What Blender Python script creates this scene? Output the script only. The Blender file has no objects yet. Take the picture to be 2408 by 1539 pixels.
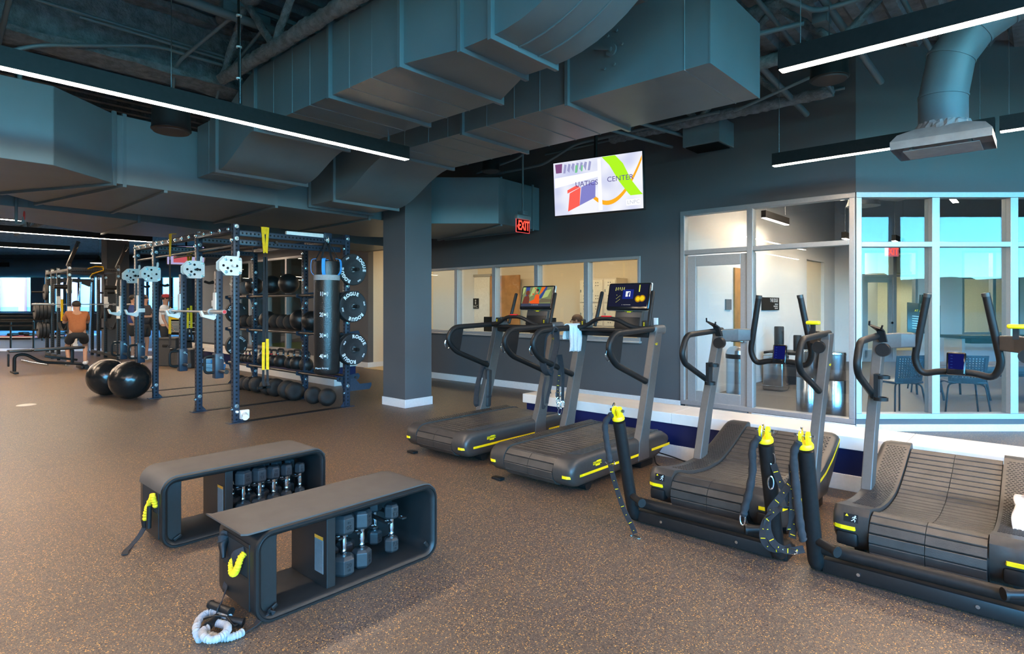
SKY_TINT = (0.27, 0.73, 0.96, 1); SKY_STR = 8.0; EXPOSURE = 0.0; LED_STR = 160.0; OFFICE_STR = 14.0
import bpy, bmesh, math, random
from mathutils import Vector, Matrix, Euler
random.seed(7)
PI = math.pi
SC = bpy.context.scene
COL = SC.collection
V = Vector

# ------------------------------------------------------------------ materials
MATS = {}
def new_mat(name):
    m = bpy.data.materials.new(name); m.use_nodes = True
    nt = m.node_tree; nt.nodes.clear()
    out = nt.nodes.new('ShaderNodeOutputMaterial')
    return m, nt, out
def mat(name, col, rough=0.5, metal=0.0, var=0.08, scale=40.0, bump=0.0, bscale=200.0, coat=0.0, emit=None, estr=0.0, spec=0.5):
    """principled material with procedural colour variation and optional bump"""
    if name in MATS: return MATS[name]
    m, nt, out = new_mat(name); N = nt.nodes; L = nt.links
    p = N.new('ShaderNodeBsdfPrincipled'); L.new(p.outputs[0], out.inputs[0])
    tc = N.new('ShaderNodeTexCoord')
    nz = N.new('ShaderNodeTexNoise'); nz.inputs['Scale'].default_value = scale; nz.inputs['Detail'].default_value = 3
    L.new(tc.outputs['Object'], nz.inputs['Vector'])
    r = N.new('ShaderNodeValToRGB')
    a = [max(0, c * (1 - var)) for c in col]; b = [min(1, c * (1 + var)) for c in col]
    r.color_ramp.elements[0].position = 0.3; r.color_ramp.elements[1].position = 0.7
    r.color_ramp.elements[0].color = (*a, 1); r.color_ramp.elements[1].color = (*b, 1)
    L.new(nz.outputs['Fac'], r.inputs[0]); L.new(r.outputs[0], p.inputs['Base Color'])
    p.inputs['Roughness'].default_value = rough; p.inputs['Metallic'].default_value = metal
    p.inputs['Coat Weight'].default_value = coat
    p.inputs['Specular IOR Level'].default_value = spec
    if emit:
        p.inputs['Emission Color'].default_value = (*emit, 1); p.inputs['Emission Strength'].default_value = estr
    if bump:
        n2 = N.new('ShaderNodeTexNoise'); n2.inputs['Scale'].default_value = bscale; n2.inputs['Detail'].default_value = 4
        L.new(tc.outputs['Object'], n2.inputs['Vector'])
        bp = N.new('ShaderNodeBump'); bp.inputs['Strength'].default_value = bump; bp.inputs['Distance'].default_value = 0.02
        L.new(n2.outputs['Fac'], bp.inputs['Height']); L.new(bp.outputs[0], p.inputs['Normal'])
    MATS[name] = m
    return m
def emat(name, col, s):
    if name in MATS: return MATS[name]
    m, nt, out = new_mat(name)
    e = nt.nodes.new('ShaderNodeEmission'); e.inputs[0].default_value = (*col, 1); e.inputs[1].default_value = s
    nt.links.new(e.outputs[0], out.inputs[0]); MATS[name] = m
    return m
def glass_mat(name, tint=(0.93, 0.96, 0.96), ior=1.5):
    if name in MATS: return MATS[name]
    m, nt, out = new_mat(name); N = nt.nodes; L = nt.links
    t = N.new('ShaderNodeBsdfTransparent'); t.inputs[0].default_value = (*tint, 1)
    g = N.new('ShaderNodeBsdfGlossy'); g.inputs['Roughness'].default_value = 0.0
    f = N.new('ShaderNodeFresnel')
    ge = N.new('ShaderNodeNewGeometry'); mr = N.new('ShaderNodeMapRange'); mr.inputs[3].default_value = ior; mr.inputs[4].default_value = 1 / ior
    L.new(ge.outputs['Backfacing'], mr.inputs[0]); L.new(mr.outputs[0], f.inputs[0])
    mx = N.new('ShaderNodeMixShader')
    L.new(f.outputs[0], mx.inputs[0]); L.new(t.outputs[0], mx.inputs[1]); L.new(g.outputs[0], mx.inputs[2]); L.new(mx.outputs[0], out.inputs[0])
    MATS[name] = m
    return m

# ------------------------------------------------------------------ mesh builder
class MB:
    def __init__(s): s.v = []; s.f = []; s.m = []; s.mi = 0
    def use(s, i): s.mi = i; return s
    def add(s, vs, fs, M=None):
        o = len(s.v)
        for p in vs:
            p = V(p); s.v.append(tuple(M @ p) if M is not None else tuple(p))
        for f in fs: s.f.append(tuple(i + o for i in f)); s.m.append(s.mi)
        return s
    def box(s, c, d, M=None, rot=None):
        x, y, z = d[0] / 2, d[1] / 2, d[2] / 2
        vs = [V((i * x, j * y, k * z)) for k in (-1, 1) for j in (-1, 1) for i in (-1, 1)]
        R = Euler(rot).to_matrix() if rot else None
        vs = [((R @ p) if R else p) + V(c) for p in vs]
        return s.add(vs, [(0, 2, 3, 1), (4, 5, 7, 6), (0, 1, 5, 4), (2, 6, 7, 3), (0, 4, 6, 2), (1, 3, 7, 5)], M)
    def cb(s, x0, y0, z0, x1, y1, z1, M=None):
        return s.box(((x0 + x1) / 2, (y0 + y1) / 2, (z0 + z1) / 2), (abs(x1 - x0), abs(y1 - y0), abs(z1 - z0)), M)
    def rbox(s, c, d, r=0.01, seg=2, M=None, rot=None):
        b = bmesh.new(); bmesh.ops.create_cube(b, size=1.0)
        for v in b.verts: v.co = V((v.co.x * d[0], v.co.y * d[1], v.co.z * d[2]))
        r = min(r, 0.49 * min(d))
        bmesh.ops.bevel(b, geom=b.edges[:], offset=r, segments=seg, profile=0.5, affect='EDGES')
        b.verts.index_update()
        R = Euler(rot).to_matrix() if rot else None
        vs = [((R @ v.co) if R else v.co) + V(c) for v in b.verts]
        fs = [tuple(v.index for v in f.verts) for f in b.faces]; b.free()
        return s.add(vs, fs, M)
    def ring(s, pts, cls=True):
        pass
    def loft(s, rings, closed=True, cap=True, loop=False, M=None):
        n = len(rings[0]); vs = [p for r in rings for p in r]; fs = []
        m = n if closed else n - 1
        k = len(rings)
        for i in range(k if loop else k - 1):
            j = (i + 1) % k
            for a in range(m):
                b = (a + 1) % n
                fs.append((i * n + a, i * n + b, j * n + b, j * n + a))
        if cap and not loop and closed:
            fs.append(tuple(range(n - 1, -1, -1))); fs.append(tuple((k - 1) * n + i for i in range(n)))
        return s.add(vs, fs, M)
    def tube(s, pts, r, seg=10, closed=False, cap=True, M=None, sx=1.0, jit=0.0):
        """round tube along points; r is a number or a list"""
        P = [V(p) for p in pts]; n = len(P)
        R = r if isinstance(r, (list, tuple)) else [r] * n
        T = []
        for i in range(n):
            a = P[(i - 1) % n] if (closed or i > 0) else P[i]
            b = P[(i + 1) % n] if (closed or i < n - 1) else P[i]
            t = b - a; T.append(t.normalized() if t.length > 1e-9 else V((0, 0, 1)))
        up = V((0, 0, 1)) if abs(T[0].z) < 0.9 else V((1, 0, 0))
        u = (up - T[0] * up.dot(T[0])).normalized(); rings = []
        for i in range(n):
            u = u - T[i] * u.dot(T[i])
            u = u.normalized() if u.length > 1e-6 else T[i].orthogonal().normalized()
            w = T[i].cross(u)
            ring = []
            for k in range(seg):
                q = R[i] * (1 + (random.uniform(-jit, jit) if jit else 0))
                ring.append(P[i] + u * (math.cos(2 * PI * k / seg) * q) + w * (math.sin(2 * PI * k / seg) * q * sx))
            rings.append(ring)
        return s.loft(rings, True, cap, closed, M)
    def strap(s, pts, w, t, side, M=None, closed=False):
        """flat band along points; side = approximate width direction (vector or list)"""
        P = [V(p) for p in pts]; n = len(P); rings = []
        for i in range(n):
            a = P[i - 1] if (i > 0 or closed) else P[i]; b = P[(i + 1) % n] if (i < n - 1 or closed) else P[i]
            T = (b - a).normalized(); sd = V(side[i] if isinstance(side, list) else side)
            sd = (sd - T * sd.dot(T)); sd = sd.normalized() if sd.length > 1e-6 else T.orthogonal().normalized()
            nn = T.cross(sd)
            rings.append([P[i] + sd * w / 2 + nn * t / 2, P[i] - sd * w / 2 + nn * t / 2, P[i] - sd * w / 2 - nn * t / 2, P[i] + sd * w / 2 - nn * t / 2])
        return s.loft(rings, True, True, closed, M)
    def cyl(s, a, b, r, r2=None, seg=16, cap=True, M=None):
        return s.tube([a, b], [r, r if r2 is None else r2], seg, False, cap, M)
    def lathe(s, prof, c=(0, 0, 0), axis='z', seg=24, M=None):
        """prof: (radius, height) pairs"""
        vs = []; fs = []; n = len(prof)
        for i in range(seg):
            a = 2 * PI * i / seg
            for r, h in prof:
                x, y = r * math.cos(a), r * math.sin(a)
                p = (x, y, h) if axis == 'z' else ((h, x, y) if axis == 'x' else (y, h, x))
                vs.append(V(p) + V(c))
        for i in range(seg):
            j = (i + 1) % seg
            for k in range(n - 1): fs.append((i * n + k, j * n + k, j * n + k + 1, i * n + k + 1))
        return s.add(vs, fs, M)
    def sphere(s, c, r, seg=24, rings=14, M=None):
        r = (r, r, r) if not isinstance(r, (tuple, list)) else r
        vs = []; fs = []
        for i in range(rings + 1):
            t = PI * i / rings
            for k in range(seg):
                a = 2 * PI * k / seg
                vs.append((c[0] + r[0] * math.sin(t) * math.cos(a), c[1] + r[1] * math.sin(t) * math.sin(a), c[2] + r[2] * math.cos(t)))
        for i in range(rings):
            for k in range(seg):
                k2 = (k + 1) % seg; q = (i * seg + k, (i + 1) * seg + k, (i + 1) * seg + k2, i * seg + k2)
                if i == 0: q = (q[0], q[1], q[2])
                elif i == rings - 1: q = (q[0], q[1], q[3])
                fs.append(q)
        return s.add(vs, fs, M)
    def prism(s, poly, h0, h1, axis='z', M=None):
        """extrude a 2-D polygon; axis z: (x,y), axis x: (y,z), axis y: (x,z)"""
        def P(q, h):
            return (q[0], q[1], h) if axis == 'z' else ((h, q[0], q[1]) if axis == 'x' else (q[0], h, q[1]))
        n = len(poly); vs = [P(q, h0) for q in poly] + [P(q, h1) for q in poly]
        fs = [(i, (i + 1) % n, n + (i + 1) % n, n + i) for i in range(n)] + [tuple(range(n - 1, -1, -1)), tuple(range(n, 2 * n))]
        return s.add(vs, fs, M)
    def text(s, txt, size, M, depth=0.001, align='CENTER', sx=1.0, bold=0.0):
        """raised lettering from the built-in font, centred, in the local XY plane of M"""
        cu = bpy.data.curves.new('lettering', 'FONT'); cu.body = txt; cu.size = size; cu.align_x = align; cu.align_y = 'CENTER'
        cu.extrude = depth; cu.offset = bold; cu.resolution_u = 3
        ob = bpy.data.objects.new('lettering', cu); COL.objects.link(ob)
        dg = bpy.context.evaluated_depsgraph_get(); me = bpy.data.meshes.new_from_object(ob.evaluated_get(dg))
        S = Matrix.Diagonal((sx, 1, 1, 1))
        s.add([v.co for v in me.vertices], [tuple(p.vertices) for p in me.polygons], M @ S)
        bpy.data.objects.remove(ob); bpy.data.curves.remove(cu); bpy.data.meshes.remove(me)
        return s
    def build(s, name, mats, parent=None, smooth=35, label=None, loc=None, bevel=0.0):
        me = bpy.data.meshes.new(name)
        me.from_pydata(s.v, [], s.f); me.validate(verbose=False)
        b = bmesh.new(); b.from_mesh(me)
        if len(s.m) == len(b.faces):
            for f, i in zip(b.faces, s.m): f.material_index = i
        bmesh.ops.recalc_face_normals(b, faces=b.faces[:]); b.to_mesh(me); b.free()
        if not isinstance(mats, (list, tuple)): mats = [mats]
        for m in mats: me.materials.append(m)
        if smooth:
            me.shade_smooth(); me.set_sharp_from_angle(angle=math.radians(smooth))
        o = bpy.data.objects.new(name, me); COL.objects.link(o)
        if parent is not None: o.parent = parent
        if label: o['label'] = label
        if loc: o.location = loc
        if bevel:
            md = o.modifiers.new('bevel', 'BEVEL'); md.width = bevel; md.segments = 2; md.limit_method = 'ANGLE'; md.angle_limit = math.radians(40)
        return o

# ------------------------------------------------------------------ tagging
def tag(o, label, cat, group=None, kind=None):
    o['label'] = label; o['category'] = cat
    if group: o['group'] = group
    if kind: o['kind'] = kind
    return o
def thing(name, label, cat, loc=(0, 0, 0), rz=0.0, group=None):
    o = bpy.data.objects.new(name, None); COL.objects.link(o); o.empty_display_size = 0.1
    o.location = loc; o.rotation_euler = (0, 0, rz)
    return tag(o, label, cat, group)
def struct(o):
    o['kind'] = 'structure'; return o
def dup(root, loc=None, rz=None, label=None, group=None, rot=None):
    r = root.copy(); COL.objects.link(r)
    if loc is not None: r.location = loc
    if rz is not None: r.rotation_euler = (0, 0, rz)
    if rot is not None: r.rotation_euler = rot
    if label: r['label'] = label
    if group: r['group'] = group
    for ch in list(root.children):
        c = ch.copy(); COL.objects.link(c); c.parent = r
        for g in ch.children:
            d = g.copy(); COL.objects.link(d); d.parent = c
    return r
def T(x, y, z): return Matrix.Translation((x, y, z))
def RX(a): return Matrix.Rotation(a, 4, 'X')
def RY(a): return Matrix.Rotation(a, 4, 'Y')
def RZ(a): return Matrix.Rotation(a, 4, 'Z')
def smooth_path(pts, n=6, closed=False):
    """Catmull-Rom through points"""
    P = [V(p) for p in pts]; m = len(P); out = []
    rng = range(m if closed else m - 1)
    for i in rng:
        p0 = P[(i - 1) % m] if (closed or i > 0) else P[0] * 2 - P[1]
        p1 = P[i]; p2 = P[(i + 1) % m]
        p3 = P[(i + 2) % m] if (closed or i + 2 < m) else P[-1] * 2 - P[-2]
        for k in range(n):
            t = k / n
            out.append(0.5 * ((2 * p1) + (p2 - p0) * t + (2 * p0 - 5 * p1 + 4 * p2 - p3) * t * t + (3 * p1 - p0 - 3 * p2 + p3) * t ** 3))
    if not closed: out.append(P[-1])
    return out
def fillet(pts, r, n=5, closed=False):
    """polyline with rounded corners"""
    P = [V(p) for p in pts]; m = len(P); out = []
    for i in range(m):
        if not closed and i in (0, m - 1): out.append(P[i]); continue
        a, b, c = P[i - 1], P[i], P[(i + 1) % m]
        rr = r[i] if isinstance(r, (list, tuple)) else r
        u = (a - b); w = (c - b)
        d = min(rr, u.length * 0.49, w.length * 0.49)
        p, q = b + u.normalized() * d, b + w.normalized() * d
        for k in range(n + 1):
            t = k / n
            out.append(p * (1 - t) ** 2 + b * 2 * t * (1 - t) + q * t * t)
    return out
def flute(x):
    t = (x + 50) % 0.305
    return ZD + (0 if t <= .10 else .075 * (t - .10) / .0425 if t < .1425 else .075 if t < .2525 else .075 * (.305 - t) / .0525)
def lin(r, g, b):
    f = lambda c: (c / 255 / 12.92) if c / 255 <= 0.04045 else ((c / 255 + 0.055) / 1.055) ** 2.4
    return (f(r), f(g), f(b))
# common materials
M_PAINT = mat('charcoal_paint', (0.088, 0.087, 0.090), 0.55, var=0.05, scale=1.5, bump=0.04, bscale=90)
M_DUCT = mat('duct_paint', (0.125, 0.165, 0.18), 0.42, var=0.07, scale=2.5, bump=0.03, bscale=60)
M_WHITE = mat('white_paint', (0.74, 0.72, 0.69), 0.45, var=0.03)
M_BASE = mat('white_skirting', (0.72, 0.70, 0.67), 0.4, var=0.04)
M_BLACK = mat('black_powder_coat', (0.0105, 0.0095, 0.009), 0.46, var=0.2, spec=0.24)
M_RUB = mat('black_rubber', (0.017, 0.017, 0.018), 0.62, var=0.2, bump=0.05, bscale=300)
M_PLAS = mat('black_plastic', (0.0115, 0.0105, 0.010), 0.42, var=0.1, spec=0.26)
M_GRAPH = mat('graphite_shell', (0.050, 0.043, 0.038), 0.38, var=0.08, metal=0.18, spec=.36)
M_UPR = mat('graphite_upright', (0.085, 0.076, 0.069), 0.42, var=0.06, metal=0.2)
M_CHROME = mat('polished_steel', (0.72, 0.74, 0.76), 0.16, 1.0, var=0.05)
M_STEEL = mat('zinc_bolt_steel', (0.55, 0.6, 0.63), 0.26, 1.0, var=0.08)
M_YEL = mat('bright_yellow', (0.90, 0.62, 0.003), 0.45, var=0.05)
M_YELF = mat('yellow_fabric', (0.86, 0.50, 0.003), 0.8, var=0.1, bump=0.15, bscale=400)
M_FAB = mat('black_webbing', (0.014, 0.014, 0.016), 0.85, var=0.25, bump=0.2, bscale=500)
M_ALU = mat('anodised_aluminium', (0.42, 0.41, 0.40), 0.42, 0.55, var=0.04)
M_NAVY = mat('rack_navy_steel', (0.018, 0.028, 0.045), 0.38, var=0.15)
M_GLASS = glass_mat('clear_glass')
# ================================================================== setting
CAM_A = math.radians(42.05)
M45 = RZ(CAM_A)                 # frame of the walls that stand at an angle to the long back wall
ca, sa = math.cos(CAM_A), math.sin(CAM_A)
def A45(s, d, z=0): return V((s * ca - d * sa, s * sa + d * ca, z))
YW = 7.72; ZD = 4.42; XC = -1.642; DC = 6.83

def floor_mat():
    m, nt, out = new_mat('flecked_rubber_floor'); N = nt.nodes; L = nt.links
    p = N.new('ShaderNodeBsdfPrincipled'); L.new(p.outputs[0], out.inputs[0]); p.inputs['Roughness'].default_value = 0.44
    p.inputs['Specular IOR Level'].default_value = 0.45
    g = N.new('ShaderNodeNewGeometry')
    def vor(sc, lo, hi, c0, c1, prev, off):
        mp = N.new('ShaderNodeVectorMath'); mp.operation = 'ADD'; mp.inputs[1].default_value = (off, off * 0.7, 0)
        L.new(g.outputs['Position'], mp.inputs[0])
        nz = N.new('ShaderNodeTexNoise'); nz.inputs['Scale'].default_value = sc * 0.9
        L.new(mp.outputs[0], nz.inputs['Vector'])
        ad = N.new('ShaderNodeMixRGB'); ad.blend_type = 'ADD'; ad.inputs[0].default_value = 0.008
        L.new(mp.outputs[0], ad.inputs[1]); L.new(nz.outputs['Color'], ad.inputs[2])
        v = N.new('ShaderNodeTexVoronoi'); v.inputs['Scale'].default_value = sc; v.feature = 'F1'
        L.new(ad.outputs[0], v.inputs['Vector'])
        sp = N.new('ShaderNodeSeparateColor'); L.new(v.outputs['Color'], sp.inputs[0])
        gt = N.new('ShaderNodeMath'); gt.operation = 'GREATER_THAN'; gt.inputs[1].default_value = lo
        L.new(sp.outputs[0], gt.inputs[0])
        lt = N.new('ShaderNodeMath'); lt.operation = 'LESS_THAN'; lt.inputs[1].default_value = hi
        L.new(v.outputs['Distance'], lt.inputs[0])
        mu = N.new('ShaderNodeMath'); mu.operation = 'MULTIPLY'; L.new(gt.outputs[0], mu.inputs[0]); L.new(lt.outputs[0], mu.inputs[1])
        cm = N.new('ShaderNodeMixRGB'); cm.inputs[1].default_value = (*c0, 1); cm.inputs[2].default_value = (*c1, 1); L.new(sp.outputs[1], cm.inputs[0])
        mx = N.new('ShaderNodeMixRGB'); L.new(mu.outputs[0], mx.inputs[0]); L.new(prev, mx.inputs[1]); L.new(cm.outputs[0], mx.inputs[2])
        return mx.outputs[0]
    # crumb rubber in dark browns and greys
    v0 = N.new('ShaderNodeTexVoronoi'); v0.inputs['Scale'].default_value = 210; L.new(g.outputs['Position'], v0.inputs['Vector'])
    r = N.new('ShaderNodeValToRGB'); e = r.color_ramp.elements
    e[0].color = (0.045, 0.034, 0.027, 1); e[1].color = (0.135, 0.102, 0.080, 1)
    s0 = N.new('ShaderNodeSeparateColor'); L.new(v0.outputs['Color'], s0.inputs[0]); L.new(s0.outputs[0], r.inputs[0])
    # rolled-out tiles differ a touch in shade
    bk = N.new('ShaderNodeTexBrick'); bk.inputs['Scale'].default_value = 0.41; bk.inputs['Mortar Size'].default_value = 0.0012
    bk.inputs['Color1'].default_value = (0.90, 0.90, 0.90, 1); bk.inputs['Color2'].default_value = (1.10, 1.09, 1.07, 1); bk.inputs['Mortar'].default_value = (0.75, 0.75, 0.75, 1)
    bk.offset = 0.5; bk.inputs['Brick Width'].default_value = 0.9; bk.inputs['Row Height'].default_value = 0.45
    L.new(g.outputs['Position'], bk.inputs['Vector'])
    ml = N.new('ShaderNodeMixRGB'); ml.blend_type = 'MULTIPLY'; ml.inputs[0].default_value = 1.0
    L.new(r.outputs[0], ml.inputs[1]); L.new(bk.outputs[0], ml.inputs[2])
    c = vor(125, 0.84, 0.36, (0.58, 0.26, 0.045), (0.70, 0.40, 0.10), ml.outputs[0], 0.0)
    c = vor(185, 0.84, 0.42, (0.34, 0.15, 0.035), (0.48, 0.28, 0.10), c, 3.3)
    c = vor(80, 0.90, 0.33, (0.012, 0.012, 0.012), (0.02, 0.02, 0.02), c, 7.7)
    L.new(c, p.inputs['Base Color'])
    n2 = N.new('ShaderNodeTexNoise'); n2.inputs['Scale'].default_value = 260; L.new(g.outputs['Position'], n2.inputs['Vector'])
    b = N.new('ShaderNodeBump'); b.inputs['Strength'].default_value = 0.22; b.inputs['Distance'].default_value = 0.004
    L.new(n2.outputs[0], b.inputs['Height']); L.new(b.outputs[0], p.inputs['Normal'])
    return m
M_FLOOR = floor_mat()
# floor of the training hall
fl = MB(); fl.add([A45(-36, -5.6, 0), A45(18.6, -5.6, 0), A45(18.6, 36, 0), A45(-36, 36, 0)], [(0, 1, 2, 3)])
struct(fl.build('floor', M_FLOOR, smooth=0))
# bright painted strip and pale sprint surface in the far bay
M_TURFG = mat('pale_track_surface', (0.23, 0.25, 0.27), 0.5, var=0.1, scale=3)
M_LINE = mat('white_floor_line', (0.8, 0.8, 0.8), 0.3, var=0.02)
b = MB(); b.box((-17, 19.2, 0.006), (17.0, 1.1, 0.012), M45); struct(b.build('trim_1', M_LINE, smooth=0))
b = MB(); b.box((-17, 26.5, 0.004), (21.0, 13.0, 0.008), M45); struct(b.build('floor_2', M_TURFG, smooth=0))

# corrugated deck, ribs running from front to back of the hall
M_DECK = mat('sprayed_deck_paint', (0.17, 0.195, 0.21), 0.7, var=0.25, scale=9, bump=0.9, bscale=22)
def deck():
    m = MB(); x0, x1 = -50, 24; step = 0.1525; n = int((x1 - x0) / (2 * step))
    prof = []
    for i in range(n):
        x = x0 + i * 2 * step
        prof += [(x, ZD), (x + 0.10, ZD), (x + step - 0.01, ZD + 0.075), (x + step + 0.10, ZD + 0.075)]
    vs = []; fs = []
    ys = [-26, 4, 10, 44]
    for (x, z) in prof:
        for y in ys: vs.append((x, y, z))
    k = len(ys)
    for i in range(len(prof) - 1):
        for j in range(k - 1): fs.append((i * k + j, (i + 1) * k + j, (i + 1) * k + j + 1, i * k + j + 1))
    m.add(vs, fs); m.cb(x0, -26, ZD + 0.16, x1, 44, ZD + 0.3)
    o = m.build('ceiling', M_DECK, smooth=0); b = bmesh.new(); b.from_mesh(o.data)
    for co_, no_ in ((A45(0, -5.65), A45(0, -1)), (A45(0, 35.25), A45(0, 1)), (A45(18.6, 0), A45(1, 0)), (A45(-35.3, 0), A45(-1, 0))):
        bmesh.ops.bisect_plane(b, geom=b.verts[:] + b.edges[:] + b.faces[:], plane_co=co_, plane_no=no_, clear_outer=True)
    b.to_mesh(o.data); b.free()
    return struct(o)
deck()

# ---- long back wall (charcoal) with the office window and the glazed front
w = MB(); t = 0.14
def wseg(x0, x1, z0, z1): w.cb(x0, YW, z0, x1, YW + t, z1)
wseg(-9.75, -9.55, 0, ZD + .1); wseg(-9.55, -4.43, 0, 0.92); wseg(-9.55, -4.43, 2.172, ZD + .1); wseg(-4.43, -3.80, 0, ZD + .1)
wseg(-3.80, XC, 2.75, ZD + .1); wseg(-11.68, -9.75, 2.66, ZD + .1)
wseg(-2.82, XC - 0.09, 0, 0.075)
struct(w.build('wall_back', M_PAINT, smooth=0))
w = MB(); w.cb(-14.45, 7.98, 0, -11.68, 8.12, ZD + .1); w.cb(-22.0, 7.98, 2.78, -14.45, 8.12, ZD + .1); w.cb(-22.0, 7.98, 0, -14.45, 8.12, 0.2); 
struct(w.build('wall_rear', M_PAINT, smooth=0))
w = MB(); w.cb(-22.0, 7.98, 0.2, -18.75, 8.12, 2.78); struct(w.build('wall_rear_daylit', mat('daylit_wall_tone', (.42, .43, .43), .55), smooth=0))  # same charcoal wall, coloured lighter to stand for daylight falling on it
w = MB(); w.cb(-22.0, 8.12, 0, -21.86, 24, ZD + .1); struct(w.build('wall_side', M_PAINT, smooth=0))
# ---- angled wall on the right, above and below its glazing
w = MB(); w.box((XC * ca + YW * sa + 9.1, DC + 0.07, (2.75 + ZD + .1) / 2), (18.2, 0.14, ZD + .1 - 2.75), M45)
S0 = XC * ca + YW * sa           # lateral position of the wall corner
w.box((S0 + 9.1, DC + 0.07, 0.04), (18.2, 0.14, 0.08), M45); w.box((S0 + 9.1, DC + 0.07, 0.11), (18.2, 0.14, 0.06), M45); w.box((S0 + 12.3, DC + 0.07, 1.4), (11.8, 0.14, 2.8), M45)
struct(w.build('wall_right', M_PAINT, smooth=0))
# skirtings
b = MB(); b.cb(-9.75, YW - 0.016, 0, -3.80, YW, 0.118); struct(b.build('baseboard_back', M_BASE, bevel=0.003))
b = MB(); b.cb(-2.82, YW - 0.016, 0, XC, YW, 0.07); b.box((S0 + 9.1, DC - 0.008, 0.04), (18.2, 0.016, 0.08), M45); struct(b.build('baseboard_right', M_BASE, bevel=0.003))
b = MB(); b.cb(-14.45, 7.96, 0, -11.66, 7.98, 0.12); b.cb(-11.68, 7.98, 0, -11.66, 12, 0.12); struct(b.build('baseboard_rear', M_BASE, bevel=0.003))

b = MB(); b.lathe([(0, 0.006), (.10, .006), (.115, .003), (.118, 0)], seg=24); o = b.build('floor_outlet', mat('cream_cover', (.62, .56, .48), .4)); o.location = (-11.0, 1.68, 0); tag(o, 'round cream floor outlet cover set in the rubber floor', 'outlet')
# ---- square column
b = MB(); b.cb(-7.22, 5.19, 0, -6.70, 5.67, ZD + .1); struct(b.build('column', M_PAINT, smooth=0, bevel=0.004))
b = MB(); b.cb(-7.232, 5.178, 0, -6.688, 5.682, 0.118); struct(b.build('baseboard_column', M_BASE, bevel=0.003))
b = MB(); b.cb(-22.2, 5.25, 0, -21.6, 5.85, ZD + .1); struct(b.build('column_2', M_PAINT, smooth=0))

# ---- office window: frame with four mullions, five panes
def wframe(name, xs, z0, z1, y0, fw=0.045, mw=0.09, dep=0.1, zs=(), mt=M_ALU, M=None):
    """frame of verticals at xs (first and last are jambs) and rails at zs"""
    f = MB(); y1 = y0 + dep
    f.cb(xs[0], y0, z1 - fw, xs[-1], y1, z1, M); f.cb(xs[0], y0, z0, xs[-1], y1, z0 + fw, M)
    for i, x in enumerate(xs):
        a = x if i == 0 else (x - fw if i == len(xs) - 1 else x - mw / 2)
        f.cb(a, y0, z0 + fw, a + (fw if i in (0, len(xs) - 1) else mw), y1, z1 - fw, M)
    for z in zs: f.cb(xs[0] + fw, y0 + 0.002, z - 0.03, xs[-1] - fw, y1 - 0.002, z + 0.03, M)
    o = struct(f.build(name, mt, smooth=0, bevel=0.004)); return o
def panes(parent, xs, zr, y, M=None, th=0.006, name='pane', g=M_GLASS):
    for i in range(len(xs) - 1):
        for (z0, z1) in zr:
            p = MB(); p.cb(xs[i], y, z0, xs[i + 1], y + th, z1, M); q = p.build(name, g, parent, smooth=0)
w1 = wframe('window_1', [-9.55, -8.40, -7.40, -6.41, -5.39, -4.43], 0.92, 2.172, YW - 0.012, mw=0.085, dep=0.13)
panes(w1, [-9.51, -8.40, -7.40, -6.41, -5.39, -4.475], [(0.965, 2.127)], YW + 0.07)
s = MB(); s.rbox((-6.99, YW - 0.02, 0.905), (5.16, 0.1, 0.03), 0.006); s.build('sill', M_ALU, w1)
# ---- glazed front with the door
w2 = wframe('window_2', [-3.80, -2.843, XC - 0.005], 0.075, 2.75, YW - 0.015, fw=0.06, mw=0.075, dep=0.13, zs=(2.177,))
panes(w2, [-3.74, -2.88], [(2.207, 2.69)], YW + 0.04); panes(w2, [-2.805, XC - 0.065], [(2.207, 2.69), (0.135, 2.147)], YW + 0.04)
d1 = MB()
d1.cb(-3.705, YW + 0.02, 0.02, -3.585, YW + 0.065, 2.125); d1.cb(-2.975, YW + 0.02, 0.02, -2.885, YW + 0.065, 2.125)
d1.cb(-3.585, YW + 0.02, 1.985, -2.975, YW + 0.065, 2.125); d1.cb(-3.585, YW + 0.02, 0.02, -2.975, YW + 0.065, 0.275)
d1 = struct(d1.build('door_1', M_ALU, smooth=0, bevel=0.004))
panes(d1, [-3.585, -2.975], [(0.275, 1.985)], YW + 0.04)
h = MB(); h.cyl((-2.93, YW - 0.03, 0.98), (-2.93, YW + 0.02, 0.98), 0.022); h.tube(fillet([(-2.93, YW - 0.03, 0.98), (-2.96, YW - 0.045, 0.98), (-3.07, YW - 0.045, 0.98)], 0.02), 0.010); h.build('door_handle', M_CHROME, d1)
h = MB(); h.sphere((-2.93, YW + 0.085, 1.12), 0.028); h.build('lock_knob', M_CHROME, d1)
# ---- angled glazing (bright frame), frame local x = along wall
M_ALU2 = M_ALU
xs = [S0, S0 + 0.914, S0 + 1.815, S0 + 2.72, S0 + 3.62, S0 + 4.52, S0 + 5.42, S0 + 6.3]
w3 = wframe('window_3', xs, 0.14, 2.75, DC - 0.015, fw=0.063, mw=0.09, dep=0.13, zs=(2.15,), M=M45)
M_GLASS2 = glass_mat('reflective_glass', (0.86, 0.93, 0.95), 1.36)
for i in range(7): panes(w3, [xs[i] + (0.063 if i == 0 else 0.045), xs[i + 1] - 0.045], [(0.203, 2.12), (2.18, 2.687)], DC + 0.05, M45, g=M_GLASS2)

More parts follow.
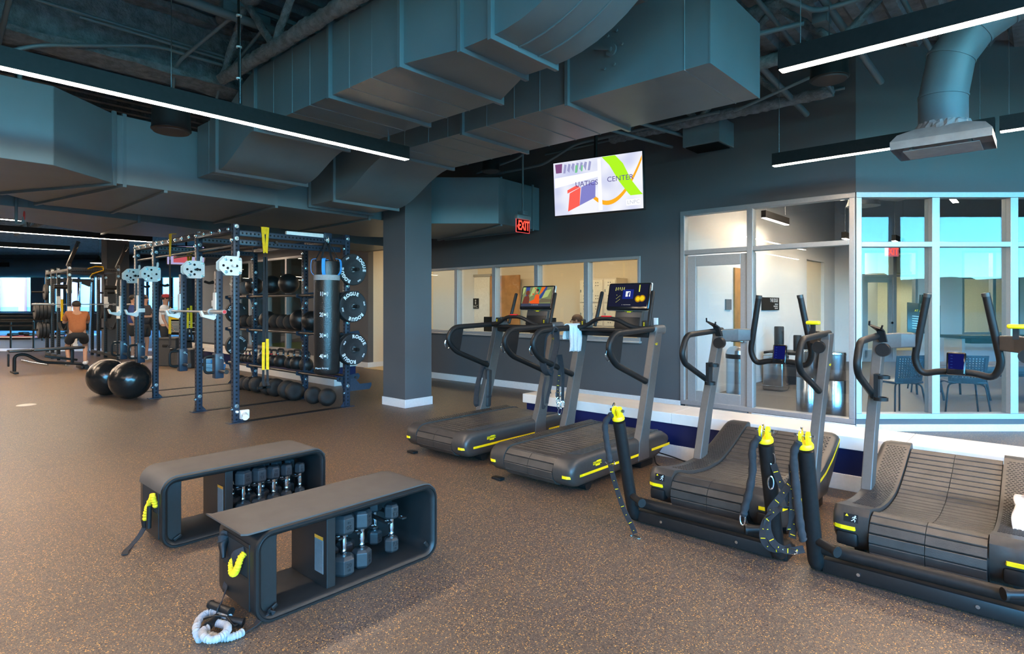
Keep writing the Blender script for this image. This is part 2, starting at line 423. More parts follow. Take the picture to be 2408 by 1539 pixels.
# ---- daylight wall behind the camera: floor to ceiling glazing
xs = [-2.3, 2.6, 7.5, 12.4, 18.3]
w4 = wframe('window_4', xs, 0.0, ZD, -5.6, fw=0.1, mw=0.27, dep=0.2, zs=(), mt=M_BLACK, M=M45)
for i in range(4): panes(w4, [xs[i] + 0.1, xs[i + 1] - 0.1], [(0.1, ZD - 0.1)], -5.53, M45)
w = MB(); w.box((-18.65, -5.53, 2.25), (32.7, 0.14, 4.5), M45); struct(w.build('wall_front', M_PAINT, smooth=0))
w = MB(); w.box((18.5, 8, 2.25), (0.14, 27, 4.5), M45); struct(w.build('wall_east', M_PAINT, smooth=0))
w = MB(); w.box((-35.2, 15, 2.25), (0.14, 42, 4.5), M45); struct(w.build('wall_west', M_PAINT, smooth=0))

# ---- far window wall
FD = 35.0
def fx(px): return (px - 1204) / 1397 * FD
wins = [(-36.0, -33.4), (-33.0, fx(73)), (fx(101), fx(150)), (fx(152), fx(215)), (fx(218), fx(262)), (fx(318), fx(372)), (fx(378), fx(428))]
zs0, zs1 = 1.02, 3.46
w = MB(); w.box((-24, FD + 0.1, zs0 / 2), (26, 0.2, zs0), M45); w.box((-24, FD + 0.1, (zs1 + 4.5) / 2), (26, 0.2, 4.5 - zs1), M45)
prev = -37.0
for a, c in wins + [(-11.0, -10.0)]:
    if a > prev: w.box(((prev + a) / 2, FD + 0.1, 2.2), (a - prev, 0.2, 2.5), M45)
    prev = c
struct(w.build('wall_far', M_PAINT, smooth=0))
k = 5
for a, c in wins:
    f = wframe('window_%d' % k, [a, (a + c) / 2, c], zs0, zs1, FD + 0.03, fw=0.06, mw=0.1, dep=0.1, mt=M_BLACK, M=M45)
    panes(f, [a + 0.06, (a + c) / 2, c - 0.06], [(zs0 + 0.06, zs1 - 0.06)], FD + 0.1, M45); k += 1
s = MB(); s.box((-27, FD - 0.2, 0.98), (12.0, 0.5, 0.06), M45); struct(s.build('trim_2', mat('pale_sill', (0.35, 0.34, 0.32), 0.5)))
# bulkhead with a supply grille above the far windows
b = MB(); b.lathe([(0.0, 0), (0.52, 0), (0.52, 24), (0.0, 24)], (0, 0, 0), 'x', 24, M45 @ T(-35.1, FD - 0.9, 3.55))
o = b.build('supply_duct', M_DUCT, smooth=40); tag(o, 'long round grey air duct running above the far windows', 'duct')
g = MB(); g.cb(0, 0, 0, 1.7, 0.03, 0.24, M45 @ T(fx(2), FD - 1.46, 3.62)); gr = g.build('grille', M_BLACK, o, smooth=0)

# ---- white-capped ledges with blue fronts
M_BLUE = mat('deep_blue_panel', (0.003, 0.008, 0.060), 0.42, var=0.12, scale=2)
M_STONE = mat('white_quartz', (0.74, 0.69, 0.63), 0.3, var=0.04, scale=6)
def ledge(name, x0, x1, yf, dep, zt, label):
    r = thing(name, label, 'ledge', (x0, yf, 0))
    n = 0
    L0 = x1 - x0; seg = 1.86
    p = MB(); p.cb(0.035, 0.035, 0.125, L0, dep - 0.035, zt - 0.1)
    p.build('front_panel', M_BLUE, r, smooth=0, label='deep blue front panel')
    p = MB(); p.cb(0.025, 0.022, 0, L0, dep - 0.022, 0.125); p.build('plinth', M_BASE, r, smooth=0, bevel=0.003)
    x = 0
    while x < L0 - 0.05:
        a = min(seg, L0 - x); p = MB(); p.cb(x + 0.001, 0, zt - 0.1, x + a - 0.001, dep, zt); p.build('cap_slab', M_STONE, r, smooth=0, bevel=0.004, label='white stone capping slab'); x += a
    return r
ledge('low_wall', -4.50, 6.5, 5.17, 0.47, 0.43, 'low dark blue wall with white stone cap behind the treadmills')
ledge('low_wall', -17.25, -9.45, 5.72, 0.5, 0.43, 'low dark blue wall with white stone cap behind the kettlebell rack')

# ---- reception office seen through the long window
M_CREAM = mat('cream_wall_paint', (0.70, 0.60, 0.44), 0.6, var=0.02)
M_WOOD = mat('honey_oak_veneer', (0.42, 0.20, 0.065), 0.45, var=0.22, scale=5)
w = MB(); w.cb(-11.82, 10.7, 0, -4.19, 10.84, 3.0); w.cb(-11.82, 8.12, 0, -11.68, 10.7, 3.0); w.cb(-4.19, 7.86, 0, -4.12, 18, 3.3)
struct(w.build('wall_office', M_CREAM, smooth=0))
w = MB(); w.cb(-11.82, 7.86, 2.9, -4.12, 10.84, 3.0); struct(w.build('ceiling_office', M_WHITE, smooth=0))
w = MB(); w.cb(-11.68, 7.86, 0.0, -4.19, 10.7, 0.008); struct(w.build('floor_office', mat('honey_floor', (0.5, 0.36, 0.16), 0.4), smooth=0))
w = MB(); w.cb(-9.55, 7.86, 0, -4.19, 7.9, 0.92); struct(w.build('wall_inner', M_CREAM, smooth=0))
d = MB(); d.cb(-11.03, 10.64, 0.008, -10.35, 10.69, 2.17); d = struct(d.build('door_2', mat('white_door', (0.8, 0.77, 0.7), 0.5), smooth=0))
s = MB(); s.cb(-10.93, 10.62, 1.36, -10.73, 10.64, 1.62); sg = s.build('sign_plate', M_BLACK, d, smooth=0)
s = MB(); s.text('WC', 0.09, T(-10.83, 10.619, 1.41) @ RX(PI / 2), 0.0005); s.lathe([(0, -.002), (.02, -.002), (.02, .002), (0, .002)], (-10.83, 10.619, 1.57), 'y'); s.cb(-10.845, 10.618, 1.47, -10.815, 10.62, 1.54); s.build('sign_symbol', M_WHITE, sg, smooth=0)
s = MB(); s.cb(-11.09, 10.62, 0, -11.03, 10.7, 2.23); s.cb(-11.09, 10.62, 2.17, -10.3, 10.7, 2.23); s.build('door_frame', M_ALU, d, smooth=0)
d = MB(); d.cb(-10.2, 10.50, 0.02, -9.25, 10.55, 2.165); d = struct(d.build('door_3', M_WOOD, smooth=0, bevel=0.003))
# ---- recovery room behind the glazed front
M_RW = mat('pale_grey_wall', (0.62, 0.63, 0.63), 0.55, var=0.02)
w = MB(); X0 = -4.05
w.cb(-4.12, YW + .14, 0, X0, 14.45, ZD); w.cb(-4.12, 15.85, 0, X0, 22, ZD); w.cb(-4.12, 14.45, 2.49, X0, 15.85, ZD)
struct(w.build('wall_recovery', M_RW, smooth=0))
w = MB(); w.cb(-6.2, 16.0, 0, -4.12, 16.14, ZD); w.cb(-6.2, 13.9, 0, -6.06, 16.0, ZD); w.cb(-6.2, 13.8, 0, -4.19, 13.94, ZD); struct(w.build('wall_passage', M_CREAM, smooth=0))
d = MB(); d.cb(-5.3, 15.94, 0, -4.5, 15.99, 2.1); struct(d.build('door_4', M_WOOD, smooth=0))
s = MB(); s.cb(-4.5, 15.92, 0, -4.42, 16.0, 2.16); s.cb(-5.38, 15.92, 0, -5.3, 16.0, 2.16); s.cb(-5.3, 15.92, 2.1, -4.5, 16.0, 2.16); struct(s.build('trim_3', M_ALU, smooth=0))
b = MB(); b.cb(X0, YW + .14, 0, X0 + .014, 14.45, 0.11); b.cb(X0, 15.85, 0, X0 + .014, 22, 0.11); struct(b.build('baseboard_recovery', M_RW, smooth=0))
M_RF = mat('grey_rubber_floor', (0.085, 0.082, 0.08), 0.5, var=0.2, scale=60)
w = MB(); w.add([(-4.05, 7.87, .004), (-1.7, 7.87, .004), A45(18, DC + 0.14, .004), A45(18, 20, .004), (-4.05, 23, .004)], [(0, 1, 2, 3, 4)])
struct(w.build('floor_recovery', M_RF, smooth=0))
# its back wall stands parallel to the angled glazing: exterior door, sidelight and a window into the next bay
BD = 15.2; w = MB()
def bx(px): return (px - 1204) / 1397 * BD
segs = [(-3, bx(2028)), (bx(2158), bx(2262)), (bx(2398), 18.4)]
for a, c in segs: w.box(((a + c) / 2, BD + 0.07, 2.2), (c - a, 0.14, 4.5), M45)
w.box(((bx(2028) + bx(2158)) / 2, BD + .07, (2.85 + 4.5) / 2), (bx(2158) - bx(2028), .14, 4.5 - 2.85), M45)
w.box(((bx(2262) + bx(2398)) / 2, BD + .07, (2.85 + 4.5) / 2), (bx(2398) - bx(2262), .14, 4.5 - 2.85), M45)
w.box(((bx(2262) + bx(2398)) / 2, BD + .07, 0.35), (bx(2398) - bx(2262), .14, 0.7), M45)
struct(w.build('wall_recovery_back', M_RW, smooth=0))
f = wframe('window_12', [bx(2028), bx(2104), bx(2158)], 0, 2.85, BD - .01, .06, .09, .14, (2.2,), M=M45)
panes(f, [bx(2104) + .05, bx(2158) - .05], [(0.1, 2.15), (2.25, 2.78)], BD + .06, M45); panes(f, [bx(2028) + .05, bx(2104) - .05], [(2.25, 2.78)], BD + .06, M45)
d = MB()
xa, xb = bx(2028) + .05, bx(2104) - .05
d.box(((xa + xb) / 2, BD + .04, .15), (xb - xa, .045, .3), M45); d.box(((xa + xb) / 2, BD + .04, 2.1), (xb - xa, .045, .14), M45)
d.box((xa + .05, BD + .04, 1.1), (.1, .045, 2.0), M45); d.box((xb - .05, BD + .04, 1.1), (.1, .045, 2.0), M45)
d = struct(d.build('door_5', M_ALU, smooth=0)); panes(d, [xa + .1, xb - .1], [(.3, 2.03)], BD + .04, M45)
h = MB(); h.cyl(M45 @ V((xb - .05, BD - .06, 1.0)), M45 @ V((xb - .05, BD + .04, 1.0)), .03); h.build('door_handle', M_CHROME, d)
f = wframe('window_13', [bx(2262), bx(2338), bx(2398)], 0.7, 2.85, BD - .01, .06, .08, .14, (2.15,), M=M45)
panes(f, [bx(2262) + .05, bx(2338), bx(2398) - .05], [(0.75, 2.1), (2.2, 2.8)], BD + .06, M45)

# neighbouring bay behind the recovery room, lit by added ceiling panels
w = MB(); w.box((11.5, 19.1, 2.2), (14, .14, 4.5), M45); struct(w.build('wall_next_bay', mat('pale_yellow_wall', (.72, .68, .52), .6), smooth=0))
w = MB(); w.box((11.5, 17.2, 3.3), (14, 3.7, .1), M45); struct(w.build('ceiling_next_bay', M_WHITE, smooth=0))
w = MB(); w.box((13.0, 18.6, 2.75), (1.6, .8, .55), M45); struct(w.build('trim_4', mat('slate_soffit', (.16, .20, .24), .6), smooth=0))
# ---- grassy turf studio behind the rear glazing
M_GRASS = mat('green_turf', (0.07, 0.17, 0.012), 0.8, var=0.3, scale=60)
w = MB(); w.cb(-21.8, 8.2, 0.0, -11.85, 24, 0.012); struct(w.build('floor_turf', M_GRASS, smooth=0))
w = MB(); w.cb(-22, 24, 0, -11.5, 24.15, ZD); w.cb(-11.95, 8.12, 0, -11.82, 24, ZD); struct(w.build('wall_turf', mat('studio_wall', (0.3, 0.31, 0.31), 0.6), smooth=0))
f = wframe('window_14', [-18.75, -17.84, -16.74, -15.58, -14.45], 0.2, 2.78, 7.97, .06, .09, .14, (), M=None)
panes(f, [-18.7, -17.84, -16.74, -15.58, -14.5], [(.25, 2.73)], 8.05)

# ---- outdoors: lawn, distant trees, paler building beyond the far windows
M_LAWN = mat('lawn', (0.045, 0.09, 0.015), 0.9, var=0.3, scale=0.3)
g = MB(); g.add([(-400, -400, -0.06), (400, -400, -0.06), (400, 400, -0.06), (-400, 400, -0.06)], [(0, 1, 2, 3)]); struct(g.build('ground', M_LAWN, smooth=0))
M_TREE = mat('tree_line_green', (0.035, 0.07, 0.02), 0.9, var=0.5, scale=0.25)
g = MB(); rr = random.Random(3)
hs = [2.4 + 1.5 * math.sin(i * 0.9) + rr.uniform(-.6, .6) for i in range(120)]
vs = []; fs = []
for i in range(120):
    for (dd, hh) in ((-118, 0), (-122, 1), (-140, 1.0), (-144, 0)): vs.append(M45 @ V((-60 + i * 2.5, dd, -0.1 + hh * (4.6 + hs[i]))))
for i in range(119):
    for j in range(3): fs.append((i * 4 + j, i * 4 + j + 1, i * 4 + j + 5, i * 4 + j + 4))
g.add(vs, fs); o = g.build('treeline', M_TREE); tag(o, 'low distant wooded ridge beyond the lawn', 'trees', kind='stuff')
M_CONC = mat('pale_facade', (0.82, 0.82, 0.81), 0.8, var=0.05)
r = thing('facade_building', 'white building with red columns seen through the far windows', 'building', tuple(A45(-27, FD + 9, 0)), CAM_A)
p = MB(); p.cb(-22, 0, 1.3, 22, 1, 2.9); p.cb(-22, 0, 2.9, 22, 1, 4.0); p.build('wall', M_CONC, r, smooth=0)
p = MB(); p.cb(-22, 0.02, 4.0, 22, 1, 6.5); p.build('upper_band', mat('slate_band', (0.05, 0.05, 0.07), .6), r, smooth=0)
p = MB(); p.cb(-22, 0.02, 0, 22, 1, 1.3); p.build('base_band', mat('base_grey', (0.5, 0.52, 0.54), .7), r, smooth=0)
for i in range(14):
    p = MB(); x = -20 + i * 1.45 + (0.5 if i % 2 else 0); p.cb(x, -0.25, 0, x + 0.42, 0, 6.5); p.build('post', mat('coral_red', (0.85, 0.22, 0.2), .6), r, smooth=0)

# ================================================================== camera, world, light
cam = bpy.data.cameras.new('camera'); co = bpy.data.objects.new('camera', cam); COL.objects.link(co)
co.location = (0, 0, 1.45); co.rotation_euler = (PI / 2, 0, CAM_A); cam.sensor_width = 36; cam.lens = 1397 / 2408 * 36
cam.shift_y = -51.5 / 2408; cam.clip_end = 900; SC.camera = co
W = bpy.data.worlds.new('sky'); SC.world = W; W.use_nodes = True; nt = W.node_tree; nt.nodes.clear()
sk = nt.nodes.new('ShaderNodeTexSky'); sk.sky_type = 'NISHITA'; sk.sun_disc = False; sk.sun_elevation = math.radians(50); sk.sun_rotation = math.radians(20); sk.air_density = 1.0; sk.dust_density = 0.0; sk.ozone_density = 4.0
bg = nt.nodes.new('ShaderNodeBackground'); bg.inputs[1].default_value = SKY_STR; wo = nt.nodes.new('ShaderNodeOutputWorld')
tm = nt.nodes.new('ShaderNodeMixRGB'); tm.blend_type = 'MULTIPLY'; tm.inputs[0].default_value = 1.0; tm.inputs[2].default_value = SKY_TINT
nt.links.new(sk.outputs[0], tm.inputs[1]); nt.links.new(tm.outputs[0], bg.inputs[0]); nt.links.new(bg.outputs[0], wo.inputs[0])
def portal(name, s, d, z, wx, hz, flip):
    l = bpy.data.lights.new(name, 'AREA'); l.shape = 'RECTANGLE'; l.size = wx; l.size_y = hz; l.cycles.is_portal = True
    o = bpy.data.objects.new(name, l); COL.objects.link(o); o.location = A45(s, d, z)
    o.rotation_euler = (PI / 2, 0, CAM_A if not flip else CAM_A + PI)   # points into the hall
    return o
portal('window_daylight', 8.0, -5.3, 2.2, 20.6, 4.3, False)
SC.view_settings.view_transform = 'Standard'; SC.view_settings.look = 'None'; SC.view_settings.gamma = 1; SC.view_settings.exposure = EXPOSURE
SC.cycles.use_denoising = True; SC.cycles.max_bounces = 8; SC.cycles.diffuse_bounces = 4; SC.cycles.glossy_bounces = 4; SC.cycles.transparent_max_bounces = 16; SC.cycles.transmission_bounces = 6
SC.cycles.sample_clamp_indirect = 8
# ================================================================== overhead: ducts, steel, conduits, lights
def rect(x, y0, y1, z0, z1): return [V((x, y0, z0)), V((x, y1, z0)), V((x, y1, z1)), V((x, y0, z1))]
def frame_x(m, x, y0, y1, z0, z1, w=0.034, p=0.032):
    """angle-iron flange around a duct section at x"""
    a, b = x - w / 2, x + w / 2
    m.cb(a, y0 - p, z0 - p, b, y0 + 0.004, z1 + p); m.cb(a, y1 - 0.004, z0 - p, b, y1 + p, z1 + p)
    m.cb(a, y0, z0 - p, b, y1, z0 + 0.004); m.cb(a, y0, z1 - 0.004, b, y1, z1 + p)
def seams(m, xs, y0, y1, z0, z1):
    for x in xs: m.loft([rect(x - .006, y0, y1, z0, z1), rect(x - .002, y0 - .005, y1 + .005, z0 - .005, z1 + .005), rect(x + .002, y0 - .005, y1 + .005, z0 - .005, z1 + .005), rect(x + .006, y0, y1, z0, z1)], True, False)
def ogee(x0, z0, x1, z1, n=12):
    return [(x0 + (x1 - x0) * i / n, z0 + (z1 - z0) * (0.5 - 0.5 * math.cos(PI * i / n))) for i in range(n + 1)]
# --- upper duct
r = thing('air_duct', 'wide grey rectangular air duct overhead that bends up at one end', 'duct', (-4.3, 3.1, 3.15))
R0 = V((-4.3, 3.1, 3.15))
def rel(rings): return [[p - R0 for p in q] for q in rings]
h = 0.57; rings = [rect(-7.12, 2.60, 3.60, 2.89, 2.89 + h)]
for x, z in ogee(-6.55, 2.89, -5.66, 3.15): rings.append(rect(x, 2.60, 3.60, z, z + h))
rings += [rect(-3.38, 2.59, 3.60, 3.15, 3.72), rect(-2.88, 2.70, 3.33, 3.15, 3.72), rect(-2.62, 2.70, 3.33, 3.15, 3.72)]
m = MB().loft(rel(rings))
s2 = MB(); seams(s2, [-5.3, -4.95, -4.65, -4.05, -3.75], 2.595, 3.60, 3.15, 3.72); seams(s2, [-6.8], 2.6, 3.6, 2.89, 3.46); m.add([V(p) - R0 for p in s2.v], s2.f)
m.build('duct_body', M_DUCT, r, smooth=28)
rings = []
for i in range(15):
    a = PI / 2 * i / 14; rb, rt = 1.15, 0.58; cx, cz = -2.62, 4.30
    rings.append([V((cx + rb * math.sin(a), 2.70, cz - rb * math.cos(a))), V((cx + rb * math.sin(a), 3.33, cz - rb * math.cos(a))), V((cx + rt * math.sin(a), 3.33, cz - rt * math.cos(a))), V((cx + rt * math.sin(a), 2.70, cz - rt * math.cos(a)))])
rings.append([q + V((0, 0, 0.10)) for q in rings[-1]])
m = MB().loft(rel(rings))
for i in range(0, 2):
    y = 2.93 + i * 0.2
    m.tube([V((-2.62 + 1.153 * math.sin(PI / 2 * k / 14), y, 4.30 - 1.153 * math.cos(PI / 2 * k / 14))) - R0 for k in range(15)], 0.006, 6)
m.build('elbow', M_DUCT, r, smooth=28)
for x, a in ((-6.56, (2.6, 3.6, 2.89, 3.46)), (-5.66, (2.6, 3.6, 3.15, 3.72)), (-4.31, (2.59, 3.6, 3.15, 3.72)), (-3.38, (2.59, 3.6, 3.15, 3.72)), (-2.88, (2.7, 3.33, 3.15, 3.72)), (-2.60, (2.7, 3.33, 3.15, 3.72))):
    f = MB(); frame_x(f, x, *a); f2 = MB().add([V(p) - R0 for p in f.v], f.f); f2.build('flange', M_DUCT, r, smooth=0, bevel=0.003)
# --- lower duct with the capped end
r = thing('air_duct', 'grey rectangular air duct ending in a flat capped box near the angled wall', 'duct', (-3.6, 4.5, 3.15)); R0 = V((-3.6, 4.5, 3.15))
h = 0.60; y0, y1 = 4.02, 4.97
rings = [rect(-7.25, y0, y1, 2.765, 2.765 + h)]
for x, z in ogee(-6.6, 2.765, -5.48, 3.15): rings.append(rect(x, y0, y1, z, z + h))
rings.append(rect(-1.76, y0, y1, 3.15, 3.75)); m = MB().loft(rel(rings))
s2 = MB(); seams(s2, [-5.2, -4.8, -4.5, -3.95, -3.6, -3.3, -1.95], y0, y1, 3.15, 3.75); m.add([V(p) - R0 for p in s2.v], s2.f)
m.build('duct_body', M_DUCT, r, smooth=28)
c = MB(); c.cb(-1.762, y0 - .006, 3.144, -1.752, y1 + .006, 3.756); MB().add([V(p) - R0 for p in c.v], c.f).build('end_cap', M_DUCT, r, smooth=0)
for x, z in ((-7.19, 2.765), (-6.6, 2.765), (-5.48, 3.15), (-4.27, 3.15), (-2.99, 3.15)):
    f = MB(); frame_x(f, x, y0, y1, z, z + h); MB().add([V(p) - R0 for p in f.v], f.f).build('flange', M_DUCT, r, smooth=0, bevel=0.003)
q = MB(); q.cyl((-2.565, 4.02, 3.47), (-2.565, 4.0, 3.47), 0.05, seg=20); q.cyl((-2.565, 4.0, 3.47), (-2.565, 3.985, 3.47), 0.02); q.box((-2.63, 3.99, 3.49), (.16, .02, .022), rot=(0, 0.3, 0))
for dx, dz in ((-.03, .12), (.05, .14), (-.06, -.13), (.03, -.12), (.1, .02)): MB().cyl(V((-2.565 + dx, 4.025, 3.47 + dz)) - R0, V((-2.565 + dx, 4.005, 3.47 + dz)) - R0, 0.011, seg=8).build('screw', M_DUCT, r)
MB().add([V(p) - R0 for p in q.v], q.f).build('damper_handle', M_DUCT, r)
# --- trunk duct
def trunk(name, label, poly, z0, z1, fl):
    c = V((poly[0][0], poly[0][1], z0)); r = thing(name, label, 'duct', c)
    m = MB(); m.prism([(x - c.x, y - c.y) for x, y in poly], 0, z1 - z0); m.build('duct_body', M_DUCT, r, smooth=0, bevel=0.006)
    for (a, b) in fl:
        a, b = V((*a, 0)) - V((c.x, c.y, 0)), V((*b, 0)) - V((c.x, c.y, 0)); d = (b - a); L = d.length; mid = (a + b) / 2
        f = MB(); f.box((0, 0, -0.012), (L + 0.05, 0.036, 0.03)); f.box((L / 2 + .012, 0, (z1 - z0) / 2), (0.03, 0.036, z1 - z0 + 0.05)); f.box((-L / 2 - .012, 0, (z1 - z0) / 2), (0.03, 0.036, z1 - z0 + 0.05))
        MB().add([RZ(math.atan2(d.y, d.x)) @ V(p) + mid for p in f.v], f.f).build('flange', M_DUCT, r, smooth=0, bevel=0.002)
    return r
trunk('trunk_duct', 'huge grey trunk duct crossing above the squat rack', [(-6.6, -3.0), (-6.6, 1.2), (-7.1, 1.78), (-7.25, 4.6), (-7.30, 5.66), (-6.25, 6.62), (-6.33, 7.70), (-8.4, 7.70), (-9.3, 6.2), (-9.3, 1.6), (-8.6, 1.05), (-8.6, -3.0)], 2.70, 3.41,
      [((-8.6, 1.1), (-7.1, 1.78)), ((-9.2, 1.5), (-7.13, 1.88)), ((-9.3, 2.32), (-7.16, 2.28)), ((-9.3, 3.64), (-7.22, 3.56)), ((-9.3, 5.0), (-7.28, 4.98)), ((-8.45, 7.5), (-6.32, 7.5)), ((-8.6, 7.45), (-6.3, 6.72))])
trunk('trunk_duct', 'second grey trunk duct running behind the first above the gym balls', [(-9.5, -1.5), (-9.4, 1.45), (-9.66, 2.6), (-10.05, 3.7), (-10.1, 5.4), (-10.1, 7.70), (-11.4, 7.70), (-11.7, 4.2), (-11.8, 2.7), (-10.7, 1.26), (-10.7, -1.5)], 2.66, 3.25,
      [((-11.8, 2.8), (-9.72, 2.75)), ((-11.7, 4.2), (-10.07, 4.3)), ((-11.5, 6.0), (-10.1, 6.0))])
# --- vent box on the long wall
b = MB(); b.cb(-3.545, 7.258, 3.51, -3.05, YW, 3.83); o = tag(b.build('wall_vent_box', M_DUCT, smooth=0, bevel=0.006), 'square grey vent box sticking out high on the charcoal wall', 'vent')
g = MB(); g.cb(-3.52, 7.29, 3.503, -3.08, 7.66, 3.512)
for i in range(22): g.cb(-3.52, 7.30 + i * .0165, 3.498, -3.08, 7.304 + i * .0165, 3.504)
g.build('grille', M_BLACK, o, smooth=0)
# --- round elbow with ceiling diffuser
r = thing('elbow_duct', 'round grey elbow duct ending in a square supply diffuser', 'duct', (-0.6, 5.62, 2.65))
M_GREY = mat('grey_duct_wrap', (0.27, 0.28, 0.29), 0.5, var=0.12, scale=14)
path = [(0, 0, 0.17), (0, 0, 0.42)]; segs = 4
pts = [V((0, 0, .14)), V((0, 0, .40))]
for i in range(1, segs + 1):
    a = PI / 2 * i / segs; pts.append(V((0.62 - 0.62 * math.cos(a), 0.1 * (i / segs), 0.46 + 0.62 * math.sin(a))))
pts.append(V((1.8, .25, 1.09))); p = MB(); p.tube(pts, 0.160, 28); p.build('elbow_pipe', M_DUCT, r, smooth=20)
for i in range(1, len(pts) - 1):
    t = (pts[i + 1] - pts[i - 1]).normalized(); p = MB(); p.tube([pts[i] - t * .008, pts[i] + t * .008], .166, 28); p.build('seam_band', M_DUCT, r)
p = MB(); p.loft([[V((a * .31, b * .24, 0.0)) for a, b in ((-1, -1), (1, -1), (1, 1), (-1, 1))], [V((a * .31, b * .24, 0.06)) for a, b in ((-1, -1), (1, -1), (1, 1), (-1, 1))], [V((a * .27, b * .2, 0.115)) for a, b in ((-1, -1), (1, -1), (1, 1), (-1, 1))], [V((a * .16, b * .16, 0.15)) for a, b in ((-1, -1), (1, -1), (1, 1), (-1, 1))]], True, False)
p.build('diffuser_hood', M_GREY, r, smooth=25)
p = MB(); p.cb(-.235, -.17, -.012, .235, .17, -.006); p.build('diffuser_plate', M_GREY, r, smooth=0)
for a in (-.18, .18): MB().cb(a - .01, -.2, -.006, a + .01, .2, .02).build('diffuser_bracket', M_DUCT, r, smooth=0)
# crinkled tape around the neck
rr = random.Random(5); rings = []
for k, z in enumerate((.10, .115, .135, .155, .18, .20)):
    rings.append([V((math.cos(2 * PI * i / 48) * (.195 - .006 * k + rr.uniform(-.012, .012)), math.sin(2 * PI * i / 48) * (.18 - .003 * k + rr.uniform(-.012, .012)), z + rr.uniform(-.006, .006))) for i in range(48)])
MB().loft(rings, True, False).build('neck_tape', M_GREY, r, smooth=0)

# --- linear lights
M_LED = emat('warm_diffuser', (1.0, 0.77, 0.56), LED_STR)
def linear(label, x, y, z, L, axis, cables=None, group='linear lights', lit=None):
    r = thing('linear_light', label, 'light', (x, y, z), 0 if axis == 'x' else PI / 2, group)
    h = MB(); w, hh = .078, .125
    h.cb(0, -w / 2, 0.016, L, w / 2, hh); h.cb(0, -w / 2, 0, L, -w / 2 + .005, .016); h.cb(0, w / 2 - .005, 0, L, w / 2, .016); h.cb(0, -w / 2, 0, .006, w / 2, .016); h.cb(L - .006, -w / 2, 0, L, w / 2, .016)
    h.build('housing', M_BLACK, r, smooth=0)
    d = MB(); d.cb(.006, -w / 2 + .005, -.003, L - .006, w / 2 - .005, .014); d.build('diffuser', M_LED, r, smooth=0)
    for c in (cables or [0.12, L - 0.12] + ([L / 2] if L > 3 else [])):
        s = MB(); s.cyl((c, 0, hh), (c, 0, flute((x + c) if axis == 'x' else x) - z + .02), .0022, seg=5); s.build('suspension_cable', M_STEEL, r)
    return r
ZL = 2.90
linear('long glowing linear pendant light hung beneath the wide duct', -4.745, -1.25, ZL, 4.95, 'y', [0.2, 3.3, 4.72])
linear('long glowing linear pendant light above the curved treadmills', -1.235, 3.85, ZL, 5.0, 'x', [.12, 2.5, 4.8])
linear('glowing linear pendant light passing behind the round elbow duct', -2.13, 6.43, ZL, 1.80, 'x', [.06, 1.7])
linear('glowing linear pendant light emerging beyond the diffuser toward the angled glazing', -0.30, 6.43, ZL, 2.4, 'x', [.06, 1.7])
linear('short far linear light tucked behind the second trunk duct', -13.1, -.6, ZL, 3.2, 'y')
linear('longest far linear light above the weight bench', -15.3, -.6, ZL, 5.2, 'y')
linear('farthest linear light above the far squat rack', -19.3, -.6, ZL, 4.45, 'y')
linear('linear light behind the low blue wall bay above medicine balls', -17.3, 5.2, ZL, 2.2, 'y')
for i, (x, y, L, ax) in enumerate(((-0.3, 1.25, 5.0, 'x'), (-1.6, -4.4, 3.6, 'y'), (1.2, -4.4, 3.6, 'y'), (-5.9, -4.6, 4.0, 'y'), (4.0, -4.4, 3.6, 'y'), (-11.5, -4.0, 4.8, 'y'), (-3.2, -4.6, 3.4, 'y'), (-25.0, -3.4, 5.6, 'y'), (-22.0, -3.4, 5.2, 'y'), (-28.5, -3.6, 6.0, 'y'), (-32.0, -3.0, 6.0, 'y'))):  # last rows are added out of view to warm the left and far bay
    linear('unseen linear pendant light outside the view, row %s' % 'abcdefghijkl'[i], x, y, ZL, L, ax)
# recovery room, office and studio lamps
linear('linear light hung in the recovery room beside its pale wall', -3.62, 10.45, 2.95, 1.25, 'y', group='recovery room lights')
linear('second linear light deeper in the recovery room', -2.95, 12.9, 2.75, 1.2, 'y', group='recovery room lights')
linear('third linear light farther into the recovery room by the exit sign', -2.4, 14.6, 2.8, 1.2, 'y', group='recovery room lights')
linear('unseen linear light added high above the recovery room bins', -2.9, 9.2, 3.5, 1.8, 'y', group='recovery room lights')  # this strip and the next are unseen, added to brighten the pale wall
linear('unseen linear light added high over the recovery room floor', -2.2, 11.6, 3.5, 1.8, 'y', group='recovery room lights')
linear('added linear light in the recovery room above the chairs', -1.0, 9.6, 2.95, 1.2, 'y', group='recovery room lights')  # extra strips from here on, added to light the recovery room floor
linear('added linear light in the recovery room over the massage table', 0.2, 11.2, 3.1, 1.2, 'y', group='recovery room lights')
linear('added linear light in the recovery room behind the other table lamp', 0.35, 13.0, 3.05, 1.2, 'y', group='recovery room lights')
def panel_lamp(label, x, y, z, w, d, s):
    r = thing('ceiling_panel_light', label, 'light', (x, y, z))
    MB().cb(-w / 2, -d / 2, 0, w / 2, d / 2, .05).build('frame', M_WHITE, r, smooth=0)
    MB().cb(-w / 2 + .03, -d / 2 + .03, -.008, w / 2 - .03, d / 2 - .03, .002).build('diffuser', emat('panel_glow_%s' % s, (1.0, 0.80, 0.54), s), r, smooth=0)
for i, x in enumerate((-10.6, -8.6, -6.8, -5.2)): panel_lamp('office ceiling panel light %s' % ('by the corridor', 'above the oak door', 'in the middle of the office', 'above the lockers')[i], x, 9.3, 2.85, 1.1, .6, OFFICE_STR)
panel_lamp('passage ceiling panel light behind the recovery room', -5.1, 14.9, 2.8, .6, .6, OFFICE_STR)
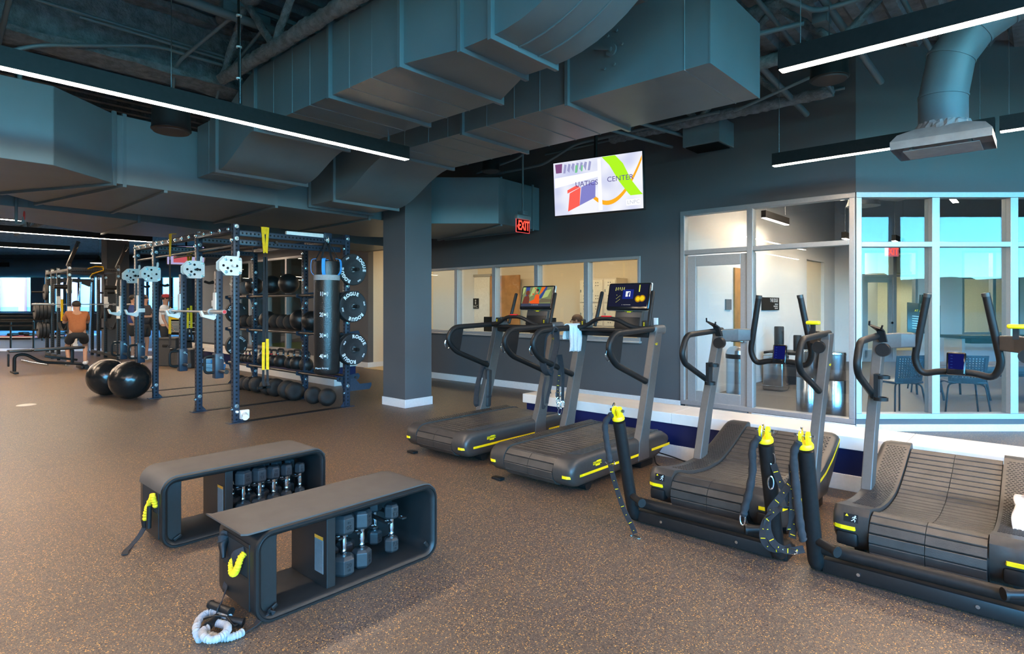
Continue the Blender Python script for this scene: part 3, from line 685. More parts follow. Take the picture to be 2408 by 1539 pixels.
for i, x in enumerate((-19.5, -15.5)): panel_lamp('turf studio ceiling panel light %s' % ('over the far half', 'over the near half')[i], x, 12, 3.6, 1.2, .6, OFFICE_STR * .6)

for i, (s_, d_) in enumerate(((10.2, 17.0), (13.0, 17.0))): panel_lamp('added next bay ceiling panel light %s' % ('behind the exterior door', 'behind the far recovery window')[i], *A45(s_, d_, 3.19), 1.2, 1.2, 26)  # panels added to whiten the bay, standing in for daylight at the door
# --- structural steel under the deck, sprayed
M_SPRAY = mat('sprayed_steel', (0.18, 0.205, 0.215), 0.85, var=0.3, scale=14, bump=1.0, bscale=45)
def rough_tube(m, a, b, r, step=0.05, seg=9, jit=0.16):
    a, b = V(a), V(b); n = max(2, int((b - a).length / step)); m.tube([a + (b - a) * i / n for i in range(n + 1)], r, seg, jit=jit)
def joist(label, y, x0, x1, zb, zt, ph=0.0):
    r = thing('bar_joist', label, 'joist', (x0, y, zb)); L = x1 - x0
    m = MB(); rough_tube(m, (0, 0, 0), (L, 0, 0), .062); m.build('bottom_chord', M_SPRAY, r, smooth=60)
    m = MB(); rough_tube(m, (0, 0, zt - zb), (L, 0, zt - zb), .07); m.build('top_chord', M_SPRAY, r, smooth=60)
    x = ph; up = True
    while x + .55 < L:
        m = MB(); rough_tube(m, (x, 0, 0 if up else zt - zb), (x + .55, 0, zt - zb if up else 0), .036, seg=7); m.build('web_bar', M_SPRAY, r, smooth=60); x += .55; up = not up
    return r
joist('rough sprayed roof truss above the wide duct, thick lower chord', 2.5, -6.2, -2.9, 3.74, 4.33)
joist('rough sprayed roof truss ending at the angled wall above the pendant light', 5.95, -3.6, -.5, 3.82, 4.33)
joist('rough sprayed roof truss behind the viewpoint end of the elbow duct', 7.2, -4.6, -1.75, 3.80, 4.33, .2)
joist('rough sprayed roof truss near the viewpoint', 0.4, -6.1, 3.0, 3.82, 4.33)
for i, y in enumerate((-0.5, 1.6, 3.7, 6.7)):
    joist('far roof truss in the rear bay, %s from the near side' % ('first', 'second', 'third', 'fourth')[i], y, -26, -11.5, 3.85, 4.33)
# girder running front to back
r = thing('steel_girder', 'broad sprayed steel girder at the ceiling above the long pendant light', 'girder', (-6.45, -3, 3.72))
rr = random.Random(9)
def slab(m, x0, x1, z0, z1, y0, y1, j=.012, n=60):
    rings = []
    for i in range(n + 1):
        y = y0 + (y1 - y0) * i / n; q = lambda: rr.uniform(-j, j)
        rings.append([V((x0 + q(), y, z0 + q())), V(((x0 + x1) / 2, y, z0 + q())), V((x1 + q(), y, z0 + q())), V((x1 + q(), y, z1 + q())), V((x0 + q(), y, z1 + q()))])
    m.loft(rings)
m = MB(); slab(m, -.02, .02, 0, .62, 0, 9.5); m.build('web', M_SPRAY, r, smooth=0)
m = MB(); slab(m, -.17, .17, -.03, .03, 0, 9.5); m.build('lower_flange', M_SPRAY, r, smooth=0)
m = MB(); slab(m, -.17, .17, .58, .65, 0, 9.5); m.build('upper_flange', M_SPRAY, r, smooth=0)
# --- conduits and pipes
n_p = 0
def conduit(label, pts, r, name='conduit', cat='pipe', mt=None, seg=8, rf=.12):
    m = MB(); m.tube(fillet(pts, rf, 5), r, seg); return tag(m.build(name, mt or M_DUCT, smooth=50), label, cat, 'ceiling conduits')
conduit('thick sprinkler main pipe running along the ceiling above the girder', [(-5.55, -1.5, 4.1), (-5.55, 7.6, 4.1)], .042, 'pipe')
conduit('twin conduit near the girder, upper run of the pair', [(-6.22, -2, 3.98), (-6.22, 4.2, 3.98)], .016)
conduit('twin conduit near the girder, lower run of the pair', [(-6.18, 1.3, 3.93), (-6.18, 4.2, 3.93)], .014)
conduit('bent conduit stepping down from the girder to the trunk duct', [(-6.2, 4.2, 3.88), (-6.2, 1.9, 3.88), (-6.22, 1.0, 3.60), (-6.3, .7, 3.42)], .017)
conduit('conduit sloping beside the truss chord to a junction box', [(-5.6, 2.35, 4.12), (-6.3, 2.1, 3.8), (-6.75, 2.2, 3.44)], .016)
conduit('second conduit sloping from the other junction box', [(-5.6, 2.65, 4.12), (-6.35, 2.55, 3.78), (-6.8, 2.62, 3.44)], .016)
conduit('low conduit running along the girder web', [(-6.62, .2, 3.9), (-6.62, 1.5, 3.9), (-6.62, 3.3, 3.8)], .016)
conduit('drop conduit hanging down the trunk duct', [(-6.85, 1.0, 4.4), (-6.85, 1.0, 3.42)], .02)
conduit('pair of conduits strapped to the truss near the viewpoint, thicker run', [(-4.3, .62, 3.8), (-6.9, .75, 3.62)], .026)
conduit('pair of conduits strapped to the truss near the viewpoint, thinner run', [(-4.3, .70, 3.84), (-6.9, .84, 3.64)], .02)
conduit('long conduit clipped along the charcoal wall below the truss', [(-6.2, 7.702, 3.95), (-4.0, 7.702, 3.96), (-1.75, 7.702, 3.97)], .017)
conduit('conduit running behind the screen along the ceiling', [(-8.8, 6.9, 3.55), (-5.6, 6.9, 3.55), (-5.0, 6.9, 3.75), (-2.9, 6.9, 3.75)], .02)
conduit('white braced pipe crossing behind the lower duct toward the wall', [(-4.4, 5.3, 3.72), (-3.9, 7.66, 3.66)], .024)
conduit('second braced pipe crossing toward the wall above the vent box', [(-4.05, 5.3, 3.75), (-3.55, 7.66, 3.7)], .024)
for i, (x, y) in enumerate(((-2.15, 0), (-1.72, 0), (-1.28, 0), (-.78, 0))):
    conduit('thin pale brace pipe above the right-hand pendant light, %s along the duct end' % ('first', 'second', 'third', 'fourth')[i], [(x - .25, 4.9, 4.28), (x + .02, 7.0 if i else 7.6, 3.72)], .022 if i % 2 else .034, 'brace_pipe')
conduit('gently curved conduit above the pendant light by the junction box', [(-1.7, 4.7, 3.95), (-1.5, 5.6, 4.0), (-.6, 5.9, 4.12), (.6, 5.7, 4.2)], .022)
conduit('conduit leaving the junction box toward the capped duct', [(-2.7, 5.1, 3.78), (-1.62, 5.68, 3.97)], .024)
conduit('low conduit looping under the truss beside the angled wall', [(-2.6, 6.6, 3.62), (-1.6, 6.3, 3.72), (-1.35, 6.1, 3.9)], .016)
conduit('hanging conduit drop holding the exit sign', [(-5.905, 6.79, 2.86), (-5.905, 6.79, 4.4)], .016)
conduit('thin conduit looping behind the lower duct near the screen', [(-6.6, 6.5, 3.5), (-5.7, 6.5, 3.6), (-5.2, 6.5, 3.95), (-5.0, 6.5, 4.2)], .015)
# grey metal strut with two junction boxes
o = MB(); o.cb(-5.72, 1.2, 4.26, -5.62, 4.3, 4.30)
for i in range(24): o.cb(-5.685, 1.25 + i * .125, 4.255, -5.655, 1.30 + i * .125, 4.262)
tag(o.build('strut_channel', M_DUCT, smooth=0), 'slotted metal strut channel at the ceiling above the long light', 'channel')
def jbox(label, x, y, z):
    r = thing('junction_box', label, 'box', (x, y, z)); MB().rbox((0, 0, 0), (.12, .12, .1), .006).build('body', M_DUCT, r)
    MB().rbox((0.064, 0, 0), (.006, .125, .105), .002).build('cover', M_DUCT, r)
jbox('square junction box on the strut channel, nearer the thick chord', -5.67, 2.65, 4.19)
jbox('square junction box on the strut channel, beside the wiring drop', -5.67, 2.33, 4.2)
jbox('square grey junction box hanging above the shorter pendant light end', -1.5, 5.77, 4.0)
# cable drop with ties
m = MB(); pts = smooth_path([(-5.80, 2.0, 4.4), (-5.79, 2.01, 4.1), (-5.77, 2.02, 3.85), (-5.74, 2.03, 3.6), (-5.4, 2.03, 3.35), (-5.0, 2.05, 3.16), (-4.76, 2.06, 3.03)], 6)
pts = smooth_path([(-4.78, 2.05, 4.4), (-4.78, 2.05, 3.8), (-4.77, 2.05, 3.4), (-4.76, 2.05, 3.2), (-4.75, 2.05, 3.03)], 6)
m.tube(pts, .008, 8); m.tube([p + V((.012, .006, 0)) for p in pts], .006, 8); o = tag(m.build('power_cable', M_PLAS), 'black twin power cable with white ties dropping to the long pendant light', 'cable')
for z in (4.25, 4.0, 3.75, 3.5, 3.25):
    t = MB(); t.cyl((-4.772, 2.052, z - .006), (-4.772, 2.052, z + .006), .021, seg=10); t.build('cable_tie', M_WHITE, o)
# pendant loudspeakers
def speaker(label, x, y, z, r0):
    r = thing('pendant_speaker', label, 'speaker', (x, y, z), 0, 'black pendant loudspeakers')
    MB().lathe([(0, 0.012), (r0 * .93, 0.012), (r0, 0.02), (r0 * 1.0, .03), (r0 * .97, .04), (r0 * .93, .22), (r0 * .8, .30), (r0 * .3, .335), (0, .335)], seg=32).build('cabinet', M_PLAS, r)
    MB().lathe([(0, 0.0), (r0 * .88, 0.002), (r0 * .93, .014)], seg=32).build('grille', mat('speaker_grille', (0.03, 0.028, 0.027), .6, var=.2, scale=300), r)
    MB().cyl((0, 0, .33), (0, 0, ZD - z), .004, seg=6).build('hanger_cable', M_STEEL, r)
speaker('black pendant speaker in front of the trunk duct', -5.587, 1.828, 2.93, .155)
speaker('black pendant speaker beneath the truss by the angled wall', -1.394, 5.611, 3.375, .155)
speaker('black pendant speaker beside the hanging exit sign', -5.989, 6.18, 3.375, .135)
for i, (x, y) in enumerate(((-24.4, 5.7), (-21.5, 7.2))):
    r = thing('pendant_lamp', 'small domed pendant lamp in the far bay %s' % ('beside the round duct', 'by the dark column')[i], 'lamp', (x, y, 2.9))
    MB().lathe([(.28, 0), (.26, .05), (.08, .13), (.03, .25), (0, .25)], seg=20).build('shade', M_BLACK, r)
    MB().lathe([(0, .0), (.25, .0), (.25, .02), (0, .02)], seg=20).build('lens', emat('lamp_glow', (1, .85, .65), 6), r)
    MB().cyl((0, 0, .25), (0, 0, ZD - 2.9), .006, seg=6).build('cord', M_BLACK, r)
# --- exit sign
r = thing('exit_sign', 'illuminated red exit sign hanging below its conduit', 'sign', (-5.905, 6.79, 2.55), PI / 2)
MB().rbox((0, 0, .29), (.11, .11, .06), .004).build('mount_box', M_DUCT, r)
MB().rbox((0, 0, .225), (.32, .075, .07), .02).build('housing', M_ALU, r)
p = MB(); p.cb(-.15, -.004, 0, .15, .004, .195); p.build('face', glass_mat('red_edge_glass', (.35, .22, .24), 1.3), r, smooth=0)
M_RED = emat('exit_red', (1.0, 0.05, 0.03), 3.2)
p = MB(); p.text('EXIT', .20, T(.018, -.006, .098) @ RX(PI / 2), .001, sx=.62, bold=.003); p.box((-.118, -.006, .098), (.005, .003, .05), rot=(0, .55, 0)); p.box((-.118, -.006, .075), (.005, .003, .05), rot=(0, -.55, 0)); p.build('lettering', M_RED, r, smooth=0)
p = MB(); p.cb(-.153, -.006, -.004, .153, .006, .001); p.cb(-.154, -.006, -.004, -.149, .006, .195); p.cb(.149, -.006, -.004, .154, .006, .195); p.build('edge_strip', emat('exit_edge', (1, .1, .1), 1.2), r, smooth=0)
r = thing('exit_sign', 'red exit sign on the ceiling at the back of the recovery room', 'sign', tuple(A45(9.2, 14.4, 2.63)), CAM_A)
MB().rbox((0, 0, .25), (.36, .06, .05), .01).build('housing', M_ALU, r)
MB().cb(-.17, -.004, 0, .17, .004, .225).build('face', emat('exit_pink_face', (1, .2, .25), .7), r, smooth=0)
p = MB(); p.text('EXIT', .23, T(0, -.007, .112) @ RX(PI / 2), .001, sx=.7, bold=.003); p.build('lettering', M_RED, r, smooth=0)
# --- television
r = thing('tv_screen', 'wall-sized flat television hung from a ceiling pole near the charcoal wall', 'television', (-4.012, 5.958, 2.885), math.atan2(.199, 1.145))
tw, th_ = 1.175, .685
body = MB(); body.rbox((0, .03, 0), (tw, .05, th_), .008)
Mt = RX(math.radians(4))
def tv(m): return MB().add([Mt @ V(p) for p in m.v], m.f)
tv(body).build('body', M_PLAS, r)
def tv_mat():
    m, nt, out = new_mat('tv_picture'); N = nt.nodes; L = nt.links
    tc = N.new('ShaderNodeTexCoord'); n = N.new('ShaderNodeTexNoise'); n.inputs['Scale'].default_value = 3.0; n.inputs['Detail'].default_value = 1
    L.new(tc.outputs['Object'], n.inputs['Vector']); r2 = N.new('ShaderNodeValToRGB'); e = r2.color_ramp.elements
    e[0].position = .35; e[0].color = (.62, .66, .9, 1); e[1].position = .6; e[1].color = (.93, .94, 1, 1)
    L.new(n.outputs[0], r2.inputs[0]); em = N.new('ShaderNodeEmission'); em.inputs[1].default_value = 1.0
    L.new(r2.outputs[0], em.inputs[0]); L.new(em.outputs[0], out.inputs[0]); return m
s = MB(); s.cb(-tw / 2 + .014, .0015, -th_ / 2 + .022, tw / 2 - .014, .004, th_ / 2 - .014); screen = tv(s).build('picture', tv_mat(), r, smooth=0)
def art(name, col, quads, s=1.0, y=0.0):
    m = MB()
    for q in quads: m.add([Mt @ V((x, y, z)) for x, z in q], [tuple(range(len(q)))])
    return m.build(name, emat(name + '_glow', col, s), screen, smooth=0)
def band(f, w, x0, x1, n=24):
    out = []
    for i in range(n):
        a = x0 + (x1 - x0) * i / n; b = x0 + (x1 - x0) * (i + 1) / n; out.append([(a, f(a) - w), (b, f(b) - w), (b, f(b) + w), (a, f(a) + w)])
    return out
X = tw; art('orange_wave', (1.0, .45, .02), [[(x, max(-.30, min(.31, z))) for x, z in q] for q in band(lambda x: -.22 + 2.6 * (x - .14) ** 2, .026, -.15, .57)], y=.0012)
art('lime_wave', (.45, .95, .02), [[(x + dx, z) for x, z, dx in ((a0, z0, -w0), (a0, z0, w0), (a1, z1, w1), (a1, z1, -w1))] for (a0, z0, w0, a1, z1, w1) in ((.16, .325, .085, .255, .22, .085), (.255, .22, .085, .36, 0.02, .075), (.36, .02, .075, .47, -.13, .075), (.47, -.13, .075, .498, -.16, .075))], y=.0008)
art('red_shape', (1.0, .13, .10), [[(-.39, -.28), (-.23, -.22), (-.21, 0.0), (-.36, -.06)], [(-.39, -.06), (-.22, .0), (-.26, .03), (-.39, -.02)]], y=.001)
art('violet_shape', (.24, .24, .62), [[(-.23, -.22), (-.02, -.14), (-.01, .06), (-.2, .0)]], y=.001)
art('maroon_shape', (.22, .08, .22), [[(-.54, .2), (-.46, .2), (-.45, .31), (-.55, .31)]], y=.001)
art('hatched_shape', (.35, .36, .62), [[(-.44 + i * .055, .19 + (i % 3) * .03), (-.41 + i * .055, .19), (-.39 + i * .055, .29), (-.42 + i * .055, .30)] for i in range(7)], y=.001)
art('green_speck', (.2, .6, .3), [[(-.28, .18), (-.25, .18), (-.24, .27), (-.27, .27)], [(-.2, .19), (-.18, .19), (-.17, .26), (-.19, .26)]], y=.0009)
art('white_bar', (1.1, 1.1, 1.12), [[(.02, -.3), (.07, -.3), (.06, .31), (.02, .31)], [(-.56, .02), (.02, .1), (.02, .17), (-.56, .14)]], y=.0007)
t = MB(); t.text('UATICS', .085, Mt @ T(-.13, .0003, .035) @ RX(PI / 2), .0003, sx=1.05); t.text('CENTER', .085, Mt @ T(.30, .0003, .05) @ RX(PI / 2), .0003, sx=1.05); t.build('screen_text', emat('screen_text_glow', (.10, .08, .28), 1), screen, smooth=0)
t = MB(); t.add([Mt @ V(p) for p in ((.37, .0002, -.275), (.545, .0002, -.275), (.545, .0002, -.205), (.37, .0002, -.205))], [(0, 1, 2, 3)]); t.build('logo_box', emat('logo_white', (1, 1, 1), 1.15), screen, smooth=0)
t = MB(); t.text('LNPC', .062, Mt @ T(.457, -.0006, -.24) @ RX(PI / 2), .0002); t.build('logo_text', emat('logo_grey', (.5, .55, .66), 1), screen, smooth=0)
p = MB(); p.cyl((-.05, .09, .1), (-.05, .09, ZD - 2.885), .022, seg=12); p.build('ceiling_pole', M_BLACK, r); p = MB(); p.cb(-.2, .055, -.15, .1, .1, .2); p.build('mount_bracket', M_BLACK, r)
for i in range(24): pass
# ================================================================== treadmills and sled frames
M_TREAD = mat('treadmill_slat_rubber', (0.040, 0.033, 0.028), 0.44, var=0.25, scale=12, bump=0.12, bscale=180)
M_SCREEN = mat('screen_bezel', (0.008, 0.008, 0.009), 0.12, var=0.05)
M_MARK = mat('printed_white', (0.75, 0.75, 0.75), 0.5)
def inset(prof, k):
    ys = [p[0] for p in prof]; zs = [p[1] for p in prof]
    cy, cz = (min(ys) + max(ys)) / 2, (min(zs) + max(zs)) / 2; hy, hz = (max(ys) - min(ys)) / 2, (max(zs) - min(zs)) / 2
    return [(cy + (y - cy) * (1 - k / hy), cz + (z - cz) * (1 - k / hz)) for y, z in prof]
def pod(prof, xin, xout):
    s = 1 if xout > xin else -1; m = MB(); rings = []
    for x, k in ((xin, 0), (xout - s * .055, 0), (xout - s * .03, .006), (xout - s * .012, .017), (xout - s * .003, .032), (xout, .05)):
        rings.append([V((x, y, z)) for y, z in inset(prof, k)])
    return m.loft(rings)
def arc(cy, cz, r, a0, a1, n=10): return [(cy + r * math.cos(math.radians(a0 + (a1 - a0) * i / n)), cz + r * math.sin(math.radians(a0 + (a1 - a0) * i / n))) for i in range(n + 1)]
def slats(path, w, x0, pitch=.062, th=.016, gap=.006):
    """rubber slats laid along a (y,z) path"""
    m = MB(); P = [V((0, y, z)) for y, z in path]; cum = [0]
    for a, b in zip(P, P[1:]): cum.append(cum[-1] + (b - a).length)
    def at(s):
        for i in range(len(P) - 1):
            if s <= cum[i + 1]: return P[i].lerp(P[i + 1], (s - cum[i]) / max(1e-6, cum[i + 1] - cum[i]))
        return P[-1]
    n = int(cum[-1] / pitch)
    for i in range(n):
        a, b = at(i * pitch + gap / 2), at((i + 1) * pitch - gap / 2); t = (b - a).normalized(); nn = V((0, -t.z, t.y))
        if nn.length < .5: continue
        L = (b - a).length
        for sx0, sx1 in ((-w / 2, -.0015), (.0015, w / 2)):
            q = []
            for x in (x0 + sx0, x0 + sx1):
                for (u, v) in ((.003, 0), (0, -.004), (0, -th), (L, -th), (L, -.004), (L - .003, 0)): q.append(a + t * u + nn * v + V((x, 0, 0)))
            m.add(q, [(0, 1, 2, 3, 4, 5), (11, 10, 9, 8, 7, 6)] + [(k, (k + 1) % 6, 6 + (k + 1) % 6, 6 + k) for k in range(6)])
    return m
def logo_patch(parent, M, w=.1, txt='TECHNOGYM'):
    h = w * .36; m = MB()
    m.prism([(-w / 2, -h * .2), (-w * .2, -h * .2), (-w * .2, -h * .5), (w * .3, -h * .5), (w * .3, -h * .2), (w / 2, -h * .2), (w / 2, h * .36), (w * .38, h * .36), (w * .38, h * .5), (-w * .1, h * .5), (-w * .1, h * .36), (-w / 2, h * .36)], 0, .002, 'z', M)
    o = m.build('logo_plate', M_YEL, parent, smooth=0)
    t = MB(); t.text(txt, w * .165, M @ T(0, h * .08, .0024), .0003, bold=.0004)
    t.add([M @ V(p) for p in ((-w * .42, -h * .08, .0025), (w * .42, -h * .08, .0025), (w * .42, -h * .12, .0025), (-w * .42, -h * .12, .0025))], [(0, 1, 2, 3)])
    t.build('logo_text', M_BLACK, o, smooth=0)
SIDE_R = Matrix(((0, 0, 1, 0), (1, 0, 0, 0), (0, 1, 0, 0), (0, 0, 0, 1)))       # local x -> +Y, y -> +Z, z -> +X
REAR = Matrix(((1, 0, 0, 0), (0, 0, -1, 0), (0, 1, 0, 0), (0, 0, 0, 1)))        # local x -> +X, y -> +Z, z -> -Y
def rail(side, pts, r=.023, rf=.09):
    return MB().tube(fillet([(side * x, y, z) for x, y, z in pts], rf, 6), r, 14)
def art_panel(parent, name, shapes, M):
    for nm, col, polys in shapes:
        m = MB()
        for q in polys: m.add([M @ V((x, y, 0)) for x, y in q], [tuple(range(len(q)))])
        m.build(nm, emat('screen_' + nm + '_' + name, col, 1.0), parent, smooth=0)
def circ(cx, cy, r, n=14): return [(cx + r * math.cos(2 * PI * i / n), cy + r * math.sin(2 * PI * i / n)) for i in range(n)]
def run_treadmill(label, x, y, kind):
    t = thing('treadmill', label, 'treadmill', (x, y, 0), 0, 'flat treadmills with large screens')
    W = .435; wi = .255
    prof = arc(.115, .18, .112, 270, 90) + [(1.40, .292), (1.47, .282), (1.54, .245), (1.555, .215), (1.53, .18), (1.36, .085), (1.28, .068)]
    for s in (-1, 1): pod(prof, s * wi, s * W).build('side_shell', M_GRAPH, t, smooth=40)
    path = [(1.40, .05), (1.5, .12), (1.5, .2), (1.46, .265), (1.40, .281)]
    path = arc(.118, .168, .115, 300, 90, 12)[::1] + [(1.42, .283), (1.48, .26)]
    slats(path, wi * 2 - .012, 0).build('running_belt', M_TREAD, t, smooth=0)
    MB().prism(inset(arc(.118, .168, .1, 270, 90) + [(1.42, .262), (1.48, .22), (1.34, .08)], 0), -wi, wi, 'x').build('belt_bed', M_BLACK, t, smooth=30)
    for s in (-1, 1):                                             # ridged foot grip along each side
        g = MB(); q = .275; k = 0
        y0 = .17
        while y0 < 1.40:
            g.add([(s * q, y0, .2925), (s * q, y0 + .014, .2925), (s * (q + .10), y0 + .06, .2925), (s * (q + .10), y0 + .046, .2925), (s * q, y0, .2975), (s * q, y0 + .014, .2975), (s * (q + .10), y0 + .06, .2975), (s * (q + .10), y0 + .046, .2975)],
                  [(0, 1, 2, 3), (4, 5, 6, 7), (0, 1, 5, 4), (1, 2, 6, 5), (2, 3, 7, 6), (3, 0, 4, 7)]); y0 += .03
        g.build('grip_strip', M_GRAPH, t, smooth=0)
        st = MB(); z0, z1 = .148, .168
        st.cb(s * (W - .004), .14, z0, s * (W + .0015), 1.03, z1) if s > 0 else st.cb(s * (W - .004), .14, z0, s * (W + .0015), 1.52, z1)
        if s > 0: st.cb(W - .004, 1.20, z0 + .002, W + .0015, 1.535, z1 + .004)
        st2 = [(s * (W - .085), -.002), (s * (W - .045), .0), (s * (W - .022), .018), (s * (W - .006), .05), (s * (W - .001), .09), (s * (W + .0015), .14)]
        rg = [[V((a, b - .0015, z0)), V((a, b - .0015, z1)), V((a * .985, b + .01, z1)), V((a * .985, b + .01, z0))] for a, b in st2]
        st.loft(rg); st.build('accent_stripe', M_YEL, t, smooth=0)
        # slanted upright, wide outside face
        u = MB(); sec = lambda yy, z, dy: [V((s * .372, yy, z)), V((s * (W + .006), yy, z)), V((s * (W + .006), yy + dy, z)), V((s * .372, yy + dy, z))]
        u.loft([sec(.965, .10, .185), sec(.985, .26, .16), sec(1.04, .40, .135), sec(1.155, .80, .125), sec(1.27, 1.20, .12), sec(1.285, 1.25, .13)])
        u.build('upright', M_UPR, t, smooth=0, bevel=.006)
        c = MB(); c.rbox((s * .403, 1.37, 1.225), (.085, .20, .09), .03, 3); c.build('upright_cap', M_UPR, t)
        rail(s, [(.403, 1.30, 1.235), (.403, .63, 1.215), (.403, .535, 1.10), (.403, .64, .965), (.403, 1.20, .755)], .027, .1).build('handrail', M_BLACK, t)
        p = MB(); p.prism([(.66, 1.20), (.60, 1.17), (.565, 1.1), (.60, 1.04), (.66, .98), (.715, .955), (.74, 1.05), (.77, 1.20)], s * .395, s * .411, 'x'); p.build('rail_web', M_PLAS, t, smooth=0, bevel=.004)
        c = MB(); c.tube(smooth_path([(s * .403, .52, 1.08), (s * .403, .508, 1.04), (s * .403, .535, 1.0), (s * .403, .56, 1.0)], 4), .006, 8); c.build('strap_hook', M_CHROME, t)
        rd = MB(); rd.tube([(s * .30, 1.39, 1.24), (s * .292, 1.43, 1.36), (s * .285, 1.50, 1.575), (s * .285, 1.503, 1.585)], [.017, .018, .019, .014], 12); rd.build('push_rod', M_BLACK, t)
    b = MB(); b.rbox((0, 1.34, 1.19), (.74, .16, .075), .02); b.build('console_bar', M_PLAS, t)
    b = MB(); b.rbox((0, 1.24, 1.215), (.70, .10, .03), .01); b.build('tray', M_BLACK, t)
    hb = MB(); hb.tube(fillet([(-.37, 1.20, 1.235), (-.25, 1.17, 1.25), (-.10, 1.14, 1.325), (.10, 1.14, 1.325), (.25, 1.17, 1.25), (.37, 1.20, 1.235)], .07, 5), .020, 12); hb.build('front_handlebar', M_BLACK, t)
    k = MB(); k.rbox((0, 1.14, 1.346), (.10, .03, .012), .004); k.build('stop_key', mat('signal_red', (.7, .01, .015), .4), t)
    for s in (-1, 1):
        k = MB(); k.rbox((s * .34, 1.25, 1.275), (.05, .03, .07), .008); o = k.build('speed_lever', M_PLAS, t)
        k = MB()
        for dz in (-.012, .0, .012): k.cb(s * .34 - .006, 1.232, 1.277 + dz - .003, s * .34 + .006, 1.236, 1.277 + dz + .003)
        k.build('lever_mark', M_YEL, o, smooth=0)
    Ms = T(0, 1.50, 1.30) @ RX(math.radians(-14))
    m = MB(); m.rbox((0, .04, .06), (.30, .05, .25), .008, M=Ms); m.build('mast', M_GRAPH, t)
    m = MB(); m.rbox((0, .0135, -.045), (.27, .012, .16), .004, M=Ms); m.build('keypad', M_PLAS, t)
    logo_patch(t, Ms @ T(0, .0135, .10) @ REAR, .09)
    Msc = T(0, 1.53, 1.535) @ RX(math.radians(-13))
    m = MB(); m.rbox((0, .018, 0), (.475, .05, .275), .018, 4, M=Msc); sc = m.build('display', M_SCREEN, t)
    m = MB(); m.rbox((0, .022, 0), (.482, .034, .282), .018, 4, M=Msc); m.build('display_rim', M_ALU, sc)
    Mp = Msc @ T(0, -.0085, .008) @ REAR
    w, h = .215, .112
    if kind == 'film':
        shapes = [('backdrop', (.20, .22, .10), [[(-w, -h), (w, -h), (w, h), (-w, h)]])]
        art_panel(sc, 'film', shapes, Mp)
        art_panel(sc, 'film2', [('drape_green', (.03, .28, .16), [[(-.02, -.02), (.03, .0), (.05, h), (-.0, h)]]), ('drape_orange', (.75, .16, .02), [[(.03, .02), (.075, .05), (.12, h), (.06, h)]]), ('drape_blue', (.04, .07, .25), [[(.02, -.03), (.07, -.02), (.13, .07), (.14, h), (.11, h), (.075, .05)], [(-.16, .0), (-.12, .02), (-.11, h), (-.17, h)]]),
            ('awning_lime', (.42, .50, .18), [[(.08, -.02), (.16, .0), (.2, .085), (.12, .07)], [(-.10, -.0), (-.05, .02), (-.01, h), (-.07, h)], [(-w, .02), (-.19, .05), (-.175, h), (-w, h)]]), ('crowd', (.15, .13, .08), [[(.02, -.07), (w, -.06), (w, -.03), (.08, -.02)]]), ('caption_band', (.05, .06, .10), [[(-w, -h), (w, -h), (w, -.078), (-w, -.078)]])], Mp @ T(0, 0, .0005))
        art_panel(sc, 'film3', [('orange_dress', (.85, .11, .02), [[(-.07, -.08), (.05, -.08), (.045, -.02), (.035, .02), (.01, .035), (-.02, .02), (-.03, -.03), (-.10, -.06)]]), ('sitter', (.16, .045, .03), [[(-.2, -.08), (-.10, -.08), (-.10, -.02), (-.12, .02), (-.18, -.0)], circ(-.135, .045, .03)]), ('face', (.55, .24, .13), [circ(-.0, .058, .021)]), ('hair', (.06, .02, .02), [circ(.006, .074, .018)]), ('red_flower', (.8, .02, .02), [circ(-.055, .03, .009), circ(-.03, .095, .008)])], Mp @ T(0, 0, .001))
    else:
        art_panel(sc, 'app', [('backdrop', (.012, .014, .035), [[(-w, -h), (w, -h), (w, h), (-w, h)]])], Mp)
        art_panel(sc, 'app2', [('blue_tile', (.012, .025, .22), [[(-.06, -.035), (.06, -.035), (.06, .06), (-.06, .06)]]), ('warm_glow', (.45, .22, .01), [circ(.115, -.035, .034), circ(.16, -.03, .034)]), ('lamp_bar', (.75, .8, .12), [[(.115, .035), (.127, .035), (.127, .105), (.115, .105)]]), ('sparks', (.55, .55, .15), [[(-.15 + i * .023, .05 + (i % 3) * .012), (-.14 + i * .023, .05), (-.138 + i * .023, .085), (-.145 + i * .023, .085)] for i in range(5)] + [[(-.13 + (i % 4) * .012, -.07 + i * .009), (-.124 + (i % 4) * .012, -.07 + i * .009), (-.124 + (i % 4) * .012, -.063 + i * .009), (-.13 + (i % 4) * .012, -.063 + i * .009)] for i in range(9)])], Mp @ T(0, 0, .0005))
        art_panel(sc, 'app3', [('white_square', (.85, .88, .92), [[(-.027, -.012), (.025, -.012), (.025, .042), (-.027, .042)]]), ('glow_core', (.9, .65, .02), [circ(.115, -.035, .022), circ(.16, -.03, .024)])], Mp @ T(0, 0, .001))
        tx = MB(); tx.text('f', .062, Mp @ T(.006, .006, .0015), .0001, bold=.003); tx.build('app_letter', emat('app_letter_blue', (.012, .025, .22), 1), sc, smooth=0)
    tx = MB(); tx.text('TOUCH THE SCREEN', .0085, Mp @ T(.0, -.094, .0015), .0001); tx.text('O', .011, Mp @ T(-.055, -.094, .0015), .0001); tx.build('caption', emat('caption_white', (.7, .7, .7), 1), sc, smooth=0)
    logo_patch(t, T(W + .0015, .34, .215) @ SIDE_R, .115)
    logo_patch(t, T(W + .0065, 1.275, 1.10) @ SIDE_R, .05)
    for s in (-1, 1):
        f = MB(); f.cyl((s * .3, .30, .042), (s * .38, .30, .042), .042, seg=20); f.build('transport_wheel', M_PLAS, t)
        f = MB(); f.rbox((s * .33, 1.22, .035), (.10, .22, .07), .015); f.build('front_foot', M_BLACK, t)
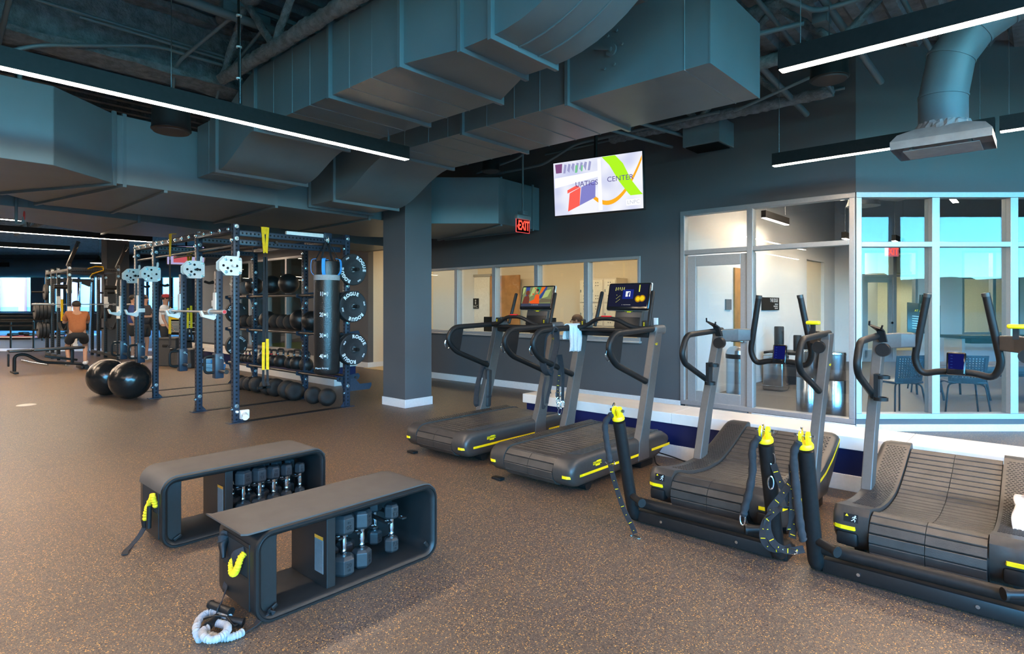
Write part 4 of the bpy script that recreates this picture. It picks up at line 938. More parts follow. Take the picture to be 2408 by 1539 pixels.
    f = MB(); f.rbox((0, .75, .09), (.5, 1.0, .08), .01); f.rbox((-.33, .3, .055), (.12, .14, .07), .01); f.rbox((.33, .3, .075), (.12, .14, .05), .01); f.build('under_frame', M_BLACK, t)
    f = MB(); f.rbox((-.34, .03, .012), (.10, .06, .022), .006); f.build('foot_pedal', M_PLAS, t)
    return t
run_treadmill('flat treadmill with a colourful film on its screen, beside the square column', -4.285, 3.64, 'film')
run_treadmill('flat treadmill with a dark screen showing a white letter tile, towel on rail', -3.055, 3.56, 'app')

KPROF = [(.12, .328), (.30, .276), (.53, .248), (.70, .247), (.85, .262), (1.08, .335), (1.35, .447)]
def kcurve(n=60):
    P = smooth_path([(0, y, z) for y, z in KPROF], 8); return [(p.y, p.z) for p in P]
def curved_treadmill(label, x, y, extra):
    t = thing('curved_treadmill', label, 'treadmill', (x, y, 0), 0, 'curved treadmills')
    W, wi = .432, .252; cv = kcurve()
    top = [(a, b + .02) for a, b in cv]
    prof = [(.26, .07), (.12, .105), (.055, .17), (.025, .245), (.035, .31), (.075, .345)] + [(a, b) for a, b in top[4:]] + [(1.395, .478), (1.43, .465), (1.44, .43), (1.22, .20), (1.08, .085)]
    for s in (-1, 1): pod(prof, s * wi, s * W).build('side_shell', M_GRAPH, t, smooth=40)
    path = arc(.128, .2, .128, 285, 100, 10) + cv[1:] + [(1.40, .44), (1.43, .40)]
    slats(path, wi * 2 - .014, 0, .055, .018, .007).build('running_belt', M_TREAD, t, smooth=0)
    bed = arc(.13, .2, .108, 270, 110, 6) + [(a, b - .022) for a, b in cv[3:]] + [(1.38, .36), (1.15, .15), (1.05, .09)]
    MB().prism(bed, -wi, wi, 'x').build('belt_bed', M_BLACK, t, smooth=30)
    for s in (-1, 1):
        g = MB(); st = MB()
        for i, (a, b) in enumerate(cv):
            if a < .30 or a > 1.33: continue
            tn = V((0, cv[min(i + 1, len(cv) - 1)][0] - cv[i - 1][0], cv[min(i + 1, len(cv) - 1)][1] - cv[i - 1][1])).normalized()
        yy = .30; row = 0
        while yy < 1.32:                                          # studded foot rest
            z = 0
            for (a, b), (c, d) in zip(cv, cv[1:]):
                if a <= yy <= c: z = b + (d - b) * (yy - a) / (c - a) + .0205; sl = math.atan2(d - b, c - a)
            for k in range(6):
                xx = s * (.275 + k * .0195 + (.0097 if row % 2 else 0)); dx = .006; dy = .0035
                if abs(xx) < W - .045: g.box((xx, yy, z), (dx * 2, dy * 2, .006), rot=(sl, 0, 0))
            yy += .0185; row += 1
        g.build('grip_pad', M_GRAPH, t, smooth=0)
        zst = .228
        q = [(s * (W - .115), .021), (s * (W - .05), .022), (s * (W - .02), .035), (s * (W - .004), .06), (s * (W + .0012), .10), (s * (W + .0012), .30), (s * (W + .0012), .55), (s * (W + .0012), .8), (s * (W + .0012), 1.02), (s * (W + .0012), 1.2), (s * (W + .0012), 1.4)]
        hz = [0, 0, 0, 0, -.003, -.03, -.035, -.02, .02, .085, .19]
        rg = [[V((a, b - .002, zst + h)), V((a, b - .002, zst + .02 + h)), V((a * .985, b + .008, zst + .02 + h)), V((a * .985, b + .008, zst + h))] for (a, b), h in zip(q, hz)]
        MB().loft(rg).build('accent_stripe', M_YEL, t, smooth=0)
        h = MB(); h.rbox((s * .355, .075, .175), (.105, .10, .075), .014); h.build('recessed_handle', M_BLACK, t)
        u = MB(); sec = lambda yy, z, dy: [V((s * .375, yy, z)), V((s * (W + .004), yy, z)), V((s * (W + .004), yy + dy, z)), V((s * .375, yy + dy, z))]
        u.loft([sec(.72, .12, .15), sec(.745, .27, .125), sec(.86, .62, .115), sec(1.08, 1.14, .105), sec(1.10, 1.2, .11), sec(1.10, 1.245, .12)]); u.build('upright', M_UPR, t, smooth=0, bevel=.006)
        rail(s, [(.403, 1.21, 1.245), (.403, .56, 1.225), (.403, .485, 1.09), (.403, .53, 1.02), (.403, .98, .835)], .0215, .07).build('handrail', M_BLACK, t)
        a = MB(); a.loft([[V((s * .40, 1.12, z)) for z in (1.15, 1.25)] + [V((s * .40, 1.20, z)) for z in (1.25, 1.15)], [V((s * .30, 1.30, z)) for z in (1.15, 1.255)] + [V((s * .33, 1.36, z)) for z in (1.255, 1.15)], [V((s * .215, 1.385, z)) for z in (1.155, 1.25)] + [V((s * .215, 1.44, z)) for z in (1.25, 1.155)]])
        a.build('support_arm', M_UPR, t, smooth=0, bevel=.008)
        k = MB(); k.lathe([(0, -.03), (.042, -.03), (.045, -.02), (.045, .02), (.038, .028), (0, .028)], (s * .37, 1.09, 1.145), 'y', 20); k.build('lever_housing', M_PLAS, t)
    hd = MB(); hd.tube(fillet([(-.158, 1.37, 1.525), (-.238, 1.40, 1.06), (-.195, 1.415, .965), (-.10, 1.415, .995), (.10, 1.415, .995), (.195, 1.415, .965), (.238, 1.40, 1.06), (.158, 1.37, 1.525)], .055, 6), .023, 14); hd.build('push_handle', M_BLACK, t)
    for s in (-1, 1):
        c = MB(); c.tube([(s * .160, 1.371, 1.505), (s * .1565, 1.3695, 1.53)], .0242, 14); c.build('handle_tip', M_GRAPH, t)
    d = MB(); Md = T(0, 1.385, 1.055) @ RX(math.radians(-12)); d.rbox((0, 0, 0), (.108, .022, .155), .012, 3, M=Md); dd = d.build('tablet_display', M_SCREEN, t)
    p = MB(); p.add([Md @ V(q) for q in ((-.042, -.0115, -.04), (.042, -.0115, -.04), (.042, -.0115, .065), (-.042, -.0115, .065))], [(0, 1, 2, 3)]); p.build('display_glow', emat('tablet_blue', (.006, .009, .10), 1.0), dd, smooth=0)
    p = MB()
    for i in range(5): p.cb(-.03, -.0122, .05 - i * .02, -.018, -.0118, .052 - i * .02, Md)
    p.build('display_text', emat('tablet_text', (.03, .08, .35), 1.0), dd, smooth=0)
    # phone holder on the inner side of one upright, yellow lever on the other
    p = MB(); p.loft([[V((-.39, 1.06, 1.20)), V((-.345, 1.06, 1.20)), V((-.345, 1.10, 1.20)), V((-.39, 1.10, 1.20))], [V((-.40, 1.03, 1.275)), V((-.355, 1.03, 1.275)), V((-.355, 1.06, 1.275)), V((-.40, 1.06, 1.275))], [V((-.44, .99, 1.315)), V((-.36, .99, 1.285)), V((-.36, 1.01, 1.295)), V((-.44, 1.01, 1.325))]]); p.build('phone_bracket', M_PLAS, t, smooth=0)
    p = MB(); p.tube([(-.435, .99, 1.315), (-.43, .975, 1.345)], .006, 8); p.build('phone_clip', M_PLAS, t); p = MB(); p.tube([(-.365, .99, 1.29), (-.355, .975, 1.315)], .006, 8); p.build('phone_clip', M_PLAS, t)
    p = MB(); p.cb(.30, 1.12, 1.24, .33, 1.15, 1.31); p.build('lever_stem', M_PLAS, t); p = MB(); p.rbox((.32, 1.12, 1.32), (.095, .045, .028), .012, 3); p.build('lever_knob', M_YEL, t)
    for zc, yc in ((.98, .86), (.845, .80)):
        p = MB(); p.lathe([(.036, -.011), (.042, -.011), (.042, .011), (.036, .011), (.036, -.011)], (-.34, yc + .04, zc), 'z', 24); p.build('bottle_ring', M_BLACK, t)
    p = MB(); p.cb(-.385, .86, .83, -.36, .93, 1.0); p.build('bottle_bracket', M_PLAS, t, smooth=0)
    logo_patch(t, T(W + .0045, 1.105, 1.02) @ SIDE_R, .042, 'TG')
    if extra: logo_patch(t, T(W + .002, .30, .255) @ SIDE_R, .075)
    # warning label beside the belt
    lm = T(-.335, .028, .293) @ RX(math.radians(-8)) @ REAR
    p = MB(); p.add([lm @ V(q) for q in ((-.035, -.022, 0), (.035, -.022, 0), (.035, .022, 0), (-.035, .022, 0))], [(0, 1, 2, 3)]); o = p.build('warning_label', M_PLAS, t, smooth=0)
    p = MB(); p.add([lm @ V(q) for q in ((-.027, .008, .001), (-.011, .008, .001), (-.019, .02, .001))], [(0, 1, 2)]); p.build('warning_triangle', M_YEL, o, smooth=0)
    p = MB(); q = .001
    def ln(a, b, w):
        a, b = V((*a, q)), V((*b, q)); d = (b - a).normalized(); n = V((-d.y, d.x, 0)) * w; p.add([lm @ (a + n), lm @ (b + n), lm @ (b - n), lm @ (a - n)], [(0, 1, 2, 3)])
    p.add([lm @ V((.022 + .004 * math.cos(i * .7), .013 + .004 * math.sin(i * .7), q)) for i in range(9)], [tuple(range(9))])
    ln((.02, .010), (.015, -.004), .0022); ln((.015, -.004), (.022, -.009), .0018); ln((.022, -.009), (.019, -.018), .0015); ln((.015, -.004), (.009, -.01), .0018); ln((.009, -.01), (.002, -.014), .0015); ln((.02, .008), (.027, .002), .0013); ln((.02, .008), (.011, .007), .0013); ln((.011, .007), (.007, .0), .0013)
    p.build('runner_symbol', M_MARK, o, smooth=0)
    for s in (-1, 1):
        f = MB(); f.cyl((s * .33, .36, .035), (s * .38, .36, .035), .035, seg=16); f.build('wheel', M_PLAS, t)
        f = MB(); f.rbox((s * .34, 1.05, .04), (.10, .12, .08), .012); f.build('foot', M_BLACK, t)
    return t
curved_treadmill('curved treadmill with the yellow lever, between flat treadmill and the other curved one', -1.60, 3.60, True)
curved_treadmill('curved treadmill in front of the angled glazing with a towel at its belt edge', -.46, 3.60, True)

# ---- resistance frames standing behind the curved treadmills
def anchor_frame(label, x, y, xl, xr):
    t = thing('anchor_frame', label, 'exercise frame', (x, y, 0), 0, 'black post frames behind the curved treadmills')
    for s, xx in ((-1, xl), (1, xr)):
        post = fillet([(xx, .17, .048), (xx, .02, .048), (xx, -.005, .11), (xx, -.17, .70)], .06, 6)
        MB().tube(post, .040, 16).build('post', M_BLACK, t)
        e = MB(); Mx = T(xx, -.175, .715) @ RX(math.radians(16))
        e.lathe([(0, 0), (.04, 0), (.04, .015), (.034, .025), (0, .025)], seg=20, M=Mx); o = e.build('anchor_base', M_YEL, t)
        for q in (-1, 1):
            e = MB(); e.prism([(-.022, .02), (.022, .02), (.024, .06)] + [(.024 * math.cos(a), .066 + .022 * math.sin(a)) for a in [PI * i / 8 for i in range(9)]] + [(-.024, .06)], q * .010, q * .024, 'x', Mx); e.build('anchor_ear', M_YEL, o, smooth=40)
        e = MB(); e.cyl((-.045, 0, .062), (.045, 0, .062), .006, seg=10, M=Mx); e.cyl((-.048, 0, .062), (-.036, 0, .062), .011, seg=6, M=Mx); e.cyl((.036, 0, .062), (.048, 0, .062), .011, seg=6, M=Mx); e.build('bolt', M_STEEL, o)
        f = MB(); f.rbox((xx * .985, .13, .03), (.10, .16, .06), .015); f.build('foot_block', M_BLACK, t)
    MB().tube([(xl, .0, .15), (xr, .0, .15)], .033, 16).build('cross_bar', M_BLACK, t)
    b = MB(); b.rbox(((xl + xr) / 2, .06, .052), (xr - xl - .06, .10, .075), .01); b.build('base_cover', M_PLAS, t)
    for q in (.22, .75):
        k = MB(); k.cyl((xl + (xr - xl) * q, .015, .055), (xl + (xr - xl) * q, .005, .055), .009, seg=10); k.build('screw', M_STEEL, t)
    for s, xx in ((-1, xl), (1, xr)):
        h = MB(); h.tube([(xx, -.03, .20), (xx - s * .0 - .13 * s, -.11, .19)], .021, 14); h.tube([(xx - .125 * s, -.107, .19), (xx - .135 * s, -.113, .19)], .028, 14); h.build('storage_peg', M_PLAS, t)
    return t
anchor_frame('black two-post anchor frame with yellow tops behind the curved treadmill near the flat ones', -1.6, 3.47, -.45, .47)
anchor_frame('black two-post anchor frame standing by the curved treadmill at the angled glazing', -.46, 3.47, -.47, .45)

# ---- straps on the frames
def carabiner(m, c, u, v, L=.035, w=.014, r=.004):
    c, u, v = V(c), V(u).normalized(), V(v).normalized()
    m.tube([c + u * (L * math.cos(a)) + v * (w * math.sin(a)) for a in [2 * PI * i / 14 for i in range(14)]], r, 7, closed=True)
def ticks(parent, pts, w, side, step=.045, t=.0022, skip=0):
    """yellow cross marks woven into a band"""
    P = [V(p) for p in pts]; m = MB(); acc = 0; k = 0
    for a, b in zip(P, P[1:]):
        L = (b - a).length; acc += L
        if acc < step: continue
        acc = 0; k += 1; Tn = (b - a).normalized(); sd = V(side); sd = (sd - Tn * sd.dot(Tn)).normalized(); n = Tn.cross(sd)
        hw = w * (.34 if k % 2 else .10)
        for sg in (-1, 1):
            o = (a + b) / 2 + n * sg * t
            m.add([o + sd * hw + Tn * .0018, o - sd * hw + Tn * .0018, o - sd * hw - Tn * .0018, o + sd * hw - Tn * .0018], [(0, 1, 2, 3)])
    if m.f: m.build('tick_marking', M_YEL, parent, smooth=0)
def strap_thing(label, sleeve, web, side=(1, 0, .3), clips=(), name='resistance_strap', grp='black resistance straps', w=.036, tick=True, rs=.022):
    c = V(sleeve[0]); t = thing(name, label, 'strap', c, 0, grp)
    R = lambda q: [V(p) - c for p in q]
    if len(sleeve) > 1:
        P = smooth_path(R(sleeve), 6); n = len(P); MB().tube(P, [rs * (.55 if i in (0, n - 1) else .9 + .1 * math.sin(i * 1.7)) for i in range(n)], 12).build('padded_sleeve', M_FAB, t)
    for k, wb in enumerate(web):
        P = smooth_path(R(wb), 8); MB().strap(P, w, .003, side).build('webbing', M_FAB, t, smooth=30)
        if tick: ticks(t, P, w, side)
    for cl in clips:
        m = MB(); carabiner(m, V(cl[0]) - c, cl[1], cl[2]); m.build('carabiner', M_CHROME, t)
    return t
YP = 3.295
strap_thing('black padded strap with yellow ticks trailing to the floor beside the flat treadmill', [(-2.075, YP - .03, .755), (-2.12, YP - .045, .69), (-2.115, YP - .045, .60), (-2.09, YP - .05, .49), (-2.08, YP - .05, .44)],
    [[(-2.08, YP - .05, .43), (-2.06, YP - .05, .36), (-2.03, YP - .04, .26), (-1.985, YP - .04, .16), (-1.93, YP - .04, .075), (-1.905, YP - .04, .028)]], (1, 0, .45),
    [((-2.075, YP - .02, .785), (0, .2, 1), (0, 1, 0)), ((-2.08, YP - .052, .44), (1, 0, 0), (0, 0, 1)), ((-1.90, YP - .05, .012), (1, 0, 0), (0, 1, .1))])
strap_thing('black padded strap looping in coils beside the middle frame post', [(-1.15, YP - .03, .745), (-1.185, YP - .04, .68), (-1.185, YP - .04, .56), (-1.20, YP - .05, .44), (-1.225, YP - .05, .34), (-1.23, YP - .05, .30)],
    [[(-1.09, YP, .60), (-1.06, YP - .01, .53), (-1.01, YP - .02, .44), (-.98, YP - .02, .33), (-.985, YP - .03, .24)], [(-.99, YP - .03, .40), (-1.05, YP - .05, .38), (-1.11, YP - .06, .30), (-1.12, YP - .07, .22), (-1.09, YP - .06, .17), (-1.03, YP - .05, .17), (-.98, YP - .05, .20)]], (1, 0, .4),
    [((-1.14, YP - .02, .775), (0, .2, 1), (0, 1, 0)), ((-1.095, YP + .005, .62), (0, 0, 1), (1, 0, 0)), ((-1.235, YP - .05, .285), (0, 0, 1), (1, 0, 0)), ((-1.10, YP - .01, .50), (0, 0, 1), (1, .3, 0))])
strap_thing('black padded strap with looped webbing hanging from the frame post at the second curved treadmill', [(-.95, YP - .03, .75), (-.975, YP - .04, .68), (-.965, YP - .04, .52), (-.945, YP - .05, .36), (-.93, YP - .055, .27), (-.925, YP - .05, .25)],
    [[(-.985, YP - .02, .55), (-1.03, YP - .03, .46), (-1.09, YP - .05, .36), (-1.10, YP - .06, .27), (-1.06, YP - .07, .20), (-.99, YP - .07, .185), (-.92, YP - .06, .21)], [(-.99, YP - .02, .62), (-.985, YP - .02, .50), (-.985, YP - .03, .38), (-1.00, YP - .04, .28)]], (.2, .2, 1),
    [((-.945, YP - .02, .785), (0, .2, 1), (0, 1, 0)), ((-.99, YP - .02, .565), (0, 0, 1), (1, 0, 0)), ((-.985, YP - .02, .44), (0, 0, 1), (1, .3, 0)), ((-.985, YP - .07, .185), (1, 0, 0), (0, 0, 1))])
# ---- harness belts hung on the flat treadmills
hx, hy = -3.458, 4.35
t = thing('harness_belt', 'black waist harness belt with steel clips hung on the towel treadmill rail', 'belt', (hx, hy, 1.2), 0, 'black harness belts')
def loopb(pts, w, th, side, nm='belt_band', mt=M_FAB):
    P = smooth_path([V(p) for p in pts], 8); MB().strap(P, w, th, side).build(nm, mt, t, smooth=40); return P
loopb([(.0, .02, -.02), (.005, .035, .03), (.0, .07, .04), (.0, .11, .0), (.0, .115, -.12), (0, .06, -.27), (0, .03, -.34)], .055, .014, (1, .25, 0))
loopb([(-.005, .0, -.0), (-.01, -.06, -.05), (-.015, -.085, -.20), (-.01, -.06, -.34), (0, .0, -.40), (0, .03, -.36)], .06, .016, (1, .25, 0))
loopb([(.01, .03, -.33), (.02, .0, -.48), (.02, -.045, -.60), (.02, -.06, -.66)], .03, .004, (1, .3, 0), 'webbing')
loopb([(.0, -.05, -.42), (-.01, -.075, -.55), (-.01, -.08, -.70), (0, -.06, -.68)], .022, .004, (1, .3, 0), 'webbing')
P = loopb([(.02, .12, -.22), (.025, .135, -.34), (.02, .11, -.52), (.02, .11, -.64)], .032, .004, (1, .3, 0), 'webbing'); ticks(t, P[10:], .032, (1, .3, 0), .028)
P = loopb([(.03, .14, -.22), (.035, .165, -.36), (.04, .16, -.50), (.045, .15, -.66)], .028, .008, (1, .3, 0), 'webbing')
for c, u, v in (((.02, .11, -.655), (0, 0, 1), (.7, .7, 0)), ((.025, .115, -.70), (0, 0, 1), (.7, .7, 0)), ((.03, .125, -.755), (.2, 0, 1), (.7, .7, 0)), ((.045, .15, -.69), (0, 0, 1), (.7, .7, 0))):
    m = MB(); carabiner(m, c, u, v, .032, .016); m.build('carabiner', M_CHROME, t)
m = MB(); m.tube(fillet([(.0, .10, -.575), (.045, .12, -.575), (.045, .12, -.615), (0, .10, -.615)], .006, 3, True), .004, 7, closed=True); m.build('buckle', M_CHROME, t)
t = thing('harness_belt', 'black padded harness belt draped over the rail of the treadmill by the column', 'belt', (-4.705, 4.76, .77), 0, 'black harness belts')
loopb([(-.0, -.02, -.04), (-.005, -.01, .03), (-.01, .02, .045), (-.0, .065, .01), (.0, .085, -.09), (.01, .08, -.20)], .05, .012, (1, .3, 0))
loopb([(.0, -.02, .02), (-.01, -.05, -.06), (-.02, -.095, -.22), (-.02, -.12, -.40), (-.01, -.10, -.45)], .055, .014, (1, .3, 0))
loopb([(.0, .045, -.14), (.015, .06, -.21), (.02, .075, -.225)], .04, .01, (1, .3, 0), 'webbing')
m = MB(); m.rbox((.035, .02, -.25), (.05, .085, .42), .02, 3, rot=(-.06, 0, .25)); m.build('foam_pad', M_RUB, t)
m = MB(); m.rbox((.035, .015, -.345), (.054, .089, .035), .012, 2, rot=(-.06, 0, .25)); m.build('pad_band', M_FAB, t)
m = MB(); carabiner(m, (-.015, -.10, -.475), (0, 0, 1), (.7, .7, 0), .022, .012); m.build('carabiner', M_CHROME, t)

# ---- towels
M_TOWEL = mat('white_terry', (0.60, 0.59, 0.58), 0.9, var=0.06, scale=60, bump=0.35, bscale=160)
def towel(label, loc, prof, wdt, rz, seed, axis='y'):
    rr = random.Random(seed); n = 18; rows = []
    P = smooth_path([(0, a, b) for a, b in prof], 7)
    for j in range(n + 1):
        x = (j / n - .5) * wdt; row = []
        for i, p in enumerate(P):
            d = abs(p.z) if p.z < 0 else 0
            row.append(V((x * (1 - .10 * d / .3 * math.sin(i * .2)) + .006 * math.sin(i * .45 + j * .3), p.y + min(1, d * 9) * (.012 * math.sin(j * 1.05 + seed) + .006 * math.sin(j * 2.3 + i * .15)), p.z + .006 * math.sin(j * .9) * min(1, d * 4))))
        rows.append(row)
    k = len(P); vs = [p for r in rows for p in r]; fs = [(j * k + i, j * k + i + 1, (j + 1) * k + i + 1, (j + 1) * k + i) for j in range(n) for i in range(k - 1)]
    m = MB().add(vs, fs); o = m.build('towel', M_TOWEL, smooth=180)
    md = o.modifiers.new('thick', 'SOLIDIFY'); md.thickness = .009; md.offset = 0
    o.location = loc; o.rotation_euler = (0, 0, rz); return tag(o, label, 'towel', 'white gym towels')
towel('white towel folded over the handrail below the dark-screen treadmill', (-3.458, 4.72, 1.245), [(-.045, -.245), (-.05, -.12), (-.04, -.01), (0, .022), (.04, -.01), (.045, -.09), (.04, -.13)], .17, PI / 2 - .1, 2)
towel('white towel hanging off the curved treadmill at the frame edge', (-.06, 4.30, .335), [(-.25, -.16), (-.20, -.06), (-.10, .0), (0.05, .012), (.16, .03)], .16, 0, 5)
# ---- small sign leaning on the low wall, power lead by the treadmill
M_SIGN = mat('grey_sign_board', (0.09, 0.095, 0.10), .45)
r = thing('sign_card', 'small grey sign card with yellow print standing on the low wall', 'sign', (-4.27, 5.28, .43), .12)
Mc = RX(math.radians(-14)); m = MB(); m.cb(-.066, -.003, 0, .066, .003, .30, Mc); m.build('card', M_SIGN, r, smooth=0)
m = MB(); m.cb(-.072, -.005, -.002, -.066, .005, .302, Mc); m.cb(.066, -.005, -.002, .072, .005, .302, Mc); m.cb(-.072, -.005, .30, .072, .005, .305, Mc); m.build('rim', M_ALU, r, smooth=0)
M_YP = mat('yellow_print', (.62, .66, .03), .5); m = MB()
m.text('GO', .055, Mc @ T(0, -.0038, .20) @ RX(PI / 2), .0002); m.text('ON', .05, Mc @ T(0, -.0038, .14) @ RX(PI / 2), .0002); m.text('Skills', .03, Mc @ T(0, -.0038, .04) @ RX(PI / 2), .0002)
for i in range(10):
    a = i * 2 * PI / 10; m.tube([Mc @ V((.044 * math.cos(a), -.0038, .17 + .08 * math.sin(a))), Mc @ V((.054 * math.cos(a + .3), -.0038, .17 + .095 * math.sin(a + .3)))], .0022, 5)
m.build('print', M_YP, r, smooth=0)
m = MB(); m.box((0, .07, .1), (.06, .004, .22), rot=(.36, 0, 0)); m.build('rear_strut', M_SIGN, r, smooth=0)
m = MB(); m.tube(smooth_path([(-2.72, 5.05, .07), (-2.55, 5.05, .05), (-2.38, 5.06, .012), (-2.28, 4.98, .008), (-2.42, 4.86, .008), (-2.60, 4.84, .012), (-2.68, 4.92, .06)], 8), .006, 8)
tag(m.build('extension_lead', M_PLAS), 'black power lead looped on the floor beside the flat treadmill front', 'cord')
m = MB(); m.rbox((0, 0, 0), (.07, .014, .115), .004); o = m.build('wall_plate', M_WHITE); o.location = (-4.175, YW - .008, 1.21); tag(o, 'white blank wall plate on the charcoal wall by the glazed door', 'plate')
# ================================================================== storage benches with dumbbells and bands
M_BENCH = mat('bench_black_polymer', (0.012, 0.0115, 0.011), 0.42, var=0.1, spec=.36)
M_MATT = mat('bench_rubber_mat', (0.060, 0.052, 0.046), 0.62, var=0.12, scale=9, bump=0.06, bscale=300)
M_HEX = mat('rubber_hex_head', (0.019, 0.020, 0.021), 0.5, var=0.12, bump=0.05, bscale=300)
M_LABEL = mat('grey_instruction_label', (0.15, 0.145, 0.14), 0.5)
M_ORANGE = mat('warning_orange', (0.85, 0.25, 0.02), 0.5)
M_WBAND = mat('pale_grey_band', (0.34, 0.335, 0.33), 0.8, var=0.12, scale=40, bump=0.3, bscale=300)
def rrect(hy, z0, z1, r, n=7):
    pts = []
    for cy, cz, a0 in ((hy - r, z1 - r, 0), (-hy + r, z1 - r, 90), (-hy + r, z0 + r, 180), (hy - r, z0 + r, 270)):
        for i in range(n + 1):
            a = math.radians(a0 + 90 * i / n); pts.append((cy + r * math.cos(a), cz + r * math.sin(a), math.cos(a), math.sin(a)))
    return pts
def bench(label, x, y, flap):
    t = thing('storage_bench', label, 'bench', (x, y, 0), 0, 'black storage benches')
    HY, ZT, R = .53, .42, .085
    prof = [(-.20, -.004), (-.19, 0), (.185, 0), (.197, -.004), (.203, -.014), (.197, -.026), (.188, -.030), (.182, -.034), (-.19, -.034), (-.20, -.03)]
    rings = [[V((px, yy + ny * pn, zz + nz * pn)) for px, pn in prof] for yy, zz, ny, nz in rrect(HY, .004, ZT, R)]
    MB().loft(rings, True, False, True).build('frame', M_BENCH, t, smooth=45)
    r2 = [[V((px, yy + ny * pn, zz + nz * pn)) for px, pn in ((.196, .004), (.206, .0), (.206, -.010), (.196, -.012))] for yy, zz, ny, nz in rrect(HY, .004, ZT, R)]
    MB().loft(r2, True, False, True).build('front_trim', M_PLAS, t, smooth=60)
    c = MB(); c.cb(-.185, -.50, .04, .172, -.415, .386); c.build('end_compartment', M_BENCH, t, smooth=0, bevel=.004)
    c = MB(); c.cb(-.185, -.158, .036, .172, -.108, .388); c.build('divider', M_BENCH, t, smooth=0, bevel=.004)
    c = MB(); c.cb(-.19, -.11, .036, -.175, .495, .386); c.build('back_panel', M_PLAS, t, smooth=0)
    # recessed pocket in the end face
    e = MB(); yf = -.5335
    for (a, b, z0, z1) in ((-.145, .145, .055, .205), (-.145, -.13, .205, .345), (.13, .145, .205, .345), (-.145, .145, .345, .36)): e.cb(a, yf, z0, b, yf + .008, z1)
    e.build('end_panel', M_BENCH, t, smooth=0, bevel=.002)
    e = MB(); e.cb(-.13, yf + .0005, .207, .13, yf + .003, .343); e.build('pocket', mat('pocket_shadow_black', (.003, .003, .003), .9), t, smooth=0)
    for z in (.12, .31):
        s = MB(); s.cyl((-.12, -.412, z), (-.12, -.405, z), .008, seg=10); s.build('screw', M_STEEL, t)
    l = MB(); l.cb(.06, -.1605, .10, .14, -.1582, .285); lo = l.build('instruction_label', M_LABEL, t, smooth=0)
    l = MB(); l.cb(.06, -.1612, .268, .14, -.1586, .285); l.build('orange_header', M_ORANGE, lo, smooth=0)
    l = MB()
    for i in range(22): l.cb(.064, -.1612, .108 + i * .0071, .064 + (.070 if i % 4 else .045), -.1604, .1105 + i * .0071)
    l.build('print_lines', mat('grey_print', (.12, .12, .12), .6), lo, smooth=0)
    for yy in (-.44, .47):
        s = MB(); s.rbox((.183, yy, .055 if yy < 0 else .075), (.012, .05, .022), .010, 3, rot=(.5 if yy < 0 else -.9, 0, 0)); s.build('strap_slot', M_BLACK, t)
    # rubber mat on top
    if flap: P = [(-.59, ZT + .012), (-.56, ZT + .004), (-.50, ZT + .003), (-.3, ZT + .004)]
    else: P = [(-.536, .335), (-.532, .36), (-.514, .392), (-.487, .414), (-.45, ZT + .004), (-.3, ZT + .004)]
    P += [(.0, ZT + .004), (.3, ZT + .004), (.44, ZT + .004), (.49, ZT - .006), (.515, ZT - .028), (.535, ZT - .05)]
    rows = []
    for a, b in P:
        rows.append([V((-.195, a, b)), V((.178, a, b)), V((.19, a, b - .002)), V((.19, a, b + .006)), V((.178, a, b + .008)), V((-.195, a, b + .008))])
    MB().loft(rows).build('top_mat', M_MATT, t, smooth=40)
    for k in range(5):
        yy = (-.02, .09, .19, .285, .385)[k]; p = MB()
        for dy in (-.032,):
            p.rbox((-.02, yy + dy, .243), (.31, .034, .012), .006, 2)
        o = p.build('cradle_arm', M_PLAS, t)
        n = MB(); n.text(('20', '15', '10', '7.5', '5')[k], .017, T(.105, yy - .032, .2495) @ RZ(PI / 2), .0003); n.build('weight_number', M_MARK, o, smooth=0)
    return t
def hexhead(m, R, z0, z1):
    b = .28 * R; rg = []
    for z, r in ((z0, R * .72), (z0 + b, R), (z1 - b, R), (z1, R * .72)): rg.append([V((r * math.cos(PI / 6 + i * PI / 3), r * math.sin(PI / 6 + i * PI / 3), z)) for i in range(6)])
    m.loft(rg)
SPEC = {20: (.060, .103, .112), 15: (.054, .098, .110), 10: (.048, .088, .108), 7.5: (.043, .080, .106), 5: (.038, .07, .104)}
